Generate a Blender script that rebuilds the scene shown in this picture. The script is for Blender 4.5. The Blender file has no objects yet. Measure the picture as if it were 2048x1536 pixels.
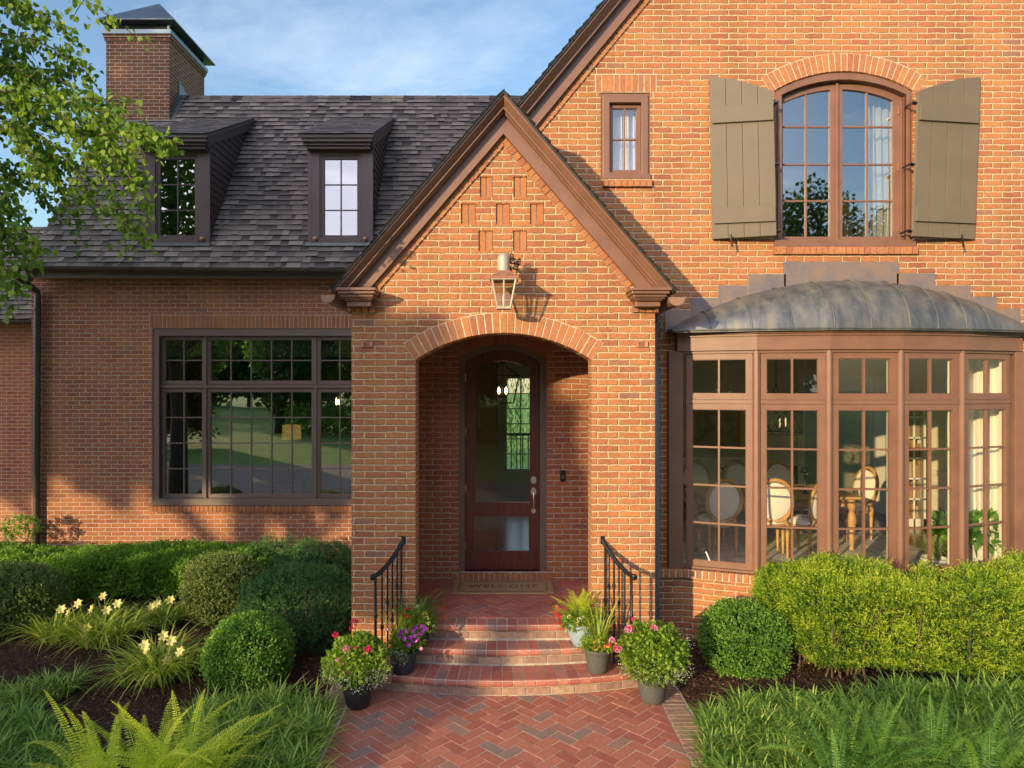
import bpy, bmesh, math, random
import numpy as np
from mathutils import Vector, Matrix
from mathutils.geometry import tessellate_polygon
R = math.radians
random.seed(7)
rng = np.random.default_rng(11)
S = bpy.context.scene
C = S.collection
F = 1365.0; CX = 1004.0; CY = 768.0; H = 2.9
EL, AZ = 11.0, 38.0
KZ = math.tan(R(EL)) / math.cos(R(AZ))
def X(px, D): return (px - CX) * D / F
def Z(py, D): return H - (py - CY) * D / F

# ------------------------------------------------------------------ materials
def new_mat(name):
    m = bpy.data.materials.new(name); m.use_nodes = True
    nt = m.node_tree; nt.nodes.clear()
    out = nt.nodes.new('ShaderNodeOutputMaterial')
    return m, nt, out
def N(nt, typ, **kw):
    n = nt.nodes.new(typ)
    for k, v in kw.items():
        if k in n.inputs.keys() if hasattr(n.inputs, 'keys') else False: n.inputs[k].default_value = v
        else: setattr(n, k, v)
    return n
def L(nt, a, b): nt.links.new(a, b)
def ramp(nt, stops, src=None, interp='LINEAR'):
    r = nt.nodes.new('ShaderNodeValToRGB'); r.color_ramp.interpolation = interp
    e = r.color_ramp.elements
    while len(e) < len(stops): e.new(0.5)
    for i, (p, c) in enumerate(stops):
        e[i].position = p; e[i].color = (c[0], c[1], c[2], 1)
    if src is not None: L(nt, src, r.inputs[0])
    return r
def mathn(nt, op, a, b=None, c=None):
    n = nt.nodes.new('ShaderNodeMath'); n.operation = op
    for i, v in enumerate((a, b, c)):
        if v is None: continue
        if isinstance(v, (int, float)): n.inputs[i].default_value = v
        else: L(nt, v, n.inputs[i])
    return n.outputs[0]
def noise(nt, vec, scale, detail=3, rough=.55):
    n = nt.nodes.new('ShaderNodeTexNoise'); n.inputs['Scale'].default_value = scale
    n.inputs['Detail'].default_value = detail; n.inputs['Roughness'].default_value = rough
    if vec is not None: L(nt, vec, n.inputs['Vector'])
    return n
def mixc(nt, fac, a, b, mode='MIX'):
    n = nt.nodes.new('ShaderNodeMix'); n.data_type = 'RGBA'; n.blend_type = mode
    if isinstance(fac, (int, float)): n.inputs[0].default_value = fac
    else: L(nt, fac, n.inputs[0])
    for i, v in ((6, a), (7, b)):
        if isinstance(v, tuple): n.inputs[i].default_value = (v[0], v[1], v[2], 1)
        else: L(nt, v, n.inputs[i])
    return n.outputs[2]
def pbsdf(nt, out, rough=.6, metal=0., spec=.5):
    b = nt.nodes.new('ShaderNodeBsdfPrincipled')
    b.inputs['Roughness'].default_value = rough; b.inputs['Metallic'].default_value = metal
    b.inputs['Specular IOR Level'].default_value = spec
    L(nt, b.outputs[0], out.inputs[0]); return b
def simple(name, col, rough=.6, metal=0., var=.25, scale=8., bump=.0, bscale=60., spec=.5, coord='Position'):
    m, nt, out = new_mat(name); b = pbsdf(nt, out, rough, metal, spec)
    g = nt.nodes.new('ShaderNodeNewGeometry'); v = g.outputs['Position']
    n = noise(nt, v, scale, 5, .6)
    lo = tuple(c * (1 - var) for c in col); hi = tuple(min(1, c * (1 + var)) for c in col)
    r = ramp(nt, [(.3, lo), (.7, hi)], n.outputs[0]); L(nt, r.outputs[0], b.inputs['Base Color'])
    if bump:
        n2 = noise(nt, v, bscale, 4, .6); bp = nt.nodes.new('ShaderNodeBump')
        bp.inputs['Strength'].default_value = bump; bp.inputs['Distance'].default_value = .01
        L(nt, n2.outputs[0], bp.inputs['Height']); L(nt, bp.outputs[0], b.inputs['Normal'])
    return m

BR = [(0., (.33, .122, .066)), (.15, (.37, .145, .066)), (.4, (.41, .172, .070)), (.6, (.39, .157, .068)),
      (.8, (.43, .190, .072)), (.96, (.37, .160, .08)), (1., (.27, .145, .10))]
MORT = (.56, .42, .255)
def brick_mat(name, bw=.212, bh=.066, mortar=.0145, wob=.0068, dark=1.0, mort=MORT, zoff=0., tint=(1, 1, 1)):
    m, nt, out = new_mat(name); b = pbsdf(nt, out, .85, 0, .25)
    g = nt.nodes.new('ShaderNodeNewGeometry')
    sp = nt.nodes.new('ShaderNodeSeparateXYZ'); L(nt, g.outputs['Position'], sp.inputs[0])
    sn = nt.nodes.new('ShaderNodeSeparateXYZ'); L(nt, g.outputs['True Normal'], sn.inputs[0])
    side = mathn(nt, 'GREATER_THAN', mathn(nt, 'ABSOLUTE', sn.outputs[0]), .75)
    u = mathn(nt, 'ADD', mathn(nt, 'MULTIPLY', sp.outputs[0], mathn(nt, 'SUBTRACT', 1., side)),
              mathn(nt, 'MULTIPLY', sp.outputs[1], side))
    cb = nt.nodes.new('ShaderNodeCombineXYZ'); L(nt, u, cb.inputs[0])
    L(nt, mathn(nt, 'ADD', sp.outputs[2], zoff), cb.inputs[1])
    nz = noise(nt, g.outputs['Position'], 10, 3, .55)
    vm = nt.nodes.new('ShaderNodeVectorMath'); vm.operation = 'SUBTRACT'; L(nt, nz.outputs['Color'], vm.inputs[0]); vm.inputs[1].default_value = (.5, .5, .5)
    vs = nt.nodes.new('ShaderNodeVectorMath'); vs.operation = 'SCALE'; L(nt, vm.outputs[0], vs.inputs[0]); vs.inputs['Scale'].default_value = wob * 3.4
    va = nt.nodes.new('ShaderNodeVectorMath'); va.operation = 'ADD'; L(nt, cb.outputs[0], va.inputs[0]); L(nt, vs.outputs[0], va.inputs[1])
    def bt(smooth, msize):
        t = nt.nodes.new('ShaderNodeTexBrick'); L(nt, va.outputs[0], t.inputs['Vector'])
        t.inputs['Color1'].default_value = (0, 0, 0, 1); t.inputs['Color2'].default_value = (1, 1, 1, 1)
        t.inputs['Mortar'].default_value = (.5, .5, .5, 1); t.inputs['Scale'].default_value = 1
        t.inputs['Mortar Size'].default_value = msize; t.inputs['Mortar Smooth'].default_value = smooth
        t.inputs['Brick Width'].default_value = bw; t.inputs['Row Height'].default_value = bh; t.inputs['Bias'].default_value = 0
        return t
    t = bt(.15, mortar * .5)
    t2 = bt(1., mortar * .85)
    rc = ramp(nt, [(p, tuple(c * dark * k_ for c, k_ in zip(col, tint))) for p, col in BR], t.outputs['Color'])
    n1 = noise(nt, g.outputs['Position'], 55, 5, .65)
    r1 = ramp(nt, [(.25, (.66, .66, .66)), (.75, (1.25, 1.25, 1.25))], n1.outputs[0])
    n5 = noise(nt, g.outputs['Position'], 11, 4, .6)
    r5 = ramp(nt, [(.32, (1.08, .92, .97)), (.5, (1, 1, 1)), (.68, (.96, 1.07, .92))], n5.outputs[0])
    c1 = mixc(nt, 1., mixc(nt, 1., rc.outputs[0], r5.outputs[0], 'MULTIPLY'), r1.outputs[0], 'MULTIPLY')
    mp2 = nt.nodes.new('ShaderNodeMapping'); L(nt, g.outputs['Position'], mp2.inputs[0]); mp2.inputs['Scale'].default_value = (2.4, 2.4, .8)
    n2 = noise(nt, mp2.outputs[0], 1., 6, .65)
    r2 = ramp(nt, [(.3, (.74, .75, .78)), (.52, (1, 1, 1)), (.72, (1.1, 1.08, 1.04))], n2.outputs[0])
    c2 = mixc(nt, 1., c1, r2.outputs[0], 'MULTIPLY')
    n3 = noise(nt, g.outputs['Position'], 30, 3, .6)
    rm = ramp(nt, [(.3, tuple(c * .72 for c in mort)), (.7, tuple(c * 1.12 for c in mort))], n3.outputs[0])
    # pale mortar smears / efflorescence specks
    n4 = noise(nt, g.outputs['Position'], 7, 6, .75)
    sm = ramp(nt, [(.66, (0, 0, 0)), (.76, (.45, .45, .45))], n4.outputs[0])
    c2 = mixc(nt, sm.outputs[0], c2, rm.outputs[0])
    cc = mixc(nt, t.outputs['Fac'], c2, rm.outputs[0])
    L(nt, cc, b.inputs['Base Color'])
    hgt = mathn(nt, 'ADD', mathn(nt, 'MULTIPLY', mathn(nt, 'SUBTRACT', 1., t2.outputs['Fac']), 1.), mathn(nt, 'MULTIPLY', n1.outputs[0], .45))
    bp = nt.nodes.new('ShaderNodeBump'); bp.inputs['Strength'].default_value = .9; bp.inputs['Distance'].default_value = .009
    L(nt, hgt, bp.inputs['Height']); L(nt, bp.outputs[0], b.inputs['Normal'])
    return m
def attr_mat(name, stops, rough=.8, bump=.5, bscale=70, bdist=.004, mult=(.75, 1.2), spec=.3, nscale=40, metal=0):
    """colour of each loose piece from its own random number 'rnd'"""
    m, nt, out = new_mat(name); b = pbsdf(nt, out, rough, metal, spec)
    a = nt.nodes.new('ShaderNodeAttribute'); a.attribute_name = 'rnd'
    rc = ramp(nt, stops, a.outputs['Fac'])
    g = nt.nodes.new('ShaderNodeNewGeometry')
    n1 = noise(nt, g.outputs['Position'], nscale, 5, .65)
    r1 = ramp(nt, [(.25, (mult[0],) * 3), (.75, (mult[1],) * 3)], n1.outputs[0])
    L(nt, mixc(nt, 1., rc.outputs[0], r1.outputs[0], 'MULTIPLY'), b.inputs['Base Color'])
    n2 = noise(nt, g.outputs['Position'], bscale, 5, .65)
    bp = nt.nodes.new('ShaderNodeBump'); bp.inputs['Strength'].default_value = bump; bp.inputs['Distance'].default_value = bdist
    L(nt, n2.outputs[0], bp.inputs['Height']); L(nt, bp.outputs[0], b.inputs['Normal'])
    return m
def leaf_mat(name, stops, trans=.35, rough=.5, spec=.35):
    m, nt, out = new_mat(name)
    a = nt.nodes.new('ShaderNodeAttribute'); a.attribute_name = 'rnd'
    rc = ramp(nt, stops, a.outputs['Fac'])
    b = nt.nodes.new('ShaderNodeBsdfPrincipled'); b.inputs['Roughness'].default_value = rough
    b.inputs['Specular IOR Level'].default_value = spec
    L(nt, rc.outputs[0], b.inputs['Base Color'])
    t = nt.nodes.new('ShaderNodeBsdfTranslucent')
    L(nt, mixc(nt, 1., rc.outputs[0], (1.35, 1.5, .6), 'MULTIPLY'), t.inputs[0])
    mx = nt.nodes.new('ShaderNodeMixShader'); mx.inputs[0].default_value = trans
    L(nt, b.outputs[0], mx.inputs[1]); L(nt, t.outputs[0], mx.inputs[2]); L(nt, mx.outputs[0], out.inputs[0])
    return m
def glass_mat(name, base, tint=(.9, .93, .92), wave=.0):
    m, nt, out = new_mat(name)
    ge = nt.nodes.new('ShaderNodeNewGeometry'); dp = nt.nodes.new('ShaderNodeVectorMath'); dp.operation = 'DOT_PRODUCT'
    L(nt, ge.outputs['Normal'], dp.inputs[0]); L(nt, ge.outputs['Incoming'], dp.inputs[1])
    c5 = mathn(nt, 'POWER', mathn(nt, 'SUBTRACT', 1., mathn(nt, 'ABSOLUTE', dp.outputs['Value'])), 5.)
    fac = mathn(nt, 'ADD', mathn(nt, 'MULTIPLY', c5, 1. - base - .04), base + .02)
    tr = nt.nodes.new('ShaderNodeBsdfTransparent'); tr.inputs[0].default_value = (*tint, 1)
    gl = nt.nodes.new('ShaderNodeBsdfGlossy'); gl.inputs['Roughness'].default_value = .0
    if wave:
        g = nt.nodes.new('ShaderNodeNewGeometry')
        n = noise(nt, g.outputs['Position'], 2.2, 1, .4)
        bp = nt.nodes.new('ShaderNodeBump'); bp.inputs['Strength'].default_value = wave; bp.inputs['Distance'].default_value = .02
        L(nt, n.outputs[0], bp.inputs['Height']); L(nt, bp.outputs[0], gl.inputs['Normal'])
    mx = nt.nodes.new('ShaderNodeMixShader'); L(nt, fac, mx.inputs[0])
    L(nt, tr.outputs[0], mx.inputs[1]); L(nt, gl.outputs[0], mx.inputs[2]); L(nt, mx.outputs[0], out.inputs[0])
    return m
def emit_mat(name, col, st):
    m, nt, out = new_mat(name); e = nt.nodes.new('ShaderNodeEmission')
    e.inputs[0].default_value = (*col, 1); e.inputs[1].default_value = st; L(nt, e.outputs[0], out.inputs[0]); return m

M = {}
M['brick'] = brick_mat('brick', zoff=.02)
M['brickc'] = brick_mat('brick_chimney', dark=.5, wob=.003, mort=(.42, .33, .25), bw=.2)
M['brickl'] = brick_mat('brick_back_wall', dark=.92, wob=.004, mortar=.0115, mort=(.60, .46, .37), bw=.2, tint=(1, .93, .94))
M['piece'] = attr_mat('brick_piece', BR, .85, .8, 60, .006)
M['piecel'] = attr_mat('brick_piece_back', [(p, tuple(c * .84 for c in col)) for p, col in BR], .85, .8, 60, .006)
M['mortar'] = simple('mortar', (.60, .49, .37), .95, 0, .2, 20, .6, 90)
M['mortarg'] = simple('mortar_grey', (.42, .37, .30), .95, 0, .25, 12, .6, 90)
M['paver'] = attr_mat('paver', [(0, (.38, .12, .08)), (.3, (.45, .155, .095)), (.62, (.50, .19, .115)), (.8, (.42, .145, .09)), (.88, (.36, .20, .145)), (1, (.27, .19, .155))], .75, .5, 90, .003, (.8, 1.15))
M['steppaver'] = attr_mat('step_paver', [(0, (.35, .11, .08)), (.5, (.42, .145, .10)), (.85, (.47, .18, .12)), (1, (.27, .16, .135))], .6, .5, 90, .003, (.8, 1.15))
M['riser'] = attr_mat('riser_brick', [(0, (.26, .165, .12)), (.5, (.36, .22, .155)), (1, (.45, .30, .20))], .85, .7, 60, .005, (.6, 1.2), nscale=18)
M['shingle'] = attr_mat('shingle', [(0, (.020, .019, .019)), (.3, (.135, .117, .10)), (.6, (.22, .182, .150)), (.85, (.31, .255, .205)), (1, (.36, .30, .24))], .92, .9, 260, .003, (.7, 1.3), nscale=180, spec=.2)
M['trim'] = simple('brown_trim_paint', (.195, .098, .062), .42, 0, .12, 5, .06, 120)
M['trimd'] = simple('shaded_trim_paint', (.14, .10, .08), .42, 0, .08, 3, .06, 120)  # same brown trim paint, colour darkened to stand for shade
M['dormer'] = simple('dormer_brown_paint', (.085, .058, .05), .5, 0, .1, 3, .08, 120)
M['shutter'] = simple('shutter_paint', (.150, .119, .078), .5, 0, .06, 5, .12, 140)
M['iron'] = simple('black_iron', (.012, .012, .014), .35, .2, .1)
M['steel'] = simple('brushed_metal', (.62, .56, .5), .3, 1., .08)
M['copper'] = simple('copper', (.42, .20, .12), .5, .55, .25, 10)
M['lantern'] = simple('lantern_metal', (.46, .38, .30), .5, .25, .15, 20)
M['guttercu'] = simple('gutter_paint', (.30, .17, .11), .4, .1, .12, 6)
M['darkgutter'] = simple('dark_gutter_paint', (.055, .045, .035), .38, .1, .2, 5)
M['capmetal'] = simple('cap_metal', (.10, .13, .16), .5, .5, .15, 4)
M['flash'] = simple('lead_flashing', (.16, .17, .17), .5, .5, .2, 5)
M['caplight'] = simple('cap_band', (.2, .25, .26), .45, .5, .15, 5)
M['mesh'] = simple('dark_mesh', (.012, .014, .015), .8)
M['white'] = simple('white_paint', (.74, .72, .66), .45, 0, .03)
M['plaster'] = simple('cream_plaster', (.74, .71, .58), .8, 0, .05)
M['plasterd'] = simple('olive_plaster', (.17, .155, .10), .8, 0, .08)
M['ceil'] = simple('ceiling_paint', (.75, .7, .6), .9, 0, .03)
M['cloth'] = simple('linen', (.86, .83, .76), .9, 0, .04, 30, .2, 200)
M['oak'] = simple('oak', (.52, .30, .12), .45, 0, .2, 14)
M['darkwood'] = simple('dark_wood', (.055, .028, .016), .4, 0, .3, 9)
M['rug'] = simple('rug', (.55, .54, .49), .95, 0, .35, 6)
M['potk'] = simple('black_pot', (.022, .022, .023), .5, 0, .25, 30, .15, 160)
M['potg'] = simple('grey_pot', (.085, .088, .082), .5, 0, .12, 30, .1, 160)
M['pott'] = simple('teal_pot', (.022, .040, .052), .45, 0, .15, 10)
M['potb'] = simple('blue_glazed_pot', (.26, .34, .40), .3, 0, .2, 9)
M['potw'] = simple('white_pot', (.7, .7, .68), .4, 0, .04)
M['soil'] = simple('soil', (.03, .02, .013), .95, 0, .4, 40, .6, 90)
M['asphalt'] = simple('driveway', (.30, .26, .21), .9, 0, .15, 3, .3, 60)
M['lawn'] = simple('lawn_soil', (.20, .34, .05), .9, 0, .35, 1.2, .5, 50)
M['bark'] = simple('bark', (.10, .08, .06), .9, 0, .35, 12, .8, 25)
M['bark2'] = simple('bark_twig', (.11, .075, .045), .85, 0, .3, 12)
M['ink'] = simple('mat_ink', (.11, .065, .035), .9)
M['rubber'] = simple('plastic_black', (.01, .01, .011), .3)
M['glass'] = glass_mat('glass_reflective', .26, (.62, .68, .66), .02)
M['glassd'] = glass_mat('glass_dormer', .24, (.5, .52, .5), .02)
M['glassb'] = glass_mat('glass_bay', .03, (.97, .96, .92), .02)
M['glassl'] = glass_mat('glass_lantern', .10, (.85, .82, .74))
M['bulb'] = emit_mat('bulb', (1., .62, .28), 14)
M['shadelit'] = emit_mat('lampshade_lit', (1., .50, .12), .38)
# coir mat
M['coir'] = simple('coir', (.42, .27, .13), .95, 0, .22, 60, .8, 300)
# mahogany with grain
def wood_mat():
    m, nt, out = new_mat('mahogany'); b = pbsdf(nt, out, .32, 0, .5)
    g = nt.nodes.new('ShaderNodeNewGeometry'); mp = nt.nodes.new('ShaderNodeMapping'); L(nt, g.outputs['Position'], mp.inputs[0])
    mp.inputs['Scale'].default_value = (30, 30, 2)
    n = noise(nt, mp.outputs[0], 1.5, 5, .6)
    r = ramp(nt, [(.3, (.06, .014, .010)), (.55, (.115, .028, .017)), (.75, (.17, .05, .026))], n.outputs[0])
    L(nt, r.outputs[0], b.inputs['Base Color']); return m
M['mahog'] = wood_mat()
def floor_mat():
    m, nt, out = new_mat('wood_floor'); b = pbsdf(nt, out, .16, 0, .6)
    g = nt.nodes.new('ShaderNodeNewGeometry'); t = nt.nodes.new('ShaderNodeTexBrick')
    mp = nt.nodes.new('ShaderNodeMapping'); L(nt, g.outputs['Position'], mp.inputs[0]); mp.inputs['Rotation'].default_value = (0, 0, R(90))
    L(nt, mp.outputs[0], t.inputs['Vector'])
    t.inputs['Scale'].default_value = 1; t.inputs['Brick Width'].default_value = 1.3; t.inputs['Row Height'].default_value = .11
    t.inputs['Mortar Size'].default_value = .002; t.inputs['Color1'].default_value = (.11, .055, .03, 1); t.inputs['Color2'].default_value = (.18, .095, .05, 1)
    t.inputs['Mortar'].default_value = (.01, .006, .004, 1)
    L(nt, t.outputs['Color'], b.inputs['Base Color']); return m
M['floor'] = floor_mat()
def lead_mat():
    m, nt, out = new_mat('patina_metal'); b = pbsdf(nt, out, .42, .45, .5)
    g = nt.nodes.new('ShaderNodeNewGeometry'); mp = nt.nodes.new('ShaderNodeMapping'); L(nt, g.outputs['Position'], mp.inputs[0])
    mp.inputs['Scale'].default_value = (5.5, 5.5, .8)
    n = noise(nt, mp.outputs[0], 1.3, 7, .62)
    r = ramp(nt, [(.28, (.07, .08, .09)), (.42, (.115, .125, .13)), (.55, (.17, .17, .155)), (.68, (.23, .215, .175)), (.8, (.31, .32, .30))], n.outputs[0])
    n2 = noise(nt, g.outputs['Position'], 22, 5, .7); r2 = ramp(nt, [(.6, (0, 0, 0)), (.74, (.5, .5, .5))], n2.outputs[0])
    L(nt, mixc(nt, r2.outputs[0], r.outputs[0], (.36, .40, .38)), b.inputs['Base Color'])
    r3 = ramp(nt, [(.3, (.34, .34, .34)), (.7, (.6, .6, .6))], n.outputs[0]); L(nt, r3.outputs[0], b.inputs['Roughness'])
    n4 = noise(nt, g.outputs['Position'], 3.5, 3, .5)
    bp = nt.nodes.new('ShaderNodeBump'); bp.inputs['Strength'].default_value = .35; bp.inputs['Distance'].default_value = .02
    L(nt, n4.outputs[0], bp.inputs['Height']); L(nt, bp.outputs[0], b.inputs['Normal'])
    return m
M['patina'] = lead_mat()
def cuflash_mat():
    m, nt, out = new_mat('brown_copper_flashing'); b = pbsdf(nt, out, .5, .4, .5)
    g = nt.nodes.new('ShaderNodeNewGeometry'); n = noise(nt, g.outputs['Position'], 3.5, 7, .7)
    r = ramp(nt, [(.3, (.16, .15, .17)), (.48, (.23, .185, .175)), (.62, (.30, .20, .14)), (.8, (.36, .28, .22))], n.outputs[0])
    L(nt, r.outputs[0], b.inputs['Base Color']); return m
M['cuflash'] = cuflash_mat()
def mulch_mat():
    m, nt, out = new_mat('mulch'); b = pbsdf(nt, out, .95, 0, .2)
    g = nt.nodes.new('ShaderNodeNewGeometry'); v = nt.nodes.new('ShaderNodeTexVoronoi'); v.inputs['Scale'].default_value = 45
    L(nt, g.outputs['Position'], v.inputs['Vector'])
    r = ramp(nt, [(0, (.035, .016, .010)), (.5, (.085, .042, .025)), (1, (.16, .085, .05))], v.outputs['Color'])
    n = noise(nt, g.outputs['Position'], 30, 6, .7)
    L(nt, mixc(nt, 1., r.outputs[0], ramp(nt, [(.3, (.5, .5, .5)), (.7, (1.3, 1.3, 1.3))], n.outputs[0]).outputs[0], 'MULTIPLY'), b.inputs['Base Color'])
    bp = nt.nodes.new('ShaderNodeBump'); bp.inputs['Strength'].default_value = 1; bp.inputs['Distance'].default_value = .03
    L(nt, mathn(nt, 'ADD', v.outputs['Distance'], n.outputs[0]), bp.inputs['Height']); L(nt, bp.outputs[0], b.inputs['Normal']); return m
M['mulch'] = mulch_mat()
M['chip'] = attr_mat('mulch_chip', [(0, (.04, .02, .012)), (.5, (.10, .048, .028)), (.85, (.17, .085, .048)), (1, (.30, .19, .11))], .9, .5, 80, .003)
G = lambda *a: [(i / (len(a) - 1), c) for i, c in enumerate(a)]
M['l_tree'] = leaf_mat('tree_leaf', G((.06, .12, .016), (.11, .20, .022), (.17, .28, .03), (.28, .38, .05)), .42)
M['l_dark'] = leaf_mat('far_tree_leaf', G((.026, .065, .013), (.052, .104, .019), (.091, .143, .026)), .3)
M['l_orange'] = leaf_mat('sunlit_maple_leaf', G((.05, .06, .01), (.11, .08, .012), (.18, .10, .015)), .3)
M['l_hedge'] = leaf_mat('hedge_leaf', G((.06, .15, .018), (.13, .27, .028), (.23, .40, .045), (.36, .52, .07)), .35)
M['l_box'] = leaf_mat('boxwood_leaf', G((.04, .11, .018), (.09, .21, .028), (.17, .33, .042), (.3, .44, .065)), .3)
M['l_yewd'] = leaf_mat('dark_yew_leaf', G((.025, .085, .024), (.05, .14, .038), (.09, .21, .05), (.15, .28, .07)), .25)
M['l_yew'] = leaf_mat('yew_leaf', G((.02, .06, .012), (.09, .18, .018), (.20, .34, .025), (.38, .49, .035), (.55, .57, .06)), .4)
M['l_olive'] = leaf_mat('olive_shrub_leaf', G((.07, .11, .025), (.13, .18, .042), (.22, .28, .08), (.34, .38, .14)), .3)
M['l_grass'] = leaf_mat('liriope_blade', G((.04, .12, .03), (.14, .28, .045), (.34, .47, .08), (.62, .64, .15)), .35)
M['l_lily'] = leaf_mat('daylily_blade', G((.13, .21, .03), (.24, .34, .045), (.40, .48, .08), (.60, .58, .18)), .42)
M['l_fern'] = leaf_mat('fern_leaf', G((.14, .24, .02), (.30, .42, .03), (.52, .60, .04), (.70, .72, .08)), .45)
M['l_fernd'] = leaf_mat('fern_leaf_shaded', G((.03, .10, .02), (.07, .19, .03), (.13, .27, .04), (.24, .36, .06)), .4)  # fern greens darkened to stand for shade
M['l_pot'] = leaf_mat('pot_plant_leaf', G((.07, .14, .018), (.14, .25, .026), (.25, .37, .04), (.38, .46, .07)), .4)
M['l_room'] = leaf_mat('house_plant_leaf', G((.04, .13, .015), (.1, .25, .03), (.2, .38, .06)), .4)
M['l_willow'] = leaf_mat('willow_leaf', G((.104, .221, .065), (.208, .390, .117), (.338, .546, .195)), .5)
M['l_lawn'] = leaf_mat('grass_blade', G((.07, .17, .015), (.12, .25, .02), (.18, .32, .03)), .4)
def fl(name, a, b): return leaf_mat(name, G(a, b), .3, .6)
M['l_dead'] = leaf_mat('dry_leaf', G((.14, .08, .035), (.30, .19, .09), (.42, .28, .13)), .2)
M['f_yellow'] = fl('pale_yellow_petal', (.72, .62, .22), (.85, .78, .42))
M['f_cream'] = fl('cream_petal', (.78, .70, .42), (.85, .8, .6))
M['f_red'] = fl('red_petal', (.62, .02, .015), (.8, .06, .03))
M['f_magenta'] = fl('magenta_petal', (.6, .01, .09), (.78, .05, .2))
M['f_pink'] = fl('pink_petal', (.72, .16, .36), (.82, .42, .60))
M['f_purple'] = fl('purple_petal', (.20, .01, .32), (.42, .03, .55))
M['f_white'] = fl('white_petal', (.7, .72, .7), (.85, .85, .82))
M['f_orange'] = fl('orange_petal', (.75, .22, .03), (.85, .4, .08))
M['f_yel2'] = fl('yellow_petal', (.8, .6, .08), (.85, .75, .25))

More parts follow.
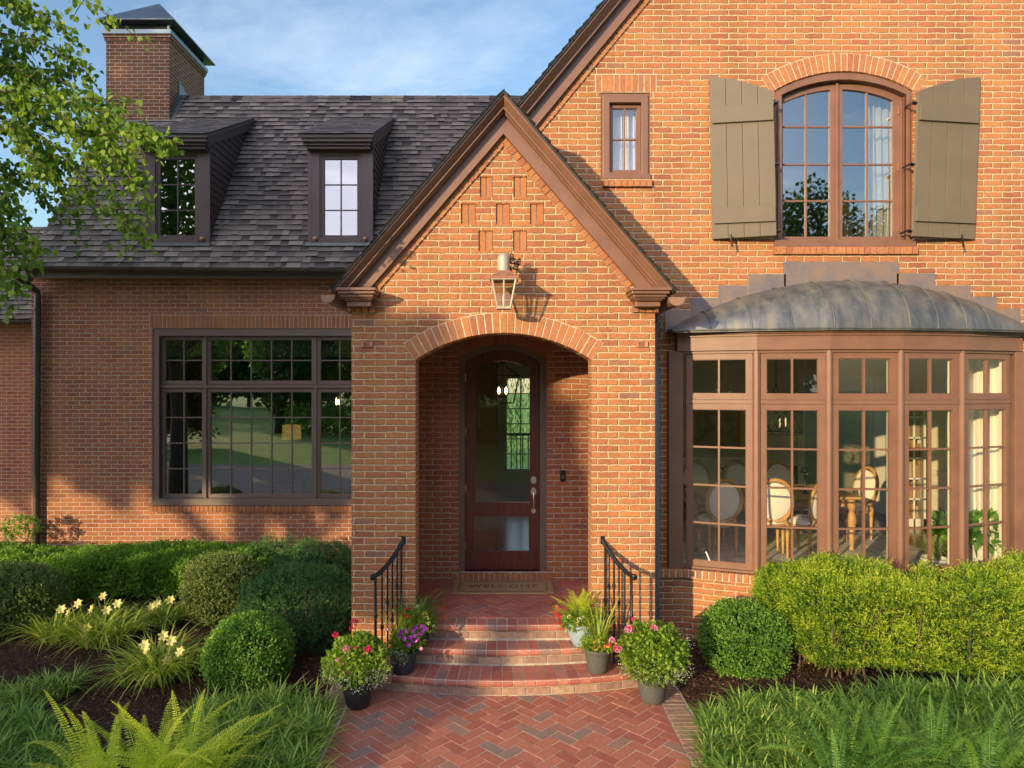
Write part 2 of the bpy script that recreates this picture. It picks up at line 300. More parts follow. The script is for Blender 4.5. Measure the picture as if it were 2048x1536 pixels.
# ------------------------------------------------------------------ mesh tools
ORG = {}
def org(parent):
    return ORG.get(parent.name, Vector((0, 0, 0))) if parent is not None else Vector((0, 0, 0))
def thing(name, label, cat, loc=(0, 0, 0), group=None, kind=None):
    o = bpy.data.objects.new(name, None); C.objects.link(o); o.location = loc; o.empty_display_size = .1
    o['label'] = label; o['category'] = cat
    if group: o['group'] = group
    if kind: o['kind'] = kind
    ORG[o.name] = Vector(loc); return o
def tag(o, label=None, cat=None, group=None, kind=None):
    if label: o['label'] = label
    if cat: o['category'] = cat
    if group: o['group'] = group
    if kind: o['kind'] = kind
    return o
class MB:
    def __init__(s): s.v = []; s.f = []; s.r = []
    def add(s, vs, fs, rnd=None):
        b = len(s.v); s.v += [tuple(v) for v in vs]; s.f += [tuple(i + b for i in f) for f in fs]
        s.r += [random.random() if rnd is None else rnd] * len(vs)
    def box(s, x0, x1, y0, y1, z0, z1, rnd=None, jit=0.):
        vs = [(x, y, z) for z in (z0, z1) for y in (y0, y1) for x in (x0, x1)]
        if jit: vs = [(x + random.uniform(-jit, jit), y + random.uniform(-jit, jit) * .5, z + random.uniform(-jit, jit)) for x, y, z in vs]
        s.add(vs, [(0, 2, 3, 1), (4, 5, 7, 6), (0, 1, 5, 4), (2, 6, 7, 3), (0, 4, 6, 2), (1, 3, 7, 5)], rnd)
    def prism(s, poly, y0, y1, rnd=None):
        """poly in (x,z), extruded in y"""
        n = len(poly); vs = [(x, y0, z) for x, z in poly] + [(x, y1, z) for x, z in poly]
        tris = tessellate_polygon([[Vector((x, z, 0)) for x, z in poly]])
        fs = [tuple(t) for t in tris] + [tuple(i + n for i in reversed(t)) for t in tris]
        fs += [(i, (i + 1) % n, n + (i + 1) % n, n + i) for i in range(n)]
        s.add(vs, fs, rnd)
    def prismz(s, poly, z0, z1, rnd=None):
        n = len(poly); vs = [(x, y, z0) for x, y in poly] + [(x, y, z1) for x, y in poly]
        tris = tessellate_polygon([[Vector((x, y, 0)) for x, y in poly]])
        fs = [tuple(reversed(t)) for t in tris] + [tuple(i + n for i in t) for t in tris]
        fs += [(i, (i + 1) % n, n + (i + 1) % n, n + i) for i in range(n)]
        s.add(vs, fs, rnd)
    def tube(s, pts, rad, seg=8, rnd=None, cap=True):
        pts = [Vector(p) for p in pts]; n = len(pts)
        if not hasattr(rad, '__len__'): rad = [rad] * n
        vs = []; fs = []; prev = None
        for i, p in enumerate(pts):
            t = (pts[min(i + 1, n - 1)] - pts[max(i - 1, 0)])
            if t.length < 1e-9: t = Vector((0, 0, 1))
            t.normalize()
            if prev is None:
                a = t.orthogonal().normalized()
            else:
                a = prev - t * prev.dot(t)
                a = a.normalized() if a.length > 1e-6 else t.orthogonal().normalized()
            prev = a; b = t.cross(a)
            for k in range(seg):
                an = 2 * math.pi * k / seg
                vs.append(p + (a * math.cos(an) + b * math.sin(an)) * rad[i])
        for i in range(n - 1):
            for k in range(seg):
                k2 = (k + 1) % seg
                fs.append((i * seg + k, i * seg + k2, (i + 1) * seg + k2, (i + 1) * seg + k))
        if cap: fs += [tuple(reversed(range(seg))), tuple(range((n - 1) * seg, n * seg))]
        s.add(vs, fs, rnd)
    def lathe(s, prof, cx, cy, seg=24, rnd=None, sx=1., sy=1.):
        """prof list of (r,z)"""
        vs = []; fs = []
        for r, z in prof:
            for k in range(seg):
                an = 2 * math.pi * k / seg; vs.append((cx + sx * r * math.cos(an), cy + sy * r * math.sin(an), z))
        for i in range(len(prof) - 1):
            for k in range(seg):
                k2 = (k + 1) % seg; fs.append((i * seg + k, i * seg + k2, (i + 1) * seg + k2, (i + 1) * seg + k))
        if prof[0][0] > 1e-5: fs.append(tuple(reversed(range(seg))))
        if prof[-1][0] > 1e-5: fs.append(tuple(range((len(prof) - 1) * seg, len(prof) * seg)))
        s.add(vs, fs, rnd)
    def build(s, name, mat, parent=None, smooth=False, bevel=0., xf=None):
        o = parent; off = org(parent)
        me = bpy.data.meshes.new(name)
        vs = s.v
        if xf is not None: vs = [tuple(xf @ Vector(v)) for v in vs]
        me.from_pydata([(v[0] - off[0], v[1] - off[1], v[2] - off[2]) for v in vs], [], s.f)
        a = me.attributes.new('rnd', 'FLOAT', 'POINT'); a.data.foreach_set('value', s.r)
        me.materials.append(M[mat] if isinstance(mat, str) else mat)
        if smooth:
            me.polygons.foreach_set('use_smooth', [True] * len(me.polygons))
        me.validate(); me.update()
        ob = bpy.data.objects.new(name, me); C.objects.link(ob)
        if parent is not None: ob.parent = parent
        ORG[ob.name] = off
        bm = bmesh.new(); bm.from_mesh(me); bmesh.ops.recalc_face_normals(bm, faces=bm.faces); bm.to_mesh(me); bm.free()
        if bevel:
            md = ob.modifiers.new('bev', 'BEVEL'); md.width = bevel; md.segments = 2; md.limit_method = 'ANGLE'; md.angle_limit = R(50)
        if smooth:
            try: me.shade_smooth() if False else None
            except Exception: pass
            bm = bmesh.new(); bm.from_mesh(me)
            for e in bm.edges:
                if len(e.link_faces) == 2 and e.calc_face_angle(0) > R(42): e.smooth = False
            bm.to_mesh(me); bm.free()
        return ob
def np_mesh(name, verts, quads, rnd, mat, parent=None, tri=False, smooth=False):
    off = org(parent); verts = np.asarray(verts, np.float32) - np.array(off, np.float32)
    me = bpy.data.meshes.new(name); n = len(quads); k = quads.shape[1]
    me.vertices.add(len(verts)); me.vertices.foreach_set('co', verts.ravel())
    me.loops.add(n * k); me.loops.foreach_set('vertex_index', quads.astype(np.int32).ravel())
    me.polygons.add(n); me.polygons.foreach_set('loop_start', np.arange(0, n * k, k, dtype=np.int32))
    try: me.polygons.foreach_set('loop_total', np.full(n, k, dtype=np.int32))
    except Exception: pass
    a = me.attributes.new('rnd', 'FLOAT', 'POINT'); a.data.foreach_set('value', np.asarray(rnd, np.float32))
    me.materials.append(M[mat] if isinstance(mat, str) else mat)
    me.update(calc_edges=True); me.validate()
    ob = bpy.data.objects.new(name, me); C.objects.link(ob)
    if parent is not None: ob.parent = parent
    ORG[ob.name] = off
    return ob
def unit(v): return v / np.maximum(np.linalg.norm(v, axis=1, keepdims=True), 1e-9)
def leaf_geo(P, D, W, ln, wd, fold=.15):
    """diamond leaves: base P, direction D, side W"""
    ln = np.asarray(ln).reshape(-1, 1) * np.ones((len(P), 1)); wd = np.asarray(wd).reshape(-1, 1) * np.ones((len(P), 1))
    W = unit(W - D * np.sum(W * D, axis=1, keepdims=True)); U = np.cross(D, W)
    m = P + D * ln * .45
    a = m + W * wd * .5 + U * wd * fold; b = m - W * wd * .5 + U * wd * fold
    V = np.stack([P, a, P + D * ln, b], axis=1).reshape(-1, 3)
    Q = np.arange(len(P) * 4).reshape(-1, 4)
    return V, Q
class LV:
    def __init__(s): s.V = []; s.Q = []; s.R = []; s.n = 0
    def add(s, V, Q, r):
        s.V.append(V); s.Q.append(Q + s.n); s.R.append(r); s.n += len(V)
    def leaves(s, P, D, W, ln, wd, r=None, fold=.15):
        V, Q = leaf_geo(P, D, W, ln, wd, fold)
        if r is None: r = rng.random(len(P))
        s.add(V, Q, np.repeat(np.clip(r, 0, 1), 4))
    def build(s, name, mat, parent=None):
        return np_mesh(name, np.concatenate(s.V), np.concatenate(s.Q), np.concatenate(s.R), mat, parent)
def rdir(n): return unit(rng.normal(size=(n, 3)))

def arc_pts(cx, cz, r, a0, a1, n):
    return [(cx + r * math.cos(a0 + (a1 - a0) * i / n), cz + r * math.sin(a0 + (a1 - a0) * i / n)) for i in range(n + 1)]
def seg_arch(x0, x1, zs, zc, z0=None, n=20):
    """outline of an opening with a segmental head; returns list (x,z), plus centre/radius/half angle"""
    hw = (x1 - x0) / 2; s = zc - zs; r = (hw * hw + s * s) / (2 * s); cz = zc - r; cx = (x0 + x1) / 2; a = math.asin(hw / r)
    top = arc_pts(cx, cz, r, math.pi / 2 + a, math.pi / 2 - a, n)
    poly = top if z0 is None else [(x0, z0)] + top + [(x1, z0)]
    return poly, (cx, cz, r, a)
def wall(mb, outline, holes, y, thick):
    """sheet with holes in the x-z plane, front at y, back at y+thick"""
    loops = [outline] + holes
    flat = [p for l in loops for p in l]
    tris = tessellate_polygon([[Vector((x, z, 0)) for x, z in l] for l in loops])
    n = len(flat); vs = [(x, y, z) for x, z in flat] + [(x, y + thick, z) for x, z in flat]
    fs = [tuple(t) for t in tris] + [tuple(i + n for i in reversed(t)) for t in tris]
    b = 0
    for l in loops:
        k = len(l); fs += [(b + i, b + (i + 1) % k, n + b + (i + 1) % k, n + b + i) for i in range(k)]; b += k
    mb.add(vs, fs, .5)
def rect(x0, x1, z0, z1): return [(x0, z0), (x0, z1), (x1, z1), (x1, z0)]
def arch_bricks(mb, cx, cz, r0, r1, a, n, yf, dep, gap=.011):
    for i in range(n):
        t0 = math.pi / 2 + a - 2 * a * i / n; t1 = math.pi / 2 + a - 2 * a * (i + 1) / n
        g0 = gap / 2 / r0; g1 = gap / 2 / r1; j = lambda: random.uniform(-.0022, .0022)
        rr = r1 + random.uniform(-.004, .003)
        pts = [(cx + r0 * math.cos(t0 - g0) + j(), cz + r0 * math.sin(t0 - g0) + j()), (cx + rr * math.cos(t0 - g1) + j(), cz + rr * math.sin(t0 - g1) + j()),
               (cx + rr * math.cos(t1 + g1) + j(), cz + rr * math.sin(t1 + g1) + j()), (cx + r0 * math.cos(t1 + g0) + j(), cz + r0 * math.sin(t1 + g0) + j())]
        mb.prism(pts, yf - random.uniform(.006, .011), yf + dep)
def soldier_row(mb, x0, x1, z0, z1, yf, dep=.05, w=.066, gap=.010, proud=.008):
    n = max(1, round((x1 - x0) / w)); w = (x1 - x0) / n
    for i in range(n):
        mb.box(x0 + i * w + gap / 2, x0 + (i + 1) * w - gap / 2, yf - proud - random.uniform(-.002, .003), yf + dep, z0 + gap / 2, z1 - gap / 2, jit=.002)

YP = 6.825    # porch face
YR = 7.67     # main gable wall face
YL = 10.66    # left wall face
YI = 8.37     # wall inside the porch

# ================================================================== HOUSE
house = thing('brick_house', 'orange brick cottage house with steep gabled entry porch, curved bay window and dark shingle roof', 'house', (0, 8, 0))

# ---- porch front wall
px0, px1 = X(703, YP), X(1310, YP)
ax0, ax1 = X(831, YP), X(1183, YP)
zs, zc = Z(720, YP), Z(666, YP)
apexX, apexZ = X(1007, 6.58), Z(182, 6.58)
SL = 1.157
def rz(x): return apexZ - abs(x - apexX) * SL
opening, (acx, acz, ar, aa) = seg_arch(ax0, ax1, zs, zc, .0)
wl = Z(612, YP)
cor = .30
outl = [(px0, 0.), (px0, rz(px0) - cor), (apexX, apexZ - cor), (px1, rz(px1) - cor), (px1, 0.)]
# opening reaches the ground: merge it in the outline
outl = outl + [(ax1, 0.)] + list(reversed(opening))[1:-1] + [(ax0, 0.)]
recs = []
for (a, b, c, d) in ((960, 985, 353, 394), (1027, 1054, 353, 394), (922, 951, 407, 448), (992, 1020, 407, 448), (1060, 1088, 407, 448), (957, 986, 461, 502), (1026, 1054, 461, 502)):
    recs.append(rect(X(a, YP), X(b, YP), Z(d, YP), Z(c, YP)))
mb = MB(); wall(mb, outl, recs, YP, .27)
porch = mb.build('porch_wall', 'brick', house)
mb = MB()
for r_ in recs:
    xa, xb, za, zb = r_[0][0], r_[2][0], r_[0][1], r_[1][1]; mid = (xa + xb) / 2
    mb.box(xa + .004, mid - .005, YP + .018, YP + .06, za + .004, zb - .004, rnd=random.uniform(.35, .85)); mb.box(mid + .005, xb - .006, YP + .014, YP + .06, za + .004, zb - .004, rnd=random.uniform(.35, .85))
mb.build('inset_brick', 'piece', porch)
mb = MB(); 
for r_ in recs: mb.box(r_[0][0], r_[2][0], YP + .03, YP + .07, r_[0][1], r_[1][1])
mb.build('inset_mortar', 'mortar', porch)
mb = MB(); arch_bricks(mb, acx, acz, ar + .001, ar + .20, aa + .005, 27, YP, .262)
mb.build('arch_brick', 'piece', porch, bevel=.004)
mb = MB(); q = arc_pts(acx, acz, ar - .004, math.pi / 2 + aa + .005, math.pi / 2 - aa - .005, 30); q2 = arc_pts(acx, acz, ar + .205, math.pi / 2 + aa + .005, math.pi / 2 - aa - .005, 30)
q = arc_pts(acx, acz, ar + .004, math.pi / 2 + aa + .005, math.pi / 2 - aa - .005, 30)
mb.prism(q + list(reversed(q2)), YP - .003, YP + .1); mb.build('arch_mortar', 'mortar', porch)
# rake soldier bricks
mb = MB(); mbm = MB()
def rake_bricks(mb, mbm, x0, zfun, x1, a, b, yf, w=.072):
    n = int(abs(x1 - x0) * math.sqrt(1 + SL * SL) / w); nx, nz = None, None
    sgn = 1 if x1 > x0 else -1
    z0 = zfun(x0); z1 = zfun(x1); sl = (z1 - z0) / (x1 - x0); ln = math.hypot(x1 - x0, z1 - z0)
    tx, tz = (x1 - x0) / ln, (z1 - z0) / ln
    nx, nz = (tz, -tx) if (-tx) < 0 else (-tz, tx)
    k = 1 / math.sqrt(1 + sl * sl); a *= k; b *= k
    for i in range(n):
        s0 = ln * i / n + .005; s1 = ln * (i + 1) / n - .005; j = lambda: random.uniform(-.002, .002)
        pts = [(x0 + tx * s + nx * t + j(), z0 + tz * s + nz * t + j()) for s, t in ((s0, a), (s1, a), (s1, b), (s0, b))]
        mb.prism(pts, yf - .016 - random.uniform(0, .005), yf + .02)
    pts = [(x0 + tx * s + nx * t, z0 + tz * s + nz * t) for s, t in ((0, a), (ln, a), (ln, b), (0, b))]
    mbm.prism(pts, yf - .008, yf + .02)
rake_bricks(mb, mbm, px0 + .06, rz, apexX - .02, .33, .45, YP); rake_bricks(mb, mbm, apexX + .02, rz, px1 - .06, .33, .45, YP)
mb.build('rake_brick', 'piece', porch); mbm.build('rake_mortar', 'mortar', porch)
# porch corbel bricks under the returns
for (a, b) in ((697, 752), (1263, 1318)):
    mb = MB(); soldier_row(mb, X(a, YP), X(b, YP), Z(626, YP), Z(611, YP), YP - .03, .06, .075); mb.build('corbel_brick', 'piece', porch)
# vents
for a in (723, 1272):
    mb = MB(); mb.box(X(a, YP), X(a + 23, YP), YP - .022, YP + .01, Z(694, YP), Z(683, YP)); v = mb.build('vent', simple('terracotta_vent', (.42, .19, .11), .8), porch, bevel=.002)
    mb = MB()
    for k in range(4): mb.box(X(a + 4, YP), X(a + 17, YP), YP - .0245, YP - .02, Z(692.3 - k * 2.5, YP), Z(691.3 - k * 2.5, YP))
    mb.build('slot', 'iron', v)
# side walls, ceiling, inner wall
mb = MB(); mb.box(px0, px0 + .27, YP + .27, YL, 0, 3.9); mb.build('porch_side_wall', 'brick', house); mb = MB(); mb.box(px1 - .27, px1, YP + .27, YR + .3, 0, 3.9); mb.build('porch_side_wall', 'brick', house)
mb = MB(); mb.box(px0 + .27, px1 - .27, YP + .27, YI, 3.55, 3.62); mb.build('porch_ceiling', 'darkwood', house)
door_poly, (dcx, dcz, dr, da) = seg_arch(X(917, YI), X(1093, YI), Z(716, YI), Z(688, YI), Z(1144, YI))
mb = MB(); wall(mb, rect(px0 + .27, px1 - .27, .2, 3.6), [list(door_poly)], YI, .25)
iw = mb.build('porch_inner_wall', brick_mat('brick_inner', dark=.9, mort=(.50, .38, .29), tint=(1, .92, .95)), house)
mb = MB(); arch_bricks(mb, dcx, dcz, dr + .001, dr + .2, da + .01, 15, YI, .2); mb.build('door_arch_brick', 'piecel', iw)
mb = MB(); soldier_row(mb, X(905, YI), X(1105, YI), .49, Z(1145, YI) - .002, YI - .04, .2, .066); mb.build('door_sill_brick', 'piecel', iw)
mb = MB(); mb.box(X(905, YI), X(1105, YI), YI - .035, YI + .2, .48, Z(1145, YI) - .008); mb.build('sill_mortar', 'mortarg', iw)

# ---- front door
fr = MB(); inner, _ = seg_arch(X(930, 8.46), X(1079, 8.46), Z(724, 8.46), Z(700, 8.46), Z(1144, 8.46))
outer_p = list(door_poly)
wall(fr, outer_p, [list(inner)], YI + .03, .16)
frame = fr.build('door_frame', 'trimd', house, bevel=.004)
YD = 8.47
g1, _ = seg_arch(X(951.5, YD), X(1059.5, YD), Z(738, YD), Z(722, YD), Z(1005, YD))
g2 = rect(X(948, YD), X(1058, YD), Z(1102, YD), Z(1033, YD))
mb = MB(); inn = [(x * .995 + .0, z) for x, z in inner]; wall(mb, inn, [list(g1), g2], YD, .05)
door = mb.build('front_door', 'mahog', house, bevel=.006)
for g_ in (g1, g2):
    mb = MB(); mb.prism(g_, YD + .022, YD + .028); mb.build('glass_panel', glass_mat('glass_door', .03, (.95, .95, .92)) if 'glass_door' not in bpy.data.materials else bpy.data.materials['glass_door'], door)
mb = MB()
hx = X(1067, YD); k = YD / F
def plate(mb, zc_, rx, rzz, y):
    n = 20; mb.prism([(hx + rx * math.cos(2 * math.pi * i / n), zc_ + rzz * math.sin(2 * math.pi * i / n)) for i in range(n)], y - .012, y)
plate(mb, Z(960, YD), .034, .045, YD); plate(mb, Z(960, YD), .02, .022, YD - .012); plate(mb, Z(983, YD), .033, .052, YD); plate(mb, Z(1021, YD), .026, .034, YD)
z0, z1 = Z(985, YD), Z(1019, YD)
mb.tube([(hx, YD, z0), (hx, YD - .05, z0 - .01), (hx, YD - .065, z0 - .06), (hx, YD - .06, (z0 + z1) / 2), (hx, YD - .05, z1 + .02), (hx, YD, z1)], [.009, .01, .012, .014, .01, .009], 10)
mb.build('handle', 'steel', door, smooth=True)
for py in (755, 864, 977, 1094):
    mb = MB(); mb.tube([(X(931, 8.45), 8.455, Z(py + 7, 8.45)), (X(931, 8.45), 8.455, Z(py - 7, 8.45))], .008, 8); mb.build('hinge', 'steel', door)
# doorbell
db = MB(); db.box(X(1120, YI), X(1131, YI), YI - .025, YI, Z(962, YI), Z(940, YI)); t = db.build('doorbell', 'rubber', None, bevel=.006)
tag(t, 'black video doorbell with a round button on the brick right of the front door', 'doorbell')
db = MB(); cxx, czz = X(1125.5, YI), Z(953.5, YI)
ring = []; n = 20
for i in range(n): 
    a0, a1 = 2 * math.pi * i / n, 2 * math.pi * (i + 1) / n
    db.prism([(cxx + .013 * math.cos(a0), czz + .013 * math.sin(a0)), (cxx + .017 * math.cos(a0), czz + .017 * math.sin(a0)), (cxx + .017 * math.cos(a1), czz + .017 * math.sin(a1)), (cxx + .013 * math.cos(a1), czz + .013 * math.sin(a1))], YI - .028, YI - .024)
db.build('button', 'steel', t)

# ---- left wall with the picture window
WX0, WX1 = X(305, YL), X(738, YL); WZ0, WZ1 = Z(1010, YL), Z(657, YL)
lx0 = X(63, YL)
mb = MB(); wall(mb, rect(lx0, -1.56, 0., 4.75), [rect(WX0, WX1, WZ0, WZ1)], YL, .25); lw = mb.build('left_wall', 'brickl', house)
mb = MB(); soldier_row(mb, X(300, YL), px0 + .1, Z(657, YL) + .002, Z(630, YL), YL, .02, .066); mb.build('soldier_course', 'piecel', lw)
mb = MB(); soldier_row(mb, lx0, px0, Z(560, YL), Z(546, YL), YL, .02, .066, proud=.012); mb.build('soldier_course', 'piecel', lw)
mb = MB(); soldier_row(mb, WX0 - .03, px0 + .1, Z(1023, YL), Z(1010, YL) - .002, YL - .045, .06, .066)
mb.build('brick_sill', 'piecel', lw)
mb = MB(); mb.box(WX0 - .02, px0 + .1, YL - .04, YL + .02, Z(1022, YL), Z(1012, YL)); mb.build('sill_mortar', 'mortar', lw); mb = MB(); mb.box(X(299, YL), px0 + .1, YL - .003, YL + .01, Z(656.5, YL), Z(629.5, YL)); mb.build('course_mortar', 'mortar', lw)
mb = MB(); mb.box(lx0, lx0 + .25, YL + .25, 12.8, 0, 4.75); mb.build('gable_end_wall', 'brickl', house)

def sash(parent, x0, x1, z0, z1, y, cols, rows, mat, gmat, st=.055, mw=.02, dep=.045, name='sash', bars=True, flip=None, mz=None):
    """a sash with its muntins and pane in the x-z plane; flip: 4x4 to place it"""
    mb = MB(); wall(mb, rect(x0, x1, z0, z1), [rect(x0 + st, x1 - st, z0 + st, z1 - st)], y, dep)
    gx0, gx1, gz0, gz1 = x0 + st, x1 - st, z0 + st, z1 - st
    for i in range(1, cols):
        cx_ = gx0 + (gx1 - gx0) * i / cols; mb.box(cx_ - mw / 2, cx_ + mw / 2, y + .008, y + dep - .004, gz0 - .002, gz1 + .002)
    for i in range(1, rows):
        cz_ = gz0 + (gz1 - gz0) * i / rows; mb.box(gx0 - .002, gx1 + .002, y + .011, y + dep - .007, cz_ - mw / 2, cz_ + mw / 2)
    # inner bead
    b = .008
    wall(mb, rect(gx0 - .003, gx1 + .003, gz0 - .003, gz1 + .003), [rect(gx0 + b, gx1 - b, gz0 + b, gz1 - b)], y + .012, dep - .016)
    o = mb.build(name, mat, parent, xf=flip)
    mb = MB(); mb.box(gx0, gx1, y + .024, y + .028, gz0, gz1); mb.build('pane', gmat, parent, xf=flip)
    return o
YW = YL + .06
mb = MB()
fi0, fi1 = X(319, YL), X(724, YL); fz1, fz0 = Z(672, YL), Z(997, YL)
wall(mb, rect(WX0, WX1, WZ0, WZ1), [rect(fi0, fi1, fz0, fz1)], YW - .05, .12)
wall(mb, rect(fi0 - .04, fi1 + .04, fz0 - .03, fz1 + .04), [rect(fi0, fi1, fz0, fz1)], YW - .075, .05)
for a in (409, 630): mb.box(X(a, YL) - .015, X(a, YL) + .015, YW - .03, YW + .06, fz0, fz1)
mb.box(fi0, fi1, YW - .028, YW + .06, Z(776.5, YL) , Z(769.5, YL))
mb.box(WX0 + .01, WX1 - .01, YW - .10, YW, WZ0, Z(999, YL))
pw = mb.build('picture_window', 'trimd', house, bevel=.004)
zmid0, zmid1 = Z(777, YL), Z(769, YL)
for a, b, c in ((320, 407.5, 2), (411, 628, 5), (632, 723, 2)):
    sash(pw, X(a, YL), X(b, YL), zmid1 + .003, fz1 - .003, YW, c, 2, 'trimd', 'glass', .05, .018)
    sash(pw, X(a, YL), X(b, YL), fz0 + .003, zmid0 - .003, YW, c, 4, 'trimd', 'glass', .05, .018)

# ---- main left roof
def shingles(mb, o, u, v, length, ufun, expo=.117, thick=1.):
    """tabs laid over a plane: origin o, unit u along the course, unit v up the slope"""
    o = Vector(o); u = Vector(u); v = Vector(v); n = u.cross(v).normalized()
    if n.z < 0: n = -n
    i = 0
    while i * expo < length:
        v0 = i * expo; v1 = min(v0 + expo * 1.25, length + .02)
        a, b = ufun(v0 + expo * .5); s = a + random.uniform(-.2, 0)
        tone = random.random() * .1
        while s < b:
            w = random.choice((.075, .10, .13, .17, .22)); e = min(s + w, b); st = max(s, a)
            if e > st + .005:
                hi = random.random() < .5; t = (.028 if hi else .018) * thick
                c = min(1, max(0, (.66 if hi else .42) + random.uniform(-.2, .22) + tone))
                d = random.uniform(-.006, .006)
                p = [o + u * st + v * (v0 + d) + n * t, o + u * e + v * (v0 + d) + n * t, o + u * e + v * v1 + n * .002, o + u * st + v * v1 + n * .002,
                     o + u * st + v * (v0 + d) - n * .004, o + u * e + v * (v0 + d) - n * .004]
                c2 = max(0, c - .42); mb.add(p[:4], [(0, 1, 2, 3)], c); mb.r[-4:] = [c, c, c2, c2]  # upper edge darkened: painted shade under the next course
                mb.add([p[0], p[1], p[5], p[4], p[3], p[2]], [(3, 2, 1, 0), (0, 4, 3), (1, 2, 5)], 0.)  # butt faces near black: painted shadow line of the course
            s = e
        i += 1
EY, EZ = 10.3, 4.66; RY, RZ = 12.78, 8.27
sv = Vector((0, RY - EY, RZ - EZ)); slen = sv.length; sv.normalize()
RX0 = -7.19
mb = MB()
mb.add([(RX0, EY, EZ), (1.4, EY, EZ), (1.4, RY, RZ), (RX0, RY, RZ), (RX0, 2 * RY - EY, EZ), (1.4, 2 * RY - EY, EZ)], [(0, 1, 2, 3), (3, 2, 5, 4)], .2)
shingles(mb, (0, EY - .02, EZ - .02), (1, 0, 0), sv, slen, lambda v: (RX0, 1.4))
# ridge caps
x = RX0 + 1.15
while x < 1.3:
    for sgn in (1, -1):
        mb.add([(x, RY, RZ + .035), (x + .3, RY, RZ + .028), (x + .3, RY - sgn * .12, RZ - .14), (x, RY - sgn * .12, RZ - .13), (x, RY, RZ + .015), (x, RY - sgn * .12, RZ - .15)], [(0, 1, 2, 3), (0, 3, 5, 4)], random.random() * .6)
    x += .2
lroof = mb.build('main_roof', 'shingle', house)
mb = MB(); mb.prism([(RX0, 0)], 0, 0) if False else None
mb.box(RX0, 1.4, EY + .03, YL, EZ - .10, EZ - .06); mb.box(RX0 + .02, 1.4, EY + .02, EY + .05, EZ - .16, EZ - .02)
mb.build('soffit', 'trimd', house)
def gutter(name, p0, p1, r, mat, parent, endcaps=(True, True)):
    mb = MB(); p0 = Vector(p0); p1 = Vector(p1); d = (p1 - p0).normalized(); s = d.cross(Vector((0, 0, 1))).normalized(); n = 14
    vs = []; 
    for p in (p0, p1):
        for rr in (r, r - .006):
            for i in range(n + 1):
                a = math.pi + math.pi * i / n; vs.append(p + s * rr * math.cos(a) + Vector((0, 0, 1)) * rr * math.sin(a))
    m = n + 1; fs = []
    for i in range(n):
        fs.append((i, i + 1, 2 * m + i + 1, 2 * m + i)); fs.append((m + i, 3 * m + i, 3 * m + i + 1, m + i + 1))
    fs += [(0, 2 * m, 3 * m, m), (n, m + n, 3 * m + n, 2 * m + n)]
    mb.add(vs, fs)
    for k, c in enumerate(endcaps):
        if c:
            p = (p0, p1)[k] + d * (.003 if k == 0 else -.003); mb.add([p + s * r * math.cos(math.pi + math.pi * i / n) + Vector((0, 0, 1)) * r * math.sin(math.pi + math.pi * i / n) for i in range(n + 1)], [tuple(range(n + 1))])
    for sg in (1, -1): mb.tube([p0 + s * r * sg, p1 + s * r * sg], .007, 6)
    return mb.build(name, mat, parent, smooth=True)
gutter('gutter', (X(20, 10.2), 10.2, Z(533, 10.2)), (px0 - .05, 10.2, Z(540, 10.2)), .068, 'darkgutter', house)
# downspout
mb = MB(); xd = X(74, YL - .08); mb.tube([(xd - .05, 10.2, Z(543, 10.2)), (xd - .05, 10.22, Z(552, 10.2)), (xd, YL - .07, Z(585, YL)), (xd, YL - .07, 3.9), (xd - .02, YL - .07, .15)], .05, 14)
for zz in (4.05, 2.5, 1.1): mb.lathe([(.054, zz - .02), (.056, zz), (.054, zz + .02)], xd - .005, YL - .07, 14)
mb.build('downspout', 'darkgutter', house, smooth=True)
# rake board along the roof's gable end
mb = MB()
mb.add([(RX0 - .02, EY, EZ - .02), (RX0 - .02, RY, RZ - .02), (RX0 - .02, RY, RZ - .25), (RX0 - .02, EY + .1, EZ - .2), (RX0 + .03, EY, EZ - .02), (RX0 + .03, RY, RZ - .02), (RX0 + .03, RY, RZ - .25), (RX0 + .03, EY + .1, EZ - .2)], [(0, 1, 2, 3), (4, 7, 6, 5), (0, 4, 5, 1), (3, 2, 6, 7), (0, 3, 7, 4)]); mb.build('rake_board', 'trimd', house)
mb = MB(); mb.add([(RX0 + .2, EY + .35, EZ - .1), (RX0 + .2, RY, RZ - .1), (RX0 + .2, 2 * RY - EY, EZ - .1)], [(0, 1, 2)]); mb.build('gable_wall', 'brickl', house)

# ---- chimney
CY0, CY1 = 12.35, 13.8; cx0, cx1 = X(212, CY0), X(339, CY0); ct = Z(82, CY0)
mb = MB(); mb.box(cx0, cx1, CY0, CY1, 5.5, ct)
mb.box(cx0 - .02, cx1 + .02, CY0 - .02, CY1 + .02, ct, Z(76, CY0)); mb.box(cx0 - .035, cx1 + .035, CY0 - .035, CY1 + .035, Z(76, CY0) - .001, Z(69, CY0))
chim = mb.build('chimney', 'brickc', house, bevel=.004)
mb = MB(); zt = Z(70, CY0); mb.box(cx0 - .06, cx1 + .05, CY0 - .06, CY1 + .06, zt, zt + .075); mb.build('cap_band', 'caplight', chim)
mb = MB(); mb.box(cx0 + .02, cx1 - .03, CY0 + .02, CY1 - .02, zt + .07, Z(37, CY0)); mb.build('cap_screen', 'mesh', chim)
mb = MB()
for a in (cx0 + .01, cx1 - .04):
    for b in (CY0, CY1 - .05): mb = MB(); mb.box(a, a + .035, b, b + .04, zt + .07, Z(37, CY0)); mb.build('cap_post', 'caplight', chim)
zc0 = Z(36.5, 12.2); ex0, ex1, ey0, ey1 = X(194, 12.2), X(347.5, 12.2), 12.2, 13.98; zc1 = Z(10, 13.1)
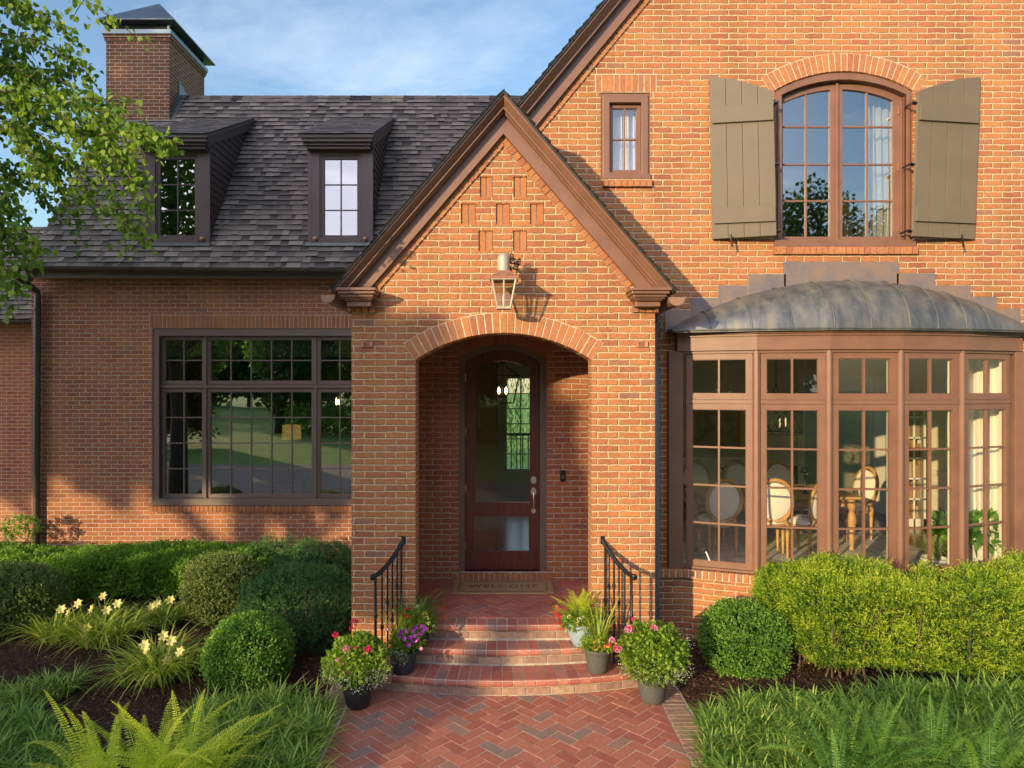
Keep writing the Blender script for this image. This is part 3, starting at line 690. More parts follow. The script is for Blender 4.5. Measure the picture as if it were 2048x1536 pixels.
mb = MB(); mb.add([(ex0, ey0, zc0), (ex1, ey0, zc0), (ex1, ey1, zc0), (ex0, ey1, zc0), ((ex0 + ex1) / 2, 13.05, zc1), ((ex0 + ex1) / 2, 13.15, zc1), (ex0, ey0, zc0 - .02), (ex1, ey0, zc0 - .02), (ex1, ey1, zc0 - .02), (ex0, ey1, zc0 - .02)],
                   [(0, 1, 4), (1, 2, 5, 4), (2, 3, 5), (3, 0, 4, 5), (6, 9, 8, 7), (0, 6, 7, 1), (1, 7, 8, 2), (2, 8, 9, 3), (3, 9, 6, 0)]); mb.build('cap_roof', 'capmetal', chim)
mb = MB(); zf = Z(241, CY0)
mb.box(cx0 - .01, cx1 + .01, CY0 - .015, CY0 + .1, zf - .16, zf)
fy = lambda y: EZ + (y - EY) * (RZ - EZ) / (RY - EY)
mb.add([(cx0 - .1, CY0 - .2, fy(CY0 - .2) + .03), (cx1 + .12, CY0 - .2, fy(CY0 - .2) + .03), (cx1 + .12, CY0, fy(CY0) + .03), (cx0 - .1, CY0, fy(CY0) + .03)], [(0, 1, 2, 3)])
mb.add([(cx1 + .012, CY0 - .02, fy(CY0) + .0), (cx1 + .012, CY0 - .02, fy(CY0) + .16), (cx1 + .012, RY, RZ + .16), (cx1 + .012, RY, RZ)], [(0, 1, 2, 3)])
mb.add([(cx1, CY0 - .02, fy(CY0) + .03), (cx1 + .1, CY0 - .02, fy(CY0) + .03), (cx1 + .1, RY, RZ + .04), (cx1, RY, RZ + .04)], [(0, 1, 2, 3)])
mb.add([(cx1 + .014, RY - .08, RZ + .02), (cx1 + .014, RY - .08, RZ + .28), (cx1 + .014, RY + .22, RZ + .14), (cx1 + .014, RY + .22, RZ - .02)], [(0, 1, 2, 3)])
mb.build('flashing', 'flash', chim)

# ---- dormers
YDM = 10.565
def dormer(c0, c1, e0, e1, eyp, tag_):
    """casing px c0..c1, roof eave px e0..e1 at front"""
    x0, x1 = X(c0, YDM), X(c1, YDM); zb = Z(489, YDM); zt_ = Z(292, YDM)
    wx0, wx1 = x0 + .155, x1 - .155; wz0, wz1 = Z(478, YDM), Z(309, YDM)
    mb = MB(); wall(mb, rect(x0, x1, zb, zt_ + .1), [rect(wx0, wx1, wz0, wz1)], YDM, .09)
    wall(mb, rect(wx0 - .001, wx1 + .001, wz0 - .001, wz1 + .001), [rect(wx0 + .025, wx1 - .025, wz0 + .025, wz1 - .025)], YDM + .02, .06)
    mb.box(wx0 - .005, wx1 + .005, YDM - .02, YDM + .01, zb + .01, wz0 - .004)
    d = mb.build('dormer', 'dormer', house, bevel=.004)
    sash(d, wx0 + .025, wx1 - .025, wz0 + .025, wz1 - .025, YDM + .03, 2, 3, 'dormer', 'glassd', .035, .016)
    # cheeks with lap siding
    yb = YDM + .05
    top = lambda y: zt_ + .12 + (y - YDM) * .48
    for (xa, sg) in ((x1, 1), (x0, -1)):
        z = zb; mb = MB()
        while z < 8.3:
            # front bound y where course height crosses; back bound on the roof
            zz0, zz1 = z, z + .112
            ya = YDM + .05
            # clip with the dormer roof (z < top(y)) -> y > (z - c)/.48
            yb0 = EY + (zz0 - EZ) * (RY - EY) / (RZ - EZ); yb1 = EY + (zz1 - EZ) * (RY - EY) / (RZ - EZ)
            yt0 = YDM + (zz0 - zt_ - .12) / .48; yt1 = YDM + (zz1 - zt_ - .12) / .48
            a0, a1 = max(ya, yt0), max(ya, yt1)
            if a0 < yb0 + .1 and zz0 < 8.2:
                a1 = min(a1, yb1 + .1)
                mb.add([(xa + sg * .022, a0, zz0), (xa + sg * .022, yb0 + .1, zz0), (xa + sg * .004, yb1 + .1, zz1 + .01), (xa + sg * .004, a1, zz1 + .01), (xa, a0, zz0), (xa, yb0 + .1, zz0)],
                       [(0, 1, 2, 3), (4, 5, 1, 0)])
            z += .112
        mb.box(xa - .03, xa + .03, YDM - .004, YDM + .05, zb, zt_ + .1)
        mb.build('lap_siding', 'dormer', d)
    # shed roof
    yf = 10.32; zf_ = Z(268, yf); X0, X1 = X(e0, yf), X(e1, yf); ybk = 12.34; zbk = Z(238, ybk)
    vv = Vector((0, ybk - yf, zbk - zf_)); ln = vv.length; vv.normalize()
    mb = MB(); mb.add([(X0, yf, zf_), (X1, yf, zf_), (X1, ybk, zbk), (X0, ybk, zbk), (X0, yf, zf_ - .05), (X1, yf, zf_ - .05), (X1, ybk, zbk - .05), (X0, ybk, zbk - .05)], [(0, 1, 2, 3), (4, 7, 6, 5), (0, 4, 5, 1), (1, 5, 6, 2), (0, 3, 7, 4)], .3)
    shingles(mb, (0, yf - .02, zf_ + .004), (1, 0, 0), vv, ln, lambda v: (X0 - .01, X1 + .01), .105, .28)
    mb.build('dormer_roof', 'shingle', d)
    mb = MB()
    mb.box(X0 + .02, X1 - .02, yf + .03, yf + .1, zf_ - .10, zf_ - .045); mb.box(X0 + .05, X1 - .05, yf + .08, YDM + .05, zf_ - .14, zf_ - .08)
    mb.box(X0 + .07, X1 - .07, yf + .12, YDM + .04, Z(292, yf) , zf_ - .12)
    for xx, sg in ((X1, -1), (X0, 1)):
        a, b = xx + sg * .02, xx + sg * .07
        lo = lambda y, o: zf_ - o + (y - yf) * (zbk - zf_) / (ybk - yf)
        mb.add([(q_, y_, lo(y_, o)) for q_ in (a, b) for (y_, o) in ((yf + .1, .05), (ybk + .1, .05), (ybk, .19), (yf + .13, .2))], [(0, 1, 2, 3), (4, 7, 6, 5), (3, 2, 6, 7), (0, 3, 7, 4)])
    mb.build('fascia', 'dormer', d, bevel=.003)
    for kx in (x0 + .085, x1 - .085):
        mb = MB(); r_ = .043; mb.lathe([(1e-6, 0)] + [(r_ * math.sin(t_), r_ * (1 - math.cos(t_))) for t_ in (.4, .8, 1.2, 1.57)], 0, 0, 16)
        mb.build('knob', 'copper', d, smooth=True, xf=Matrix.Translation((kx, YDM - .045, Z(478, YDM))) @ Matrix.Rotation(R(-90), 4, 'X'))
    mb = MB(); mb.box(x0 - .05, x1 + .05, YDM - .06, YDM + .02, zb - .03, zb + .015); mb.build('apron_flashing', 'flash', d)
    mb = MB(); mb.box(x0 + .1, x1 - .1, YDM + .5, YDM + .52, zb, zt_); mb.build('room_wall', 'plasterd', d)
    return d
dormer(290, 416, 263, 413, 268, 'a')
dormer(619.5, 742, 599, 746, 268, 'b')

# ---- far left wing
YWG = 12.4
mb = MB(); wall(mb, rect(-12, X(64, YWG), 0, 4.2), [], YWG, .2); mb.build('wing_wall', 'brickl', house)
mb = MB(); zw = Z(640, 12.2); wv = Vector((0, 1, 1.25)).normalized(); mb.add([(-12, 12.1, zw), (-7.35, 12.1, zw), (-8.0, 13.7, zw + 2.0), (-12, 13.7, zw + 2.0)], [(0, 1, 2, 3)], .3)
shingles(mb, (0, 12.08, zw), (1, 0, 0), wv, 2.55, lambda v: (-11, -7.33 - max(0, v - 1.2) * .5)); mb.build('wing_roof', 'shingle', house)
gutter('gutter', (-11, 12.02, zw - .03), (-7.4, 12.02, zw - .03), .06, 'darkgutter', house)

# ---- porch roof and trim
YE = 6.58
eL, eR = X(663, YE), X(1352, YE)
mb = MB()
mb.add([(apexX, YE, apexZ), (apexX, 10.9, apexZ), (eL, 10.9, rz(eL)), (eL, YE, rz(eL)), (eR, YE, rz(eR)), (eR, YR, rz(eR)), (apexX, YR, apexZ)], [(0, 1, 2, 3), (0, 4, 5, 6)], .3)
pl = math.hypot(apexX - eL, apexZ - rz(eL)); k = 1 / math.sqrt(1 + SL * SL)
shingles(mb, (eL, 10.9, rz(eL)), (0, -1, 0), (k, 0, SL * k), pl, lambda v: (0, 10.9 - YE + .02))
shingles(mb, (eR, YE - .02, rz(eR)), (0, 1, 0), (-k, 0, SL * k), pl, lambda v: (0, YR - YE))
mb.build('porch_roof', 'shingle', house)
def rake(mb, xa, xb, fz, a, b, y0, y1, y0b=None):
    """board between vertical offsets a,b below the roof line; y0b = front y at lower edge (for a sloped face)"""
    y0b = y0 if y0b is None else y0b; vs = []
    for x_ in (xa, xb): vs += [(x_, y0, fz(x_) - a), (x_, y0b, fz(x_) - b), (x_, y1, fz(x_) - b), (x_, y1, fz(x_) - a)]
    mb.add(vs, [(0, 1, 5, 4), (1, 2, 6, 5), (2, 3, 7, 6), (3, 0, 4, 7), (0, 3, 2, 1), (4, 5, 6, 7)])
mbA, mbB, mbC = MB(), MB(), MB()
for xe in (eL, eR):
    e2 = xe; 
    rake(mbA, e2, apexX, rz, -.012, .022, YE - .01, YE + .3)
    s_ = .02 if xe < 0 else -.02
    rake(mbB, e2 + s_, apexX, rz, .022, .05, YE + .012, YP); rake(mbB, e2 + 2 * s_, apexX, rz, .05, .115, YE + .02, YP, YE + .085); rake(mbB, e2 + 3 * s_, apexX, rz, .115, .135, YE + .075, YP); rake(mbB, e2 + 4 * s_, apexX, rz, .135, .16, YE + .11, YP, YE + .13)
    rake(mbC, xe + (.13 if xe < 0 else -.13), apexX, rz, .16, .345, YE + .175, YP + .02)
mbA.build('drip_edge', 'darkgutter', house); mbB.build('rake_moulding', 'trim', house); mbC.build('rake_board', 'trim', house)
# eave returns
for a, b, s_ in ((674, 753, 1), (1260, 1341, -1)):
    mb = MB(); lay = [(577.5, 583, 0, .30), (583, 589, 3, .275), (589, 594.5, 7, .24), (594.5, 597.5, 9, .215), (597.5, 600.5, 13, .19), (600.5, 611.5, 15.5, .15)]
    for t_, b_, ins, pr in lay:
        mb.box(X(a, YE) + ins * YE / F, X(b, YE) - ins * YE / F, YP - pr, YP + .02, Z(b_, 6.62), Z(t_, 6.62) + .001)
    xo = X(a, YE) if s_ == 1 else X(b, YE)
    # closed soffit box behind the return, up to the roof
    xi = px0 - .02 if s_ == 1 else px1 + .02
    mb.prism([(xo + .05 * s_, Z(583, 6.62)), (xi + .1 * s_, Z(583, 6.62)), (xi + .1 * s_, rz(xi) - .1), (xo + .05 * s_, rz(xo) - .03)], YE + .14, YP + .01)
    mb.build('eave_return', 'trim', house, bevel=.005)
    mb = MB(); xs = sorted((xo + .02 * s_, xi + .02 * s_)); mb.box(xs[0], xs[1], YP, 10.6 if s_ == 1 else YR, Z(592, 6.6), Z(588, 6.6)); mb.build('eave_soffit', 'trimd', house)
gutter('gutter', (X(655, 6.62), 6.62, Z(590, 6.62)), (X(655, 6.62), 10.2, Z(590, 6.62)), .073, 'guttercu', house)
gutter('gutter', (X(1354, 6.62), 6.62, Z(594, 6.62)), (X(1354, 6.62), YR, Z(594, 6.62)), .085, 'guttercu', house)
mb = MB(); mb.tube([(X(1354, 6.62) - .0, YR - .12, Z(600, 6.62) - .05), (px1 + .06, YP + .35, 3.2), (px1 + .05, YP + .2, 3.0), (px1 + .05, YP + .2, .1)], .04, 12); mb.build('downspout', M['capmetal'], house, smooth=True)

# ---- main gable wall
YG = 7.42
def gz(x): return Z(0, YG) + (x - X(1210, YG)) * 1.207
W1 = rect(X(1201.5, YR), X(1300, YR), Z(359, YR), Z(185.5, YR))
aw0, aw1 = X(1549, YR), X(1826, YR)
awp, (wcx, wcz, wr, wa) = seg_arch(aw0, aw1, Z(182, YR), Z(143, YR), Z(500, YR))
BX0, BX1 = 2.03, 5.8
bayhole = rect(BX0, BX1, .62, 3.4)
xr = 8.5
outl = [(px1 - .1, 0.), (px1 - .1, 3.64), (-.62, 3.64), (-.62, gz(-.62) - .2), (3.6, gz(3.6) - .2), (xr, gz(3.6) - .2), (xr, 0.)]
mb = MB(); wall(mb, outl, [W1, list(awp), bayhole], YR, .28); gw = mb.build('gable_wall', 'brick', house)
mb = MB(); arch_bricks(mb, wcx, wcz, wr + .001, wr + .20, wa + .03, 27, YR, .2); mb.build('window_arch_brick', 'piece', gw, bevel=.003)
mb = MB(); q = arc_pts(wcx, wcz, wr + .004, math.pi / 2 + wa + .03, math.pi / 2 - wa - .03, 30); q2 = arc_pts(wcx, wcz, wr + .205, math.pi / 2 + wa + .03, math.pi / 2 - wa - .03, 30); mb.prism(q + list(reversed(q2)), YR - .003, YR + .1)
mb.build('course_mortar', 'mortar', gw)
mb = MB(); mb.box(X(1190, YR), X(1313, YR), YR - .003, YR + .1, Z(185, YR), Z(148, YR)); mb.build('course_mortar', 'mortar', gw)
mb = MB(); mb.box(X(1206, YR), X(1301, YR), YR - .035, YR + .02, Z(374, YR), Z(360, YR)); mb.build('sill_mortar', 'mortar', gw)
mb = MB(); mb.box(X(1548, YR), X(1830, YR), YR - .035, YR + .02, Z(509, YR), Z(494, YR))
mb.build('sill_mortar', 'mortar', gw)
mb = MB(); soldier_row(mb, X(1191, YR), X(1312, YR), Z(184.5, YR), Z(149, YR), YR); mb.build('soldier_course', 'piece', gw)
mb = MB(); soldier_row(mb, X(1204, YR), X(1303, YR), Z(375.5, YR), Z(360.5, YR), YR - .04, .05); mb.build('brick_sill', 'piece', gw)
mb = MB(); soldier_row(mb, X(1545, YR), X(1832, YR), Z(510, YR), Z(494, YR), YR - .04, .05)
mb.build('brick_sill', 'piece', gw)
mb, mbm = MB(), MB(); rake_bricks(mb, mbm, -.45, gz, 3.4, .40, .52, YR); mb.build('rake_brick', 'piece', gw); mbm.build('rake_mortar', 'mortar', gw)
mb = MB(); gx0_, gx1_ = -.6, 4.2
mb.add([(gx0_, YG, gz(gx0_)), (gx1_, YG, gz(gx1_)), (gx1_, 13.5, gz(gx1_)), (gx0_, 13.5, gz(gx0_))], [(0, 1, 2, 3)], .3)
kk = 1 / math.sqrt(1 + 1.207 ** 2)
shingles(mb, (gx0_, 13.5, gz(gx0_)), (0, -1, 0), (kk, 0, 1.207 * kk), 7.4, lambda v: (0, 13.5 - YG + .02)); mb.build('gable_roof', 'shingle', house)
mbA, mbB, mbC = MB(), MB(), MB()
rake(mbA, gx0_, gx1_, gz, -.012, .025, YG - .01, YG + .2)
rake(mbB, gx0_, gx1_, gz, .025, .06, YG + .012, YR); rake(mbB, gx0_, gx1_, gz, .06, .15, YG + .02, YR, YG + .10); rake(mbB, gx0_, gx1_, gz, .15, .18, YG + .10, YR)
rake(mbC, gx0_, gx1_, gz, .18, .405, YG + .185, YR + .02)
mbA.build('drip_edge', 'darkgutter', house); mbB.build('rake_moulding', 'trim', house); mbC.build('rake_board', 'trim', house)

# ---- small window
def px_rect(a, b, c, d, D): return rect(X(a, D), X(b, D), Z(d, D), Z(c, D))
mb = MB(); wall(mb, W1, [px_rect(1219, 1283, 205, 345, YR)], YR + .012, .1); wall(mb, px_rect(1206, 1296, 190, 356, YR), [px_rect(1219, 1283, 205, 345, YR)], YR - .008, .03); mb.box(X(1205, YR), X(1300, YR), YR - .03, YR + .01, Z(359, YR), Z(349, YR))
sw = mb.build('small_window', 'trim', house, bevel=.004)
sash(sw, X(1219, YR) + .002, X(1283, YR) - .002, Z(345, YR) + .002, Z(205, YR) - .002, YR + .05, 2, 2, 'trim', glass_mat('glass_curtained', .12, (.9, .92, .95)), .038, .018)
# ---- arched casement window
fi, _ = seg_arch(X(1563, YR), X(1813, YR), Z(190, YR), Z(160, YR), Z(482, YR))
fo2, _ = seg_arch(X(1555, YR), X(1820, YR), Z(185.5, YR), Z(151, YR), Z(482, YR))
mb = MB(); wall(mb, list(awp), [list(fi)], YR + .015, .16); wall(mb, list(fo2), [list(fi)], YR - .01, .05)
mb.box(aw0 - .01, aw1 + .01, YR - .045, YR + .03, Z(494, YR), Z(481, YR))
aw = mb.build('arched_window', 'trim', house, bevel=.004)
s0, (scx, scz, sr, sa) = seg_arch(X(1563, YR), X(1813, YR), Z(190, YR), Z(160, YR))
xm = X(1679, YR)
def arcz(x_, r_, pad): return scz + math.sqrt(max(0, (r_ - pad) ** 2 - (x_ - scx) ** 2))
def half(xa, xb, pad, z0_):
    n_ = 10; pts = [(xa + (xb - xa) * i / n_, arcz(xa + (xb - xa) * i / n_, sr, pad)) for i in range(n_ + 1)]
    return [(xa, z0_)] + pts + [(xb, z0_)]
for (a, b, ga, gb) in ((1564, 1677, 1564 + 12 - 1, 1666.5), (1681, 1812, 1691, 1793)):
    if a == 1564: ga = 1565.5; a = 1555.5 + 1
    xa, xb = X(a, YR), X(b, YR)
    so = half(max(xa, X(1563.5, YR)), xb, .004, Z(481, YR)); gi = half(X(ga if a > 1600 else 1571, YR), X(gb, YR), .075, Z(470.5, YR))
    mb = MB(); wall(mb, so, [gi], YR + .07, .05)
    G0, G1 = gi[0][0], gi[-1][0]; mxx = (G0 + G1) / 2; mb.box(mxx - .01, mxx + .01, YR + .08, YR + .115, Z(471, YR), arcz(mxx, sr, .07))
    for py in (248, 324, 398): mb.box(G0 - .002, G1 + .002, YR + .083, YR + .112, Z(py, YR) - .01, Z(py, YR) + .01)
    mb.build('casement', 'trim', aw, bevel=.003)
    mb = MB(); mb.prism(gi, YR + .094, YR + .098); mb.build('pane', glass_mat('glass_upper', .30, (.9, .92, .92), .01) if 'glass_upper' not in bpy.data.materials else bpy.data.materials['glass_upper'], aw)
mb = MB(); mb.box(xm - .014, xm + .014, YR + .045, YR + .12, Z(482, YR), Z(161, YR)); mb.build('mullion', 'trim', aw, bevel=.003)
for py in (216, 330, 452): mb = MB(); mb.box(X(1802, YR), X(1805, YR), YR + .06, YR + .075, Z(py + 8, YR), Z(py - 8, YR)); mb.build('hinge', 'copper', aw)

# ---- shutters
def shutter(px_hinge_top, px_hinge_bot, px_far_top, px_far_bot, ys, lab):
    """outline given in pixels; hinge edge stands 0.2 m off the wall, far edge close to it"""
    yh, yfa = YR - .17, YR - .055
    P = lambda px_, py_, t: Vector((X(px_, yh + (yfa - yh) * t), yh + (yfa - yh) * t, Z(py_, yh + (yfa - yh) * t)))
    (zh_t, zh_b, zf_t, zf_b) = ys
    bt = lambda t: P(px_hinge_bot + (px_far_bot - px_hinge_bot) * t, zh_b + (zf_b - zh_b) * t, t)
    def tp(t):
        # arched head: sin easing
        yy = zh_t + (zf_t - zh_t) * math.sin(t * math.pi / 2)
        return P(px_hinge_top + (px_far_top - px_hinge_top) * t, yy, t)
    nrm = (bt(1) - bt(0)).cross(tp(0) - bt(0)).normalized()
    if nrm.y > 0: nrm = -nrm
    nb = 4; mb = MB()
    for k_ in range(nb):
        t0, t1 = k_ / nb + (.004 if k_ else 0), (k_ + 1) / nb - (.004 if k_ < nb - 1 else 0)
        ts = [t0 + (t1 - t0) * i / 5 for i in range(6)]
        poly = [bt(t0)] + [tp(t) for t in ts] + [bt(t1)]
        n_ = len(poly); vs = poly + [p - nrm * .03 for p in poly]
        mb.add(vs, [tuple(range(n_)), tuple(range(2 * n_ - 1, n_ - 1, -1))] + [(i, (i + 1) % n_, n_ + (i + 1) % n_, n_ + i) for i in range(n_)])
    vs = [bt(0), tp(0), tp(.5), tp(1), bt(1)]; mb.add([v - nrm * .012 for v in vs] + [v - nrm * .02 for v in vs], [(0, 1, 2, 3, 4)])
    sh = mb.build('shutter', 'shutter', house, bevel=.003)
    if lab: sh['label'] = lab
    lerp = lambda t, f: bt(t) + (tp(t) - bt(t)) * f
    def at_y(t, py):  # height by pixel row
        b_, a_ = bt(t), tp(t); D = b_.y; z = Z(py, D); f = (z - b_.z) / (a_.z - b_.z); return lerp(t, f)
    for (hA, hB, fA, fB) in (((209, 241, 214, 248)), ((412, 443, 417, 448))):
        mb = MB(); vs = [at_y(.015, hB) , at_y(.015, hA), at_y(.97, fA), at_y(.97, fB)]
        vs = [v + nrm * .001 for v in vs]; f_ = [v + nrm * .026 for v in vs]
        mb.add(f_ + vs, [(0, 1, 2, 3), (4, 7, 6, 5), (0, 4, 5, 1), (1, 5, 6, 2), (2, 6, 7, 3), (3, 7, 4, 0)]); mb.build('batten', 'shutter', sh, bevel=.003)
    for py in (205, 328, 462):
        p = at_y(.02, py) ; q_ = Vector((p.x + (-.06 if px_far_top > px_hinge_top else .06), YR + .0, p.z + .01))
        mb = MB(); mb.tube([p + nrm * .0 - nrm * .02, Vector((q_.x, p.y, q_.z)), q_], .011, 8); mb.box(min(p.x, q_.x) , max(p.x, q_.x), p.y + .02, p.y + .035, p.z - .015, p.z + .015); mb.build('hinge', 'iron', sh)
    b_ = bt(.74); mb = MB(); mb.tube([(b_.x, YR, b_.z - .01), (b_.x, b_.y - .05, b_.z - .005), (b_.x + .005, b_.y - .06, b_.z + .03)], .006, 8)
    mb.tube([(b_.x - .005, b_.y - .055, b_.z + .03), (b_.x, b_.y - .058, b_.z - .03), (b_.x + .02, b_.y - .05, b_.z - .11)], [.009, .007, .012], 8); mb.build('holdback', 'iron', sh)
shutter(1547, 1553, 1419, 1425, (182, 470.5, 154, 478), 'left shutter')
shutter(1837, 1826, 1962, 1950, (182, 472, 154, 478), 'right shutter')

# ---- bay window
P5 = [(2.03, 7.61), (2.76, 7.35), (3.505, 7.215), (4.27, 7.215), (5.03, 7.35), (5.76, 7.61)]
P5 = [(X(px_, y_), y_) for px_, y_ in ((1365, 7.62), (1513, 7.35), (1658, 7.215), (1801, 7.215), (1924, 7.345), (2026, 7.62))]
SZ, TZ = .87, 3.265
def facet_m(i):
    a, b = Vector((*P5[i], 0)), Vector((*P5[i + 1], 0)); d = (b - a); ln = d.length; d.normalize(); n_ = Vector((d.y, -d.x, 0))
    m = Matrix(((d.x, -n_.x, 0, a.x), (d.y, -n_.y, 0, a.y), (0, 0, 1, 0), (0, 0, 0, 1))); return m, ln
def off_poly(d, ext=0.):
    """bow outline pushed out by d"""
    pts = []
    for i, p in enumerate(P5):
        ns = []
        for j in (i - 1, i):
            if 0 <= j < 5:
                a, b = Vector(P5[j]), Vector(P5[j + 1]); t_ = (b - a).normalized(); ns.append(Vector((t_.y, -t_.x)))
        n_ = sum(ns, Vector((0, 0))).normalized(); n_ = n_ / max(.5, n_.dot(ns[0])); q_ = Vector(p) + n_ * d
        pts.append((q_.x, q_.y))
    return pts
mb = MB()
def ring(mb, d, z0_, z1_, xe=.0):
    o_ = off_poly(d); pts = [(o_[0][0] - xe, YR + .02)] + [(o_[0][0] - xe, o_[0][1])] * (1 if xe else 0) + o_ + [(o_[-1][0] + xe, o_[-1][1])] * (1 if xe else 0) + [(o_[-1][0] + xe, YR + .02)]
    mb.prismz(pts, z0_, z1_)
for d, a, b in ((.055, TZ, TZ + .15), (.075, TZ + .15, TZ + .175), (.10, TZ + .175, TZ + .20)): ring(mb, d, a, b, .05)
ring(mb, .02, TZ - .03, TZ, .02)
bay = mb.build('bay_window', 'trim', house, bevel=.005)
mb = MB()
mw_ = .045
for i, p in enumerate(P5):
    if 0 < i < 5: 
        m_, _ = facet_m(i); m2, _ = facet_m(i - 1); d = (Vector(off_poly(.015)[i])); mb.lathe([(.042, SZ), (.042, TZ)], p[0], p[1] + .012, 8)
mb.box(P5[0][0] - .16, P5[0][0] + .0, P5[0][1] - .03, YR + .3, SZ - .02, TZ); mb.box(P5[-1][0] + .0, P5[-1][0] + .14, P5[-1][1] - .03, YR + .3, SZ - .02, TZ)
mb.build('mullion', 'trim', bay, bevel=.004)
zr0, zr1 = Z(808, 7.3), Z(800, 7.3)
for i in range(5):
    m_, ln = facet_m(i)
    mb = MB(); mb.box(.04, ln - .04, -.008, .05, zr0 , zr1); mb.build('rail', 'trim', bay, xf=m_); mb = MB(); mb.box(.02, ln - .02, -.02, .06, SZ - .012, SZ + .012); mb.build('sill', 'trim', bay, xf=m_)
    for (za, zb_, rows) in ((SZ + .012, zr0, 4), (zr1, TZ - .03, 1)):
        sash(bay, .043, ln - .043, za + .003, zb_ - .003, .002, 2, rows, 'trim', 'glassb', .06, .02, flip=m_, dep=.05)
# white inner stops catch the light
for i in range(5):
    m_, ln = facet_m(i); mb = MB(); wall(mb, rect(.05, ln - .05, SZ + .02, TZ - .04), [rect(.1, ln - .1, SZ + .075, TZ - .09)], .054, .03)
    mb.box(.1, ln - .1, .056, .08, zr0 - .03, zr1 + .03); mb.build('inner_trim', 'white', bay, xf=m_)
# base: brick apron + rowlock sill
mb = MB(); bo = off_poly(-.01); mb.prismz([(px1 - .02, YR + .02), (px1 - .02, YR - .06)] + bo + [(bo[-1][0] + .3, YR - .03), (bo[-1][0] + .3, YR + .02)], 0, SZ - .115)
mb.build('bay_base', 'brick', house)
mb = MB(); mbm = MB()
so = [(px1 + .0, YR - .1)] + off_poly(.05) + [(6.0, YR - .06)]
for i in range(len(so) - 1):
    a, b = Vector((*so[i], 0)), Vector((*so[i + 1], 0)); d = b - a; ln = d.length; d.normalize(); n_ = Vector((d.y, -d.x, 0)); k_ = max(1, round(ln / .07))
    for j in range(k_):
        s0_, s1_ = ln * j / k_ + .005, ln * (j + 1) / k_ - .005; p = [a + d * s0_, a + d * s1_, a + d * s1_ - n_ * .2, a + d * s0_ - n_ * .2]
        mb.prismz([(v.x, v.y) for v in p], SZ - .115, SZ - .022 + random.uniform(-.002, .002))
    p = [a - n_ * .01, b - n_ * .01, b - n_ * .2, a - n_ * .2]; mbm.prismz([(v.x, v.y) for v in p], SZ - .118, SZ - .03)
sillo = mb.build('bay_sill', 'piece', house, bevel=.012); mbm.build('sill_mortar', 'mortar', sillo)
# bay roof: from a bowed eave up to an arc on the wall
arcx0, arcx1 = X(1334, YR), X(2050, YR); arcz0, arcz1 = Z(660, YR), Z(562, YR)
bcx = (arcx0 + arcx1) / 2; bhw = (arcx1 - arcx0) / 2; bsg = arcz1 - arcz0; bR = (bhw ** 2 + bsg ** 2) / (2 * bsg); bcz = arcz1 - bR
EZB = TZ + .215
def eave_pt(t):
    # param 0..1 along the outline pushed out
    o_ = off_poly(.15); o_ = [(arcx0, YR - .02), (o_[0][0] - .10, o_[0][1] - .05)] + o_[1:5] + [(o_[5][0] + .10, o_[5][1] - .05), (arcx1, YR - .02)]
    xs = o_[1][0] + (o_[-2][0] - o_[1][0]) * t
    for j in range(1, len(o_) - 2):
        if o_[j][0] - 1e-6 <= xs <= o_[j + 1][0] + 1e-6:
            f = (xs - o_[j][0]) / (o_[j + 1][0] - o_[j][0]); return Vector((xs, o_[j][1] + f * (o_[j + 1][1] - o_[j][1]), EZB))
    return Vector((xs, o_[-2][1], EZB))
def top_pt(t):
    x_ = arcx0 + (arcx1 - arcx0) * (.5 + (t - .5) * 1.0); return Vector((x_, YR, bcz + math.sqrt(max(0, bR * bR - (x_ - bcx) ** 2))))
def roof_pt(t, s):
    e, p = eave_pt(t), top_pt(t)
    hgt = max(p.z - e.z, .0)
    y = e.y + (p.y - e.y) * (1 - math.cos(s * math.pi / 2)) ** .9 ; z = e.z + hgt * math.sin(s * math.pi / 2) ** .95
    x_ = e.x + (p.x - e.x) * s ** 1.2
    return Vector((x_, y, z))
NT, NS = 60, 14
vs = [roof_pt(i / NT, j / NS) for i in range(NT + 1) for j in range(NS + 1)]; fs = [(i * (NS + 1) + j, (i + 1) * (NS + 1) + j, (i + 1) * (NS + 1) + j + 1, i * (NS + 1) + j + 1) for i in range(NT) for j in range(NS)]
mb = MB(); mb.add(vs, fs, .5)
lip = [roof_pt(i / NT, 0) for i in range(NT + 1)]
mb.add([p for p in lip] + [p - Vector((0, 0, .022)) for p in lip], [(i, i + 1, NT + 2 + i, NT + 1 + i) for i in range(NT)], .5)
# side closures
for t in (0, 1):
    pts = [roof_pt(t, j / NS) for j in range(NS + 1)]; mb.add(pts + [Vector((pts[0].x, YR, EZB))], [tuple(range(NS + 2))], .5)
broof = mb.build('bay_roof', 'patina', house, smooth=True)
mb = MB(); mb.tube([(arcx0 + .0, YR - .03, EZB)] + [tuple(p + Vector((0, -.004, .0))) for p in lip[::4]] + [(arcx1, YR - .03, EZB)], .012, 6)
mb.build('drip_edge', 'patina', broof)
for px_b, px_t in ((1432, 1423), (1508, 1486), (1583, 1554), (1661, 1628), (1734, 1700), (1810, 1776), (1873, 1850), (1937, 1893), (1992, 1920)):
    tt = (X(px_b, 7.15) - eave_pt(0).x) / (eave_pt(1).x - eave_pt(0).x); tt = min(max(tt, .02), .98)
    mb = MB(); pts = [roof_pt(tt, j / 12) + Vector((0, -.006, .006)) for j in range(13)]; mb.tube([tuple(p) for p in pts], .0095, 6); mb.build('seam', 'patina', broof)
zs_steps = [(75, 200, 285), (200, 325, 227), (325, 465, 168), (465, 635, 115), (635, 1167, 57), (1167, 1338, 112), (1338, 1507, 168), (1507, 1630, 222), (1630, 1745, 278)]
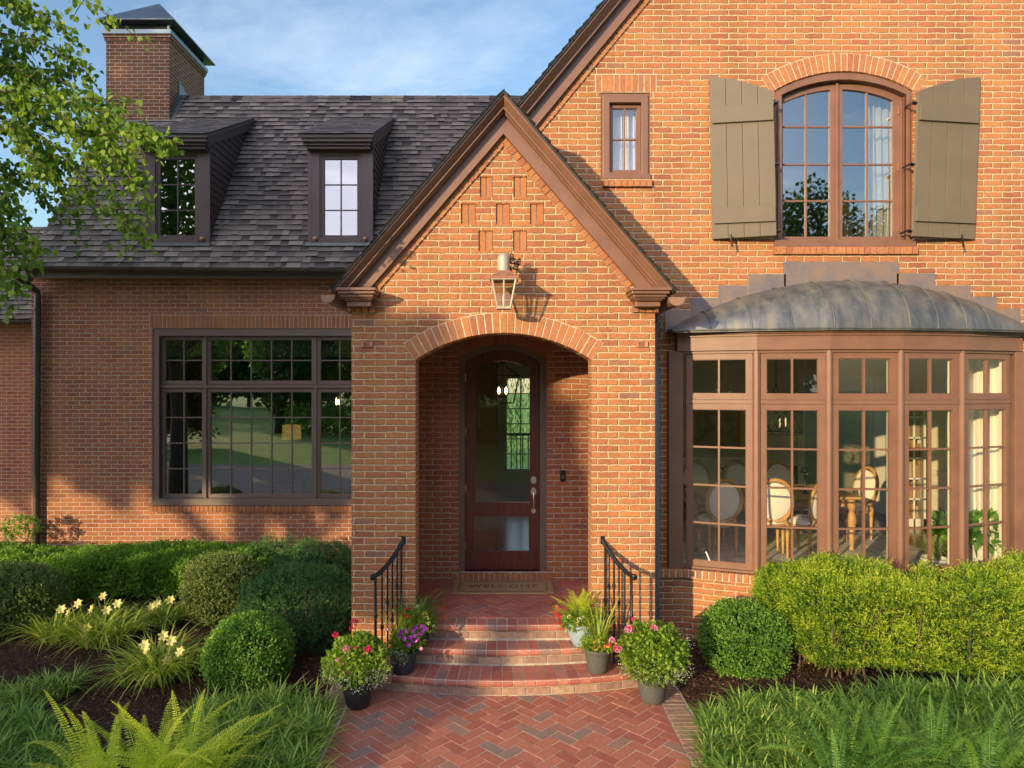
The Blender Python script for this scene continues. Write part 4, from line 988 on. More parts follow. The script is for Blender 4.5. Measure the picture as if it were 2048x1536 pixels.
for i, (a, b, t_) in enumerate(zs_steps):
    pa, pb, pt = 1300 + a / 2.3636, 1300 + b / 2.3636, 500 + t_ / 2.3636
    mb = MB(); yy = YR - .012 - (.006 if i % 2 else 0) - (.006 if i == 4 else 0); xa, xb = X(pa, YR) - .012, X(pb, YR) + .012
    zb_ = max(EZB, min(bcz + math.sqrt(max(0, bR * bR - (x_ - bcx) ** 2)) for x_ in (max(xa, arcx0), min(xb, arcx1))) - .06)
    mb.box(xa, xb, yy, YR + .01, zb_, Z(pt, YR)); mb.build('step_flashing', 'cuflash', house, bevel=.002)

# ================================================================== INTERIORS (house parts)
FZ = .6
mb = MB()
# dining room shell
mb.box(1.7, 7.1, 12.4, 12.5, FZ, 3.45) if False else None
wall(mb, rect(1.7, 7.2, FZ, 3.5), [rect(X(1608, 12.4), X(1745, 12.4), FZ + .001, Z(752, 12.4))], 12.4, .1)
mb.box(1.62, 1.7, YR + .28, 12.4, FZ, 3.5); mb.box(7.1, 7.2, 9.25, 12.4, FZ, 3.5); mb.box(7.1, 7.2, YR + .28, 8.05, FZ, 3.5); mb.box(7.1, 7.2, 8.05, 9.25, FZ, 1.2); mb.box(7.1, 7.2, 8.05, 9.25, 3.2, 3.5)  # unseen opening in the right wall, added to let sky light in
mb.build('dining_room_wall', 'plaster', house)
mb = MB(); mb.box(1.62, 7.2, YR + .1, 12.5, 3.46, 3.52); mb.box(BX0, BX1, 7.3, YR + .1, 3.25, 3.3) if False else None; mb.build('dining_room_ceiling', 'ceil', house)
mb = MB(); mb.box(1.62, 7.2, YR + .02, 12.5, .5, FZ); ff = off_poly(-.08); mb.prismz([(BX0 + .05, YR + .3)] + ff + [(BX1 - .05, YR + .3)], .5, FZ - .003); mb.build('dining_room_floor', 'floor', house)
mb = MB(); zt = Z(752, 12.4); xa, xb = X(1608, 12.4), X(1745, 12.4)
mb.box(xa - .12, xa, 12.36, 12.42, FZ, zt + .12); mb.box(xb, xb + .12, 12.36, 12.42, FZ, zt + .12); mb.box(xa, xb, 12.36, 12.42, zt, zt + .12)
mb.box(1.7, xa - .12, 12.37, 12.41, FZ + .82, FZ + .9); mb.box(1.7, xa - .12, 12.37, 12.41, FZ, FZ + .16)
mb.box(7.05, 7.1, 8, 12.4, FZ + .82, FZ + .9); mb.box(7.05, 7.1, 8, 12.4, FZ, FZ + .16)
for yy in (9.0, 9.8, 10.6): mb.box(7.06, 7.1, yy, yy + .06, FZ + .9, 3.4)
mb.box(6.75, 6.79, 12.0, 12.38, FZ, zt); mb.build('dining_room_trim', 'white', house)
mb = MB(); mb.box(1.7, xa - .12, 12.385, 12.398, FZ + .16, FZ + .82); mb.build('wainscot', 'darkwood', house)
mb = MB(); mb.box(4.8, 7.4, 13.6, 13.7, .4, 3.5); mb.box(4.8, 7.4, 12.5, 13.6, .55, FZ); mb.build('hall_wall', 'plasterd', house)
# hall behind the door
mb = MB(); hwx0, hwx1 = X(1014, 14), X(1014, 14) + 1.25
wall(mb, rect(-1.9, 1.9, FZ, 3.9), [rect(hwx0, hwx1, Z(938, 14), Z(757, 14))], 14., .1); mb.box(-1.9, -1.8, YI + .25, 14, FZ, 3.9); mb.box(1.45, 1.55, YI + .25, 14, FZ, 3.9); mb.build('entry_hall_wall', 'plaster', house)
mb = MB(); mb.box(-1.9, 1.6, YI + .2, 14.1, .5, FZ); mb.build('entry_hall_floor', 'floor', house)
mb = MB(); mb.box(-1.9, 1.6, YI + .25, 14.1, 3.8, 3.9); mb.build('entry_hall_ceiling', 'ceil', house)
mb = MB(); mb.box(hwx0 - .25, hwx0 - .02, 13.93, 14., FZ, 3.3); mb.box(hwx0, hwx1, 13.95, 14., FZ, FZ + .5)
for xx in (hwx0 + .28, hwx0 + .56, hwx0 + .9): mb.box(xx - .012, xx + .012, 13.98, 14.02, Z(938, 14), Z(757, 14))
for i in range(1, 6): zz = Z(938, 14) + i * (Z(757, 14) - Z(938, 14)) / 6; mb.box(hwx0, hwx1, 13.985, 14.015, zz - .01, zz + .01)
mb.build('hall_window', 'white', house)
mb = MB(); aW, bW = Vector((-.40, 8.75)), Vector((X(990, 9.6), 9.6)); d = (bW - aW).normalized(); n_ = Vector((d.y, -d.x)) * .04
for (s0_, s1_, z0_, z1_) in ((0, .14, FZ, 3.2), (.14, .34, FZ, 2.3), (.14, .34, 2.75, 3.2), (.34, (bW - aW).length, FZ, 3.2)):
    p, q_ = aW + d * s0_, aW + d * s1_; mb.prismz([tuple(p), tuple(q_), tuple(q_ + n_), tuple(p + n_)], z0_, z1_)
mb.build('inner_door_leaf', simple('inner_door_wood', (.22, .12, .05), .5, 0, .25, 9), house)
# living room
mb = MB(); mb.box(-7.2, -1.3, 14.5, 14.6, FZ, 4.2); mb.box(-7.2, -7.1, YL + .25, 14.6, FZ, 4.2); mb.box(-1.7, -1.6, YL + .25, 14.6, FZ, 4.2); mb.build('living_room_wall', 'plasterd', house)
mb = MB(); mb.box(-7.2, -1.3, YL + .2, 14.6, .5, FZ); mb.build('living_room_floor', 'floor', house)
mb = MB(); mb.box(-7.2, -1.3, YL + .2, 14.6, 4.15, 4.2); mb.build('living_room_ceiling', 'ceil', house)
mb = MB(); zb0 = Z(709, YL)
z = Z(674, YL)
while z > zb0: mb.box(WX0 + .1, WX1 - .05, YL + .17, YL + .178 + random.uniform(0, .006), z - .026, z - .004); z -= .03
mb.build('woven_blind', simple('woven_blind', (.5, .45, .26), .9, 0, .3, 40), pw)
# upper room
mb = MB(); mb.box(1.0, 7, YR + 2.2, YR + 2.3, 4.2, 7.2); mb.box(1.0, 7, YR + .28, YR + 2.3, 4.1, 4.2); mb.box(1., 7, YR + .28, YR + 2.3, 6.9, 7.0); mb.box(.95, 1., YR + .28, YR + 2.3, 4.2, 7.0); mb.box(7., 7.05, YR + .28, YR + 2.3, 4.2, 7.0); mb.build('upper_room_wall', 'plasterd', house)
def curtain(name, lab, pts, z0_, z1_, folds=9, amp=.035, flare=.0):
    """pts: two (x,y) ends; wavy hanging cloth with thickness from solidify"""
    a, b = Vector(pts[0]), Vector(pts[1]); d = b - a; ln = d.length; d.normalize(); n_ = Vector((d.y, -d.x)); NU = folds * 8; NV = 8; vs = []
    for j in range(NV + 1):
        w_ = 1 + flare * (1 - j / NV)
        for i in range(NU + 1):
            u = i / NU; o_ = amp * math.sin(u * folds * 2 * math.pi + j * .15) * (1 + .3 * math.sin(j * .7)); p = a + d * ln * u * w_ + n_ * o_; vs.append((p.x, p.y, z0_ + (z1_ - z0_) * j / NV))
    fs = [(j * (NU + 1) + i, j * (NU + 1) + i + 1, (j + 1) * (NU + 1) + i + 1, (j + 1) * (NU + 1) + i) for j in range(NV) for i in range(NU)]
    mb = MB(); mb.add(vs, fs, .5); o = mb.build(name, 'cloth', None, smooth=True); md = o.modifiers.new('s', 'SOLIDIFY'); md.thickness = .003
    tag(o, lab, 'curtain'); return o
curtain('curtain', 'white curtain gathered behind the left half of the small four pane window', ((X(1224, YR), YR + .2), (X(1250, YR), YR + .2)), Z(350, YR), Z(200, YR), 5, .012)
curtain('curtain', 'white curtain gathered behind the right half of the small four pane window', ((X(1252, YR), YR + .2), (X(1280, YR), YR + .2)), Z(350, YR), Z(200, YR), 5, .012)
curtain('curtain', 'thin white curtain at the left edge of the upper arched window', ((X(1560, YR), YR + .3), (X(1588, YR), YR + .32)), 4.3, 6.5, 4, .03)
curtain('curtain', 'bright white curtain filling the right side of the upper arched window', ((X(1762, YR), YR + .33), (X(1830, YR), YR + .3)), 4.3, 6.5, 5, .035)
curtain('curtain', 'white floor length curtain at the right end of the bay window', ((5.30, 8.12), (5.78, 7.78)), FZ, 3.35, 6, .035)
curtain('curtain', 'white drape further inside at the right of the bay window, beside the bookcase', ((6.1, 8.2), (6.6, 8.1)), FZ, 3.35, 6, .03)

# ================================================================== LANTERN
YLN = 6.50; lx = X(1008, YLN)
ln_ = thing('wall_lantern', 'bronze and copper gas lantern hung on the brick gable above the arch', 'lantern', (lx, YP, Z(545, YP)))
zt_, zb_ = Z(560, YLN), Z(616, YLN); wt, wb = .112, .06
mb = MB()
for (sx, sy) in ((-1, -1), (1, -1), (1, 1), (-1, 1)):
    mb.tube([(lx + sx * wb, YLN + sy * wb, zb_), (lx + sx * wt, YLN + sy * wt, zt_)], .0105, 6)
for zz, w_ in ((zb_, wb), (zt_, wt)):
    mb.add([(lx + sx * w_ * k_, YLN + sy * w_ * k_, zz + dz) for dz in (-.012, .012) for k_ in (.86, 1.1) for sx, sy in ((-1, -1), (1, -1), (1, 1), (-1, 1))],
           [(4 + i, 4 + (i + 1) % 4, 12 + (i + 1) % 4, 12 + i) for i in range(4)] + [(i, (i + 1) % 4, 4 + (i + 1) % 4, 4 + i) for i in range(4)] + [(8 + i, 8 + (i + 1) % 4, 12 + (i + 1) % 4, 12 + i) for i in range(4)])
mb.box(lx - wb * .9, lx + wb * .9, YLN - wb * .9, YLN + wb * .9, zb_ - .008, zb_ + .004)
mb.tube([(lx, YLN - wb, zb_), (lx, YLN - wt, zt_)], .009, 6)
mb.build('lantern_frame', 'lantern', ln_)
mb = MB(); mb.add([(lx + sx * w_, YLN + sy * w_, zz) for zz, w_ in ((zb_, wb * .96), (zt_, wt * .96)) for sx, sy in ((-1, -1), (1, -1), (1, 1), (-1, 1))], [(i, (i + 1) % 4, 4 + (i + 1) % 4, 4 + i) for i in range(4)]); mb.build('lantern_glass', 'glassl', ln_)
mb = MB(); zh = Z(542, YLN); mb.add([(lx + sx * w_, YLN + sy * w_, zz) for zz, w_ in ((zt_ + .0, .135), (zt_ + .012, .135), (zt_ + .05, .085), (zh, .055)) for sx, sy in ((-1, -1), (1, -1), (1, 1), (-1, 1))],
    [(4 * k_ + i, 4 * k_ + (i + 1) % 4, 4 * k_ + 4 + (i + 1) % 4, 4 * k_ + 4 + i) for k_ in range(3) for i in range(4)] + [(3, 2, 1, 0), (12, 13, 14, 15)]); mb.build('lantern_hood', 'copper', ln_, bevel=.003)
mb = MB(); zp = Z(505, YLN); mb.lathe([(.058, zh - .01), (.060, zh + .03), (.060, zp - .06), (.052, zp - .03), (.034, zp - .01), (1e-5, zp)], lx - .005, YLN, 24); mb.build('vent_pipe', 'lantern', ln_, smooth=True)
mb = MB(); zz = Z(535, YP); mb.tube([(lx, YP, zz + .02), (lx, YLN, zz + .02)], .012, 8); mb.box(lx - .03, lx + .03, YP - .014, YP, zz - .12, zz + .14)
def scroll(cx_, cy_, cz_, r0, turns, s=1):
    return [(cx_ + .015 * i / 20, cy_ + s * (r0 * (1 - i / 26)) * math.cos(i / 20 * turns * 2 * math.pi), cz_ + (r0 * (1 - i / 26)) * math.sin(i / 20 * turns * 2 * math.pi)) for i in range(21)]
for (ox, cy_, cz_, r0, s) in ((.03, 6.72, zz + .06, .05, 1), (.05, 6.62, zz + .03, .04, -1), (.06, 6.7, zz - .05, .045, 1), (.03, 6.64, zz - .03, .035, -1), (.02, 6.76, zz + .10, .03, -1)):
    mb.tube(scroll(lx + ox, cy_, cz_, r0, 1.3, s), .006, 6)
for (ox, oz, r0) in ((.085, .02, .032), (.135, -.0, .026), (.07, .075, .036), (.11, -.045, .03), (.15, .03, .018)):
    mb.tube([(lx + ox + r0 * (1 - i / 26) * math.cos(i / 20 * 8 + oz * 30), 6.60, zz + oz + r0 * (1 - i / 26) * math.sin(i / 20 * 8 + oz * 30)) for i in range(21)], .0055, 6)
mb.tube([(lx, 6.6, zz + .02), (lx + .08, 6.6, zz + .0), (lx + .16, 6.6, zz - .01)], .006, 6)
mb.build('scroll_bracket', 'iron', ln_)
mb = MB(); mb.lathe([(.016, zb_), (.016, zb_ + .1), (.012, zb_ + .12), (1e-5, zb_ + .13)], lx - .01, YLN, 12); mb.build('burner', 'white', ln_)

# ================================================================== GROUND, PATH, STEPS
def struct(name, mb, mat, **k):
    o = mb.build(name, mat, None, **k); o['kind'] = 'structure'; return o
mb = MB(); mb.add([(-220, -250, -.012), (220, -250, -.012), (220, 200, -.012), (-220, 200, -.012)], [(0, 1, 2, 3)]); struct('lawn', mb, 'lawn')
mb = MB(); mb.add([(-60, -3.2, -.004), (60, -3.2, -.004), (60, 3.6, -.004), (-60, 3.6, -.004)], [(0, 1, 2, 3)])
struct('driveway', mb, 'asphalt')
# gently mounded planting beds
def bed(name, x0, x1, y0, y1, hx):
    nx, ny = 70, 60; vs = []; 
    for j in range(ny + 1):
        for i in range(nx + 1):
            x_ = x0 + (x1 - x0) * i / nx; y_ = y0 + (y1 - y0) * j / ny
            e = min(abs(x_ - hx) / .7, 1) * min((y_ - y0) / .5, 1)
            vs.append((x_, y_, .004 + e * (.03 + .03 * math.sin(x_ * 1.7 + 1) * math.cos(y_ * 1.3) + .008 * math.sin(x_ * 9) * math.sin(y_ * 11))))
    fs = [(j * (nx + 1) + i, j * (nx + 1) + i + 1, (j + 1) * (nx + 1) + i + 1, (j + 1) * (nx + 1) + i) for j in range(ny) for i in range(nx)]
    mb = MB(); mb.add(vs, fs); o = struct(name, mb, 'mulch', smooth=True); return o
PL, PR = -1.38, 1.435
bed('mulch_bed', -13, PL - .21, 3.7, 12.3, PL - .21); bed('mulch_bed', PR + .21, 10, 3.7, 8.0, PR + .21)
# mulch chips
n = 26000; xs = np.concatenate([rng.uniform(-7.5, PL - .23, n * 2 // 3), rng.uniform(PR + .23, 4.2, n // 3)]); n = len(xs); ys = rng.uniform(4.4, 9.2, n)
zz = .03 + .03 * np.sin(xs * 1.7 + 1) * np.cos(ys * 1.3); e = np.minimum(np.minimum(np.abs(xs - (PL - .21)), np.abs(xs - (PR + .21))) / .7, 1); zz = .010 + e * zz + rng.uniform(0, .02, n)
P = np.stack([xs, ys, zz], 1); a = rng.uniform(0, 6.28, n); D = unit(np.stack([np.cos(a), np.sin(a), rng.uniform(-.3, .5, n)], 1)); W = rdir(n) * np.array([1, 1, .4])
lv = LV(); lv.leaves(P, D, W, rng.uniform(.02, .06, n), rng.uniform(.006, .016, n), fold=.3); o = lv.build('mulch_chips', 'chip'); o['kind'] = 'stuff'; o['label'] = 'shredded brown bark mulch strewn over the planting beds'; o['category'] = 'mulch'

def clip_poly(poly, a, b, c):
    """keep a*x+b*y<=c"""
    out = []
    for i in range(len(poly)):
        p, q = poly[i], poly[(i + 1) % len(poly)]; dp, dq = a * p[0] + b * p[1] - c, a * q[0] + b * q[1] - c
        if dp <= 0: out.append(p)
        if (dp < 0 < dq) or (dq < 0 < dp):
            t = dp / (dp - dq); out.append((p[0] + (q[0] - p[0]) * t, p[1] + (q[1] - p[1]) * t))
    return out
def herring(mb, x0, x1, y0, y1, z, W_=.104, gap=.0115, th=.03, jz=.0015, ox=0, oy=0):
    cx_, cy_ = (x0 + x1) / 2 + ox, (y0 + y1) / 2 + oy; n = int(max(x1 - x0, y1 - y0) / W_) + 6; c = math.cos(R(45)); s = math.sin(R(45))
    for i in range(-n, n):
        for j in range(-n, n):
            r_ = (i - j) % 4
            if r_ == 0: w, h = 2, 1
            elif r_ == 3: w, h = 1, 2
            else: continue
            g = gap / 2; xa, ya, xb, yb = i * W_ + g, j * W_ + g, (i + w) * W_ - g, (j + h) * W_ - g
            p = [(xa, ya), (xb, ya), (xb, yb), (xa, yb)]; p = [(cx_ + u_ * c - v_ * s, cy_ + u_ * s + v_ * c) for u_, v_ in p]
            if max(q[0] for q in p) < x0 or min(q[0] for q in p) > x1 or max(q[1] for q in p) < y0 or min(q[1] for q in p) > y1: continue
            for a_, b_, c_ in ((-1, 0, -x0), (1, 0, x1), (0, -1, -y0), (0, 1, y1)):
                p = clip_poly(p, a_, b_, c_)
                if len(p) < 3: break
            if len(p) < 3: continue
            zz_ = z + random.uniform(-jz, jz); mb.prismz(p, zz_ - th, zz_)
mb = MB(); herring(mb, PL, PR, 3.4, 6.72, .012, oy=.03)
path = struct('path', mb, 'paver', bevel=.0025)
mb = MB(); mb.box(PL - .24, PR + .24, 3.4, 6.9, -.03, .007); struct('path_mortar', mb, 'mortar')
mb = MB(); y = 3.4
while y < 6.85:
    for (a, b) in ((PL - .225, PL - .024), (PR + .012, PR + .215)):
        mb.box(a + random.uniform(-.004, .004), b, y + .005, y + .062, -.02, .013 + random.uniform(-.002, .002), rnd=random.uniform(.3, 1))
    y += .067
struct('path_border', mb, M['riser'], bevel=.003)
mb = MB(); mb.box(PL - .022, PL - .002, 3.4, 6.7, 0, .014); struct('path_edge_joint', mb, simple('lime_mortar', (.6, .56, .47), .9, 0, .2, 20, .6, 80))

# steps
steps = thing('brick_steps', 'three curved brick steps and herringbone landing leading up to the front door', 'steps', (0, 6.6, 0))
def arc_y(y0, k_, x_): return y0 + k_ * x_ * x_
LZ = .49
specs = [  # front y at centre, curvature, half width, top z, row kinds
    (6.285, .11, 1.36, .163), (6.595, .095, 1.10, .326), (6.815, .03, .98, LZ)]
for si, (y0, k_, hw, zt_) in enumerate(specs):
    zb_ = zt_ - .163 if si else 0.
    # core mortar body
    n = 24; xs_ = [-hw + 2 * hw * i / n for i in range(n + 1)]
    mbc = MB(); poly = [(x_, arc_y(y0, k_, x_) + .035) for x_ in xs_] + [(hw, 7.0), (-hw, 7.0)]; mbc.prismz(poly, zb_ - (.02 if si else 0), zt_ - .06)
    mbc.build('step_core', 'mortarg', steps)
    # riser bricks (stretchers) under the nosing
    mbr = MB(); nb = int(2 * hw / .21)
    for i in range(nb):
        xa, xb = -hw + 2 * hw * i / nb + .006, -hw + 2 * hw * (i + 1) / nb - .006; ya, yb = arc_y(y0, k_, xa) + .026, arc_y(y0, k_, xb) + .026
        mbr.add([(xa, ya, zb_ + .022), (xb, yb, zb_ + .022), (xb, yb, zt_ - .078), (xa, ya, zt_ - .078), (xa, ya + .1, zb_ + .022), (xb, yb + .1, zb_ + .022), (xb, yb + .1, zt_ - .078), (xa, ya + .1, zt_ - .078)],
                [(0, 1, 2, 3), (4, 7, 6, 5), (0, 4, 5, 1), (3, 2, 6, 7), (0, 3, 7, 4), (1, 5, 6, 2)])
    mbr.build('riser', 'riser', steps, bevel=.003)
    # bullnose rowlocks
    mbt = MB(); nb = int(round(2 * hw / .104)); mbb = MB()
    for i in range(nb):
        t0, t1 = -hw + 2 * hw * i / nb, -hw + 2 * hw * (i + 1) / nb; f0 = 1 - (.13 if si < 2 else 0) ; g = .0055
        c_ = random.random()
        for row, (d0, d1) in enumerate(((0., .20), (.208, .34 if si < 2 else .205))):
            if si == 2 and row == 1: continue
            prof = [(.012, -.062), (.002, -.045), (0, -.03), (.006, -.014), (.02, -.003), (.035, 0)] if row == 0 else [(0, 0)]
            ring_ = []
            for xx in (t0 + g, t1 - g):
                sc = lambda d: xx * (1 - d * (.16 if si < 2 else .0)); yy = arc_y(y0, k_, xx)
                pr = [(sc(d0 + a_), yy + d0 + a_, zt_ + b_) for a_, b_ in prof] + [(sc(d1), yy + d1, zt_), (sc(d1), yy + d1, zt_ - .06)] + ([] if row == 0 else [(sc(d0), yy + d0, zt_ - .06)])
                ring_.append(pr)
            m_ = len(ring_[0]); mbt.add(ring_[0] + ring_[1], [tuple(range(m_)), tuple(range(2 * m_ - 1, m_ - 1, -1))] + [(q_, (q_ + 1) % m_, m_ + (q_ + 1) % m_, m_ + q_) for q_ in range(m_)], min(1, max(0, c_ + random.uniform(-.2, .2))))
    mbt.build('tread', 'steppaver', steps)
    # mortar bed just below the tread faces
    n = 24; xs_ = [-hw + 2 * hw * i / n for i in range(n + 1)]
    poly = [(x_, arc_y(y0, k_, x_) + .012) for x_ in xs_] + [(hw * .97, 7.0), (-hw * .97, 7.0)]; mbc = MB(); mbc.prismz(poly, zt_ - .055, zt_ - .006); mbc.build('tread_joint', 'mortar', steps)
mb = MB(); herring(mb, px0 + .27, px1 - .27, 7.03, YI, LZ + .002, oy=.02); mb.build('landing', 'steppaver', steps)
mb = MB(); mb.box(px0 + .25, px1 - .25, 6.98, YI + .01, .1, LZ - .003); mb.build('landing_joint', 'mortar', steps)

# doormat
mx0, mx1, my0, my1 = -.575, .60, 7.80, 8.31; mz = LZ + .004
mat_ = thing('doormat', 'tan coir doormat with WELCOME and a double border line on the landing', 'doormat', (0, 8.05, LZ))
mb = MB(); mb.box(mx0, mx1, my0, my1, mz, mz + .018); mb.build('coir_pad', 'coir', mat_, bevel=.005)
mb = MB(); zt_ = mz + .0195
for ins, w_ in ((.07, .010), (.095, .005)):
    a, b, c, d = mx0 + ins, mx1 - ins, my0 + ins * .7, my1 - ins * .7
    c2 = .04
    for (p, q) in (((a, c + c2), (a, d - c2)), ((b, c + c2), (b, d - c2))): mb.box(p[0] - w_ / 2, p[0] + w_ / 2, p[1], q[1], zt_ - .003, zt_)
    for yy in (c, d): mb.box(a + c2, b - c2, yy - w_ / 2, yy + w_ / 2, zt_ - .003, zt_)
    for (ca, cb, s1, s2) in ((a, c, 1, 1), (b, c, -1, 1), (a, d, 1, -1), (b, d, -1, -1)):
        mb.prismz([(ca + s1 * c2, cb - w_ / 2), (ca + s1 * c2, cb + w_ / 2), (ca + w_ / 2 * s1, cb + s2 * c2), (ca - w_ / 2 * s1, cb + s2 * c2)], zt_ - .003, zt_ - .0002)
mb.build('border_line', 'ink', mat_)
cu = bpy.data.curves.new('txt', 'FONT'); cu.body = 'WELCOME'; cu.size = .155; cu.align_x = 'CENTER'; cu.align_y = 'CENTER'; cu.space_character = 1.15; cu.extrude = .001
to = bpy.data.objects.new('txt', cu); C.objects.link(to); bpy.context.view_layer.update()
me = bpy.data.meshes.new_from_object(to.evaluated_get(bpy.context.evaluated_depsgraph_get())); bpy.data.objects.remove(to)
me.materials.clear(); me.materials.append(M['ink'])
# add slab serifs by thickening: plain letters kept, widened
lo = bpy.data.objects.new('lettering', me); C.objects.link(lo); lo.parent = mat_; lo.location = (.012, (my0 + my1) / 2 - 8.05 + .0, zt_ - LZ + .0005); lo.scale = (1.0, 1.05, 1)

# ================================================================== HANDRAILS
def handrail(s, lab):
    w0 = (s * .985 + (.02 if s > 0 else 0), YP - .0, Z(1080, YP))
    w1 = (s * 1.235 + .015, 6.47, 1.075)
    t = thing('handrail', lab, 'handrail', (s * 1.1, 6.6, 0), group='iron handrails')
    n = 16; pts = []
    for i in range(n + 1):
        u = i / n; x_ = w0[0] + (w1[0] - w0[0]) * u; y_ = w0[1] + (w1[1] - w0[1]) * u
        # concave sweep: steep first then shallow
        z_ = w1[2] + (w0[2] - w1[2]) * ((1 - u) ** 1.7)
        pts.append((x_, y_, z_))
    mb = MB(); rr = [.022] * (n + 1); mb.tube(pts, rr, 10)
    # volute knob
    mb.lathe([(1e-5, w1[2] - .035), (.024, w1[2] - .028), (.032, w1[2] - .005), (.026, w1[2] + .02), (1e-5, w1[2] + .03)], w1[0], w1[1] - .01, 14)
    mb.build('top_rail', 'iron', t, smooth=True)
    for k_, u in enumerate((.93, .72, .54, .38, .22, .08)):
        x_, y_ = w0[0] + (w1[0] - w0[0]) * u, w0[1] + (w1[1] - w0[1]) * u; z_ = w1[2] + (w0[2] - w1[2]) * ((1 - u) ** 1.7)
        # which step carries it
        zb = 0.
        for (yy, kk_, hw, zt2) in specs:
            if abs(x_) < hw and y_ > arc_y(yy, kk_, x_): zb = zt2
        if k_ == 0:
            mb = MB(); zt2 = z_ - .01
            prof = [(.034, zb), (.034, zb + .01), (.024, zb + .03), (.017, zb + .06), (.024, zb + .09), (.016, zb + .11), (.014, zb + .16), (.021, zb + .19), (.013, zb + .21), (.013, zb + .5), (.019, zb + .52), (.019, zb + .535), (.013, zb + .55), (.012, zt2)]
            mb.lathe(prof, x_, y_, 14); mb.build('newel_post', 'iron', t, smooth=True)
        else:
            mb = MB(); mb.tube([(x_, y_, zb), (x_, y_, z_)], .0085, 8); zk = zb + (.42 if k_ % 2 else .62) * (z_ - zb)
            mb.lathe([(.008, zk - .03), (.017, zk - .018), (.011, zk - .008), (.022, zk), (.011, zk + .008), (.017, zk + .018), (.008, zk + .03)], x_, y_, 10)
            mb.build('baluster', 'iron', t, smooth=True)
    mb = MB(); mb.box(w0[0] - .02, w0[0] + .02, YP - .006, YP + .002, w0[2] - .04, w0[2] + .04); mb.build('wall_plate', 'iron', t)
handrail(-1, 'curved black iron handrail on the left side of the steps, against the shaded pier')
handrail(1, 'curved black iron handrail on the right side of the steps, against the sunlit pier')

# ================================================================== PLANTS
def surf_noise(d, seed, f=3.):
    r = np.random.default_rng(seed); out = np.zeros(len(d))
    for k in range(7):
        a = r.normal(size=3) * f * (1 + k * .5); out += np.sin(d @ a + r.uniform(0, 6.28)) / (1 + k * .6)
    return out / 2.6
def shoots(t, P, nr, ln, needle, mat, k=18, name='new_shoots', tone=(.55, 1.)):
    '''feathery side shoots: needles in two ranks along a curved stem'''
    m = len(P); D = unit(nr * .6 + np.array([0, -.1, .75]) + rng.normal(size=(m, 3)) * .35); W = unit(np.cross(D, rdir(m))); B = unit(rdir(m) + np.array([0, 0, -.3])); lv = LV(); L_ = ln * rng.uniform(.5, 1.2, m)
    tn = rng.uniform(tone[0], tone[1], m)
    for i in range(k):
        s_ = i / (k - 1); q = P + D * (L_ * s_)[:, None] + B * (L_ * .22 * s_ * s_)[:, None]
        for sg in (1, -1): lv.leaves(q, unit(D * .7 + W * sg * .8 + B * .1), rdir(m), needle * (1.15 - .6 * s_) * np.ones(m), needle * .28, np.clip(tn - .25 + .3 * s_, 0, 1))
    lv.build(name, mat, t)
def shrub(name, lab, c, rad, n, ln, wd, mat, p=2.4, rough=.08, seed=1, sprig=6, up=.35, group=None, zlow=-.85, cat='shrub', f=3., stems=True, shell=.16, box=None, shag=.5):
    t = thing(name, lab, cat, (c[0], c[1], 0), group)
    c = np.array(c); rad = np.array(rad)
    m = n // sprig; d = rdir(int(m * 1.6)); d = d[d[:, 2] > zlow][:m]; m = len(d)
    se = (np.abs(d) ** p).sum(1) ** (-1 / p)          # superellipsoid radius
    rr = se * (1 + rough * surf_noise(d, seed, f) + rough * .5 * surf_noise(d, seed + 9, f * 3))
    depth = 1 - shell * rng.random(m) ** 2
    base = c + d * rad * (rr * depth)[:, None]
    nr = unit(d / rad * (np.abs(d) ** (p - 2) if p > 2 else 1)); nr = unit(nr + d * .5)
    sd = unit(nr * .75 + np.array([0, 0, up]) + rng.normal(size=(m, 3)) * shag)
    lv = LV(); tone = np.clip(.42 + .28 * surf_noise(d, seed + 3, f * 2.2) + .16 * rng.normal(size=m) + .12 * d[:, 2], 0, 1)
    sl = ln * 2.2
    for k in range(sprig):
        s_ = (k + .5) / sprig
        P = base + sd * (s_ * sl * (.7 + .6 * rng.random(m)))[:, None] - sd * sl * .3
        D = unit(sd * .8 + rdir(m) * .9); W = rdir(m)
        lv.leaves(P, D, W, ln * rng.uniform(.7, 1.3, m), wd * rng.uniform(.7, 1.3, m), np.clip(tone + .12 * (s_ - .5) * 2 + .08 * rng.normal(size=m), 0, 1))
    lv.build('foliage', mat, t)
    if cat == 'shrub' and stems: kx = rng.choice(m, min(m, 140), replace=False); shoots(t, base[kx], nr[kx], .065, ln * .9, mat, 8, 'stray_shoots', (.5, 1.))
    # inner twigs
    if stems:
        mb = MB()
        for k in range(26):
            dd = rdir(1)[0]; dd[2] = abs(dd[2]) * .8; e = c + dd * rad * .78; b = np.array([c[0] + rng.normal() * rad[0] * .12, c[1] + rng.normal() * rad[1] * .12, 0.])
            mid = (b + e) / 2 + rng.normal(size=3) * .03; mb.tube([tuple(b), tuple(mid), tuple(e)], [.011, .008, .004], 5)
        mb.build('stem', 'bark2', t)
        # dense inner leaves, darkened as painted shade inside the shrub
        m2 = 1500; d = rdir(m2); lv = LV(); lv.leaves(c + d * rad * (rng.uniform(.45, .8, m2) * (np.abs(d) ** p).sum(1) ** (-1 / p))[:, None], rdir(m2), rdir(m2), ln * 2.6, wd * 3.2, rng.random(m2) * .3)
        lv.build('inner_foliage', mat, t)
    return t
shrub('boxwood_ball', 'clipped round boxwood ball in the left mulch bed, nearest to the brick path', (X(497, 6.5), 6.52, .325), (.375, .37, .34), 26000, .022, .014, 'l_box', p=2.5, rough=.055, seed=2, group='boxwood balls')
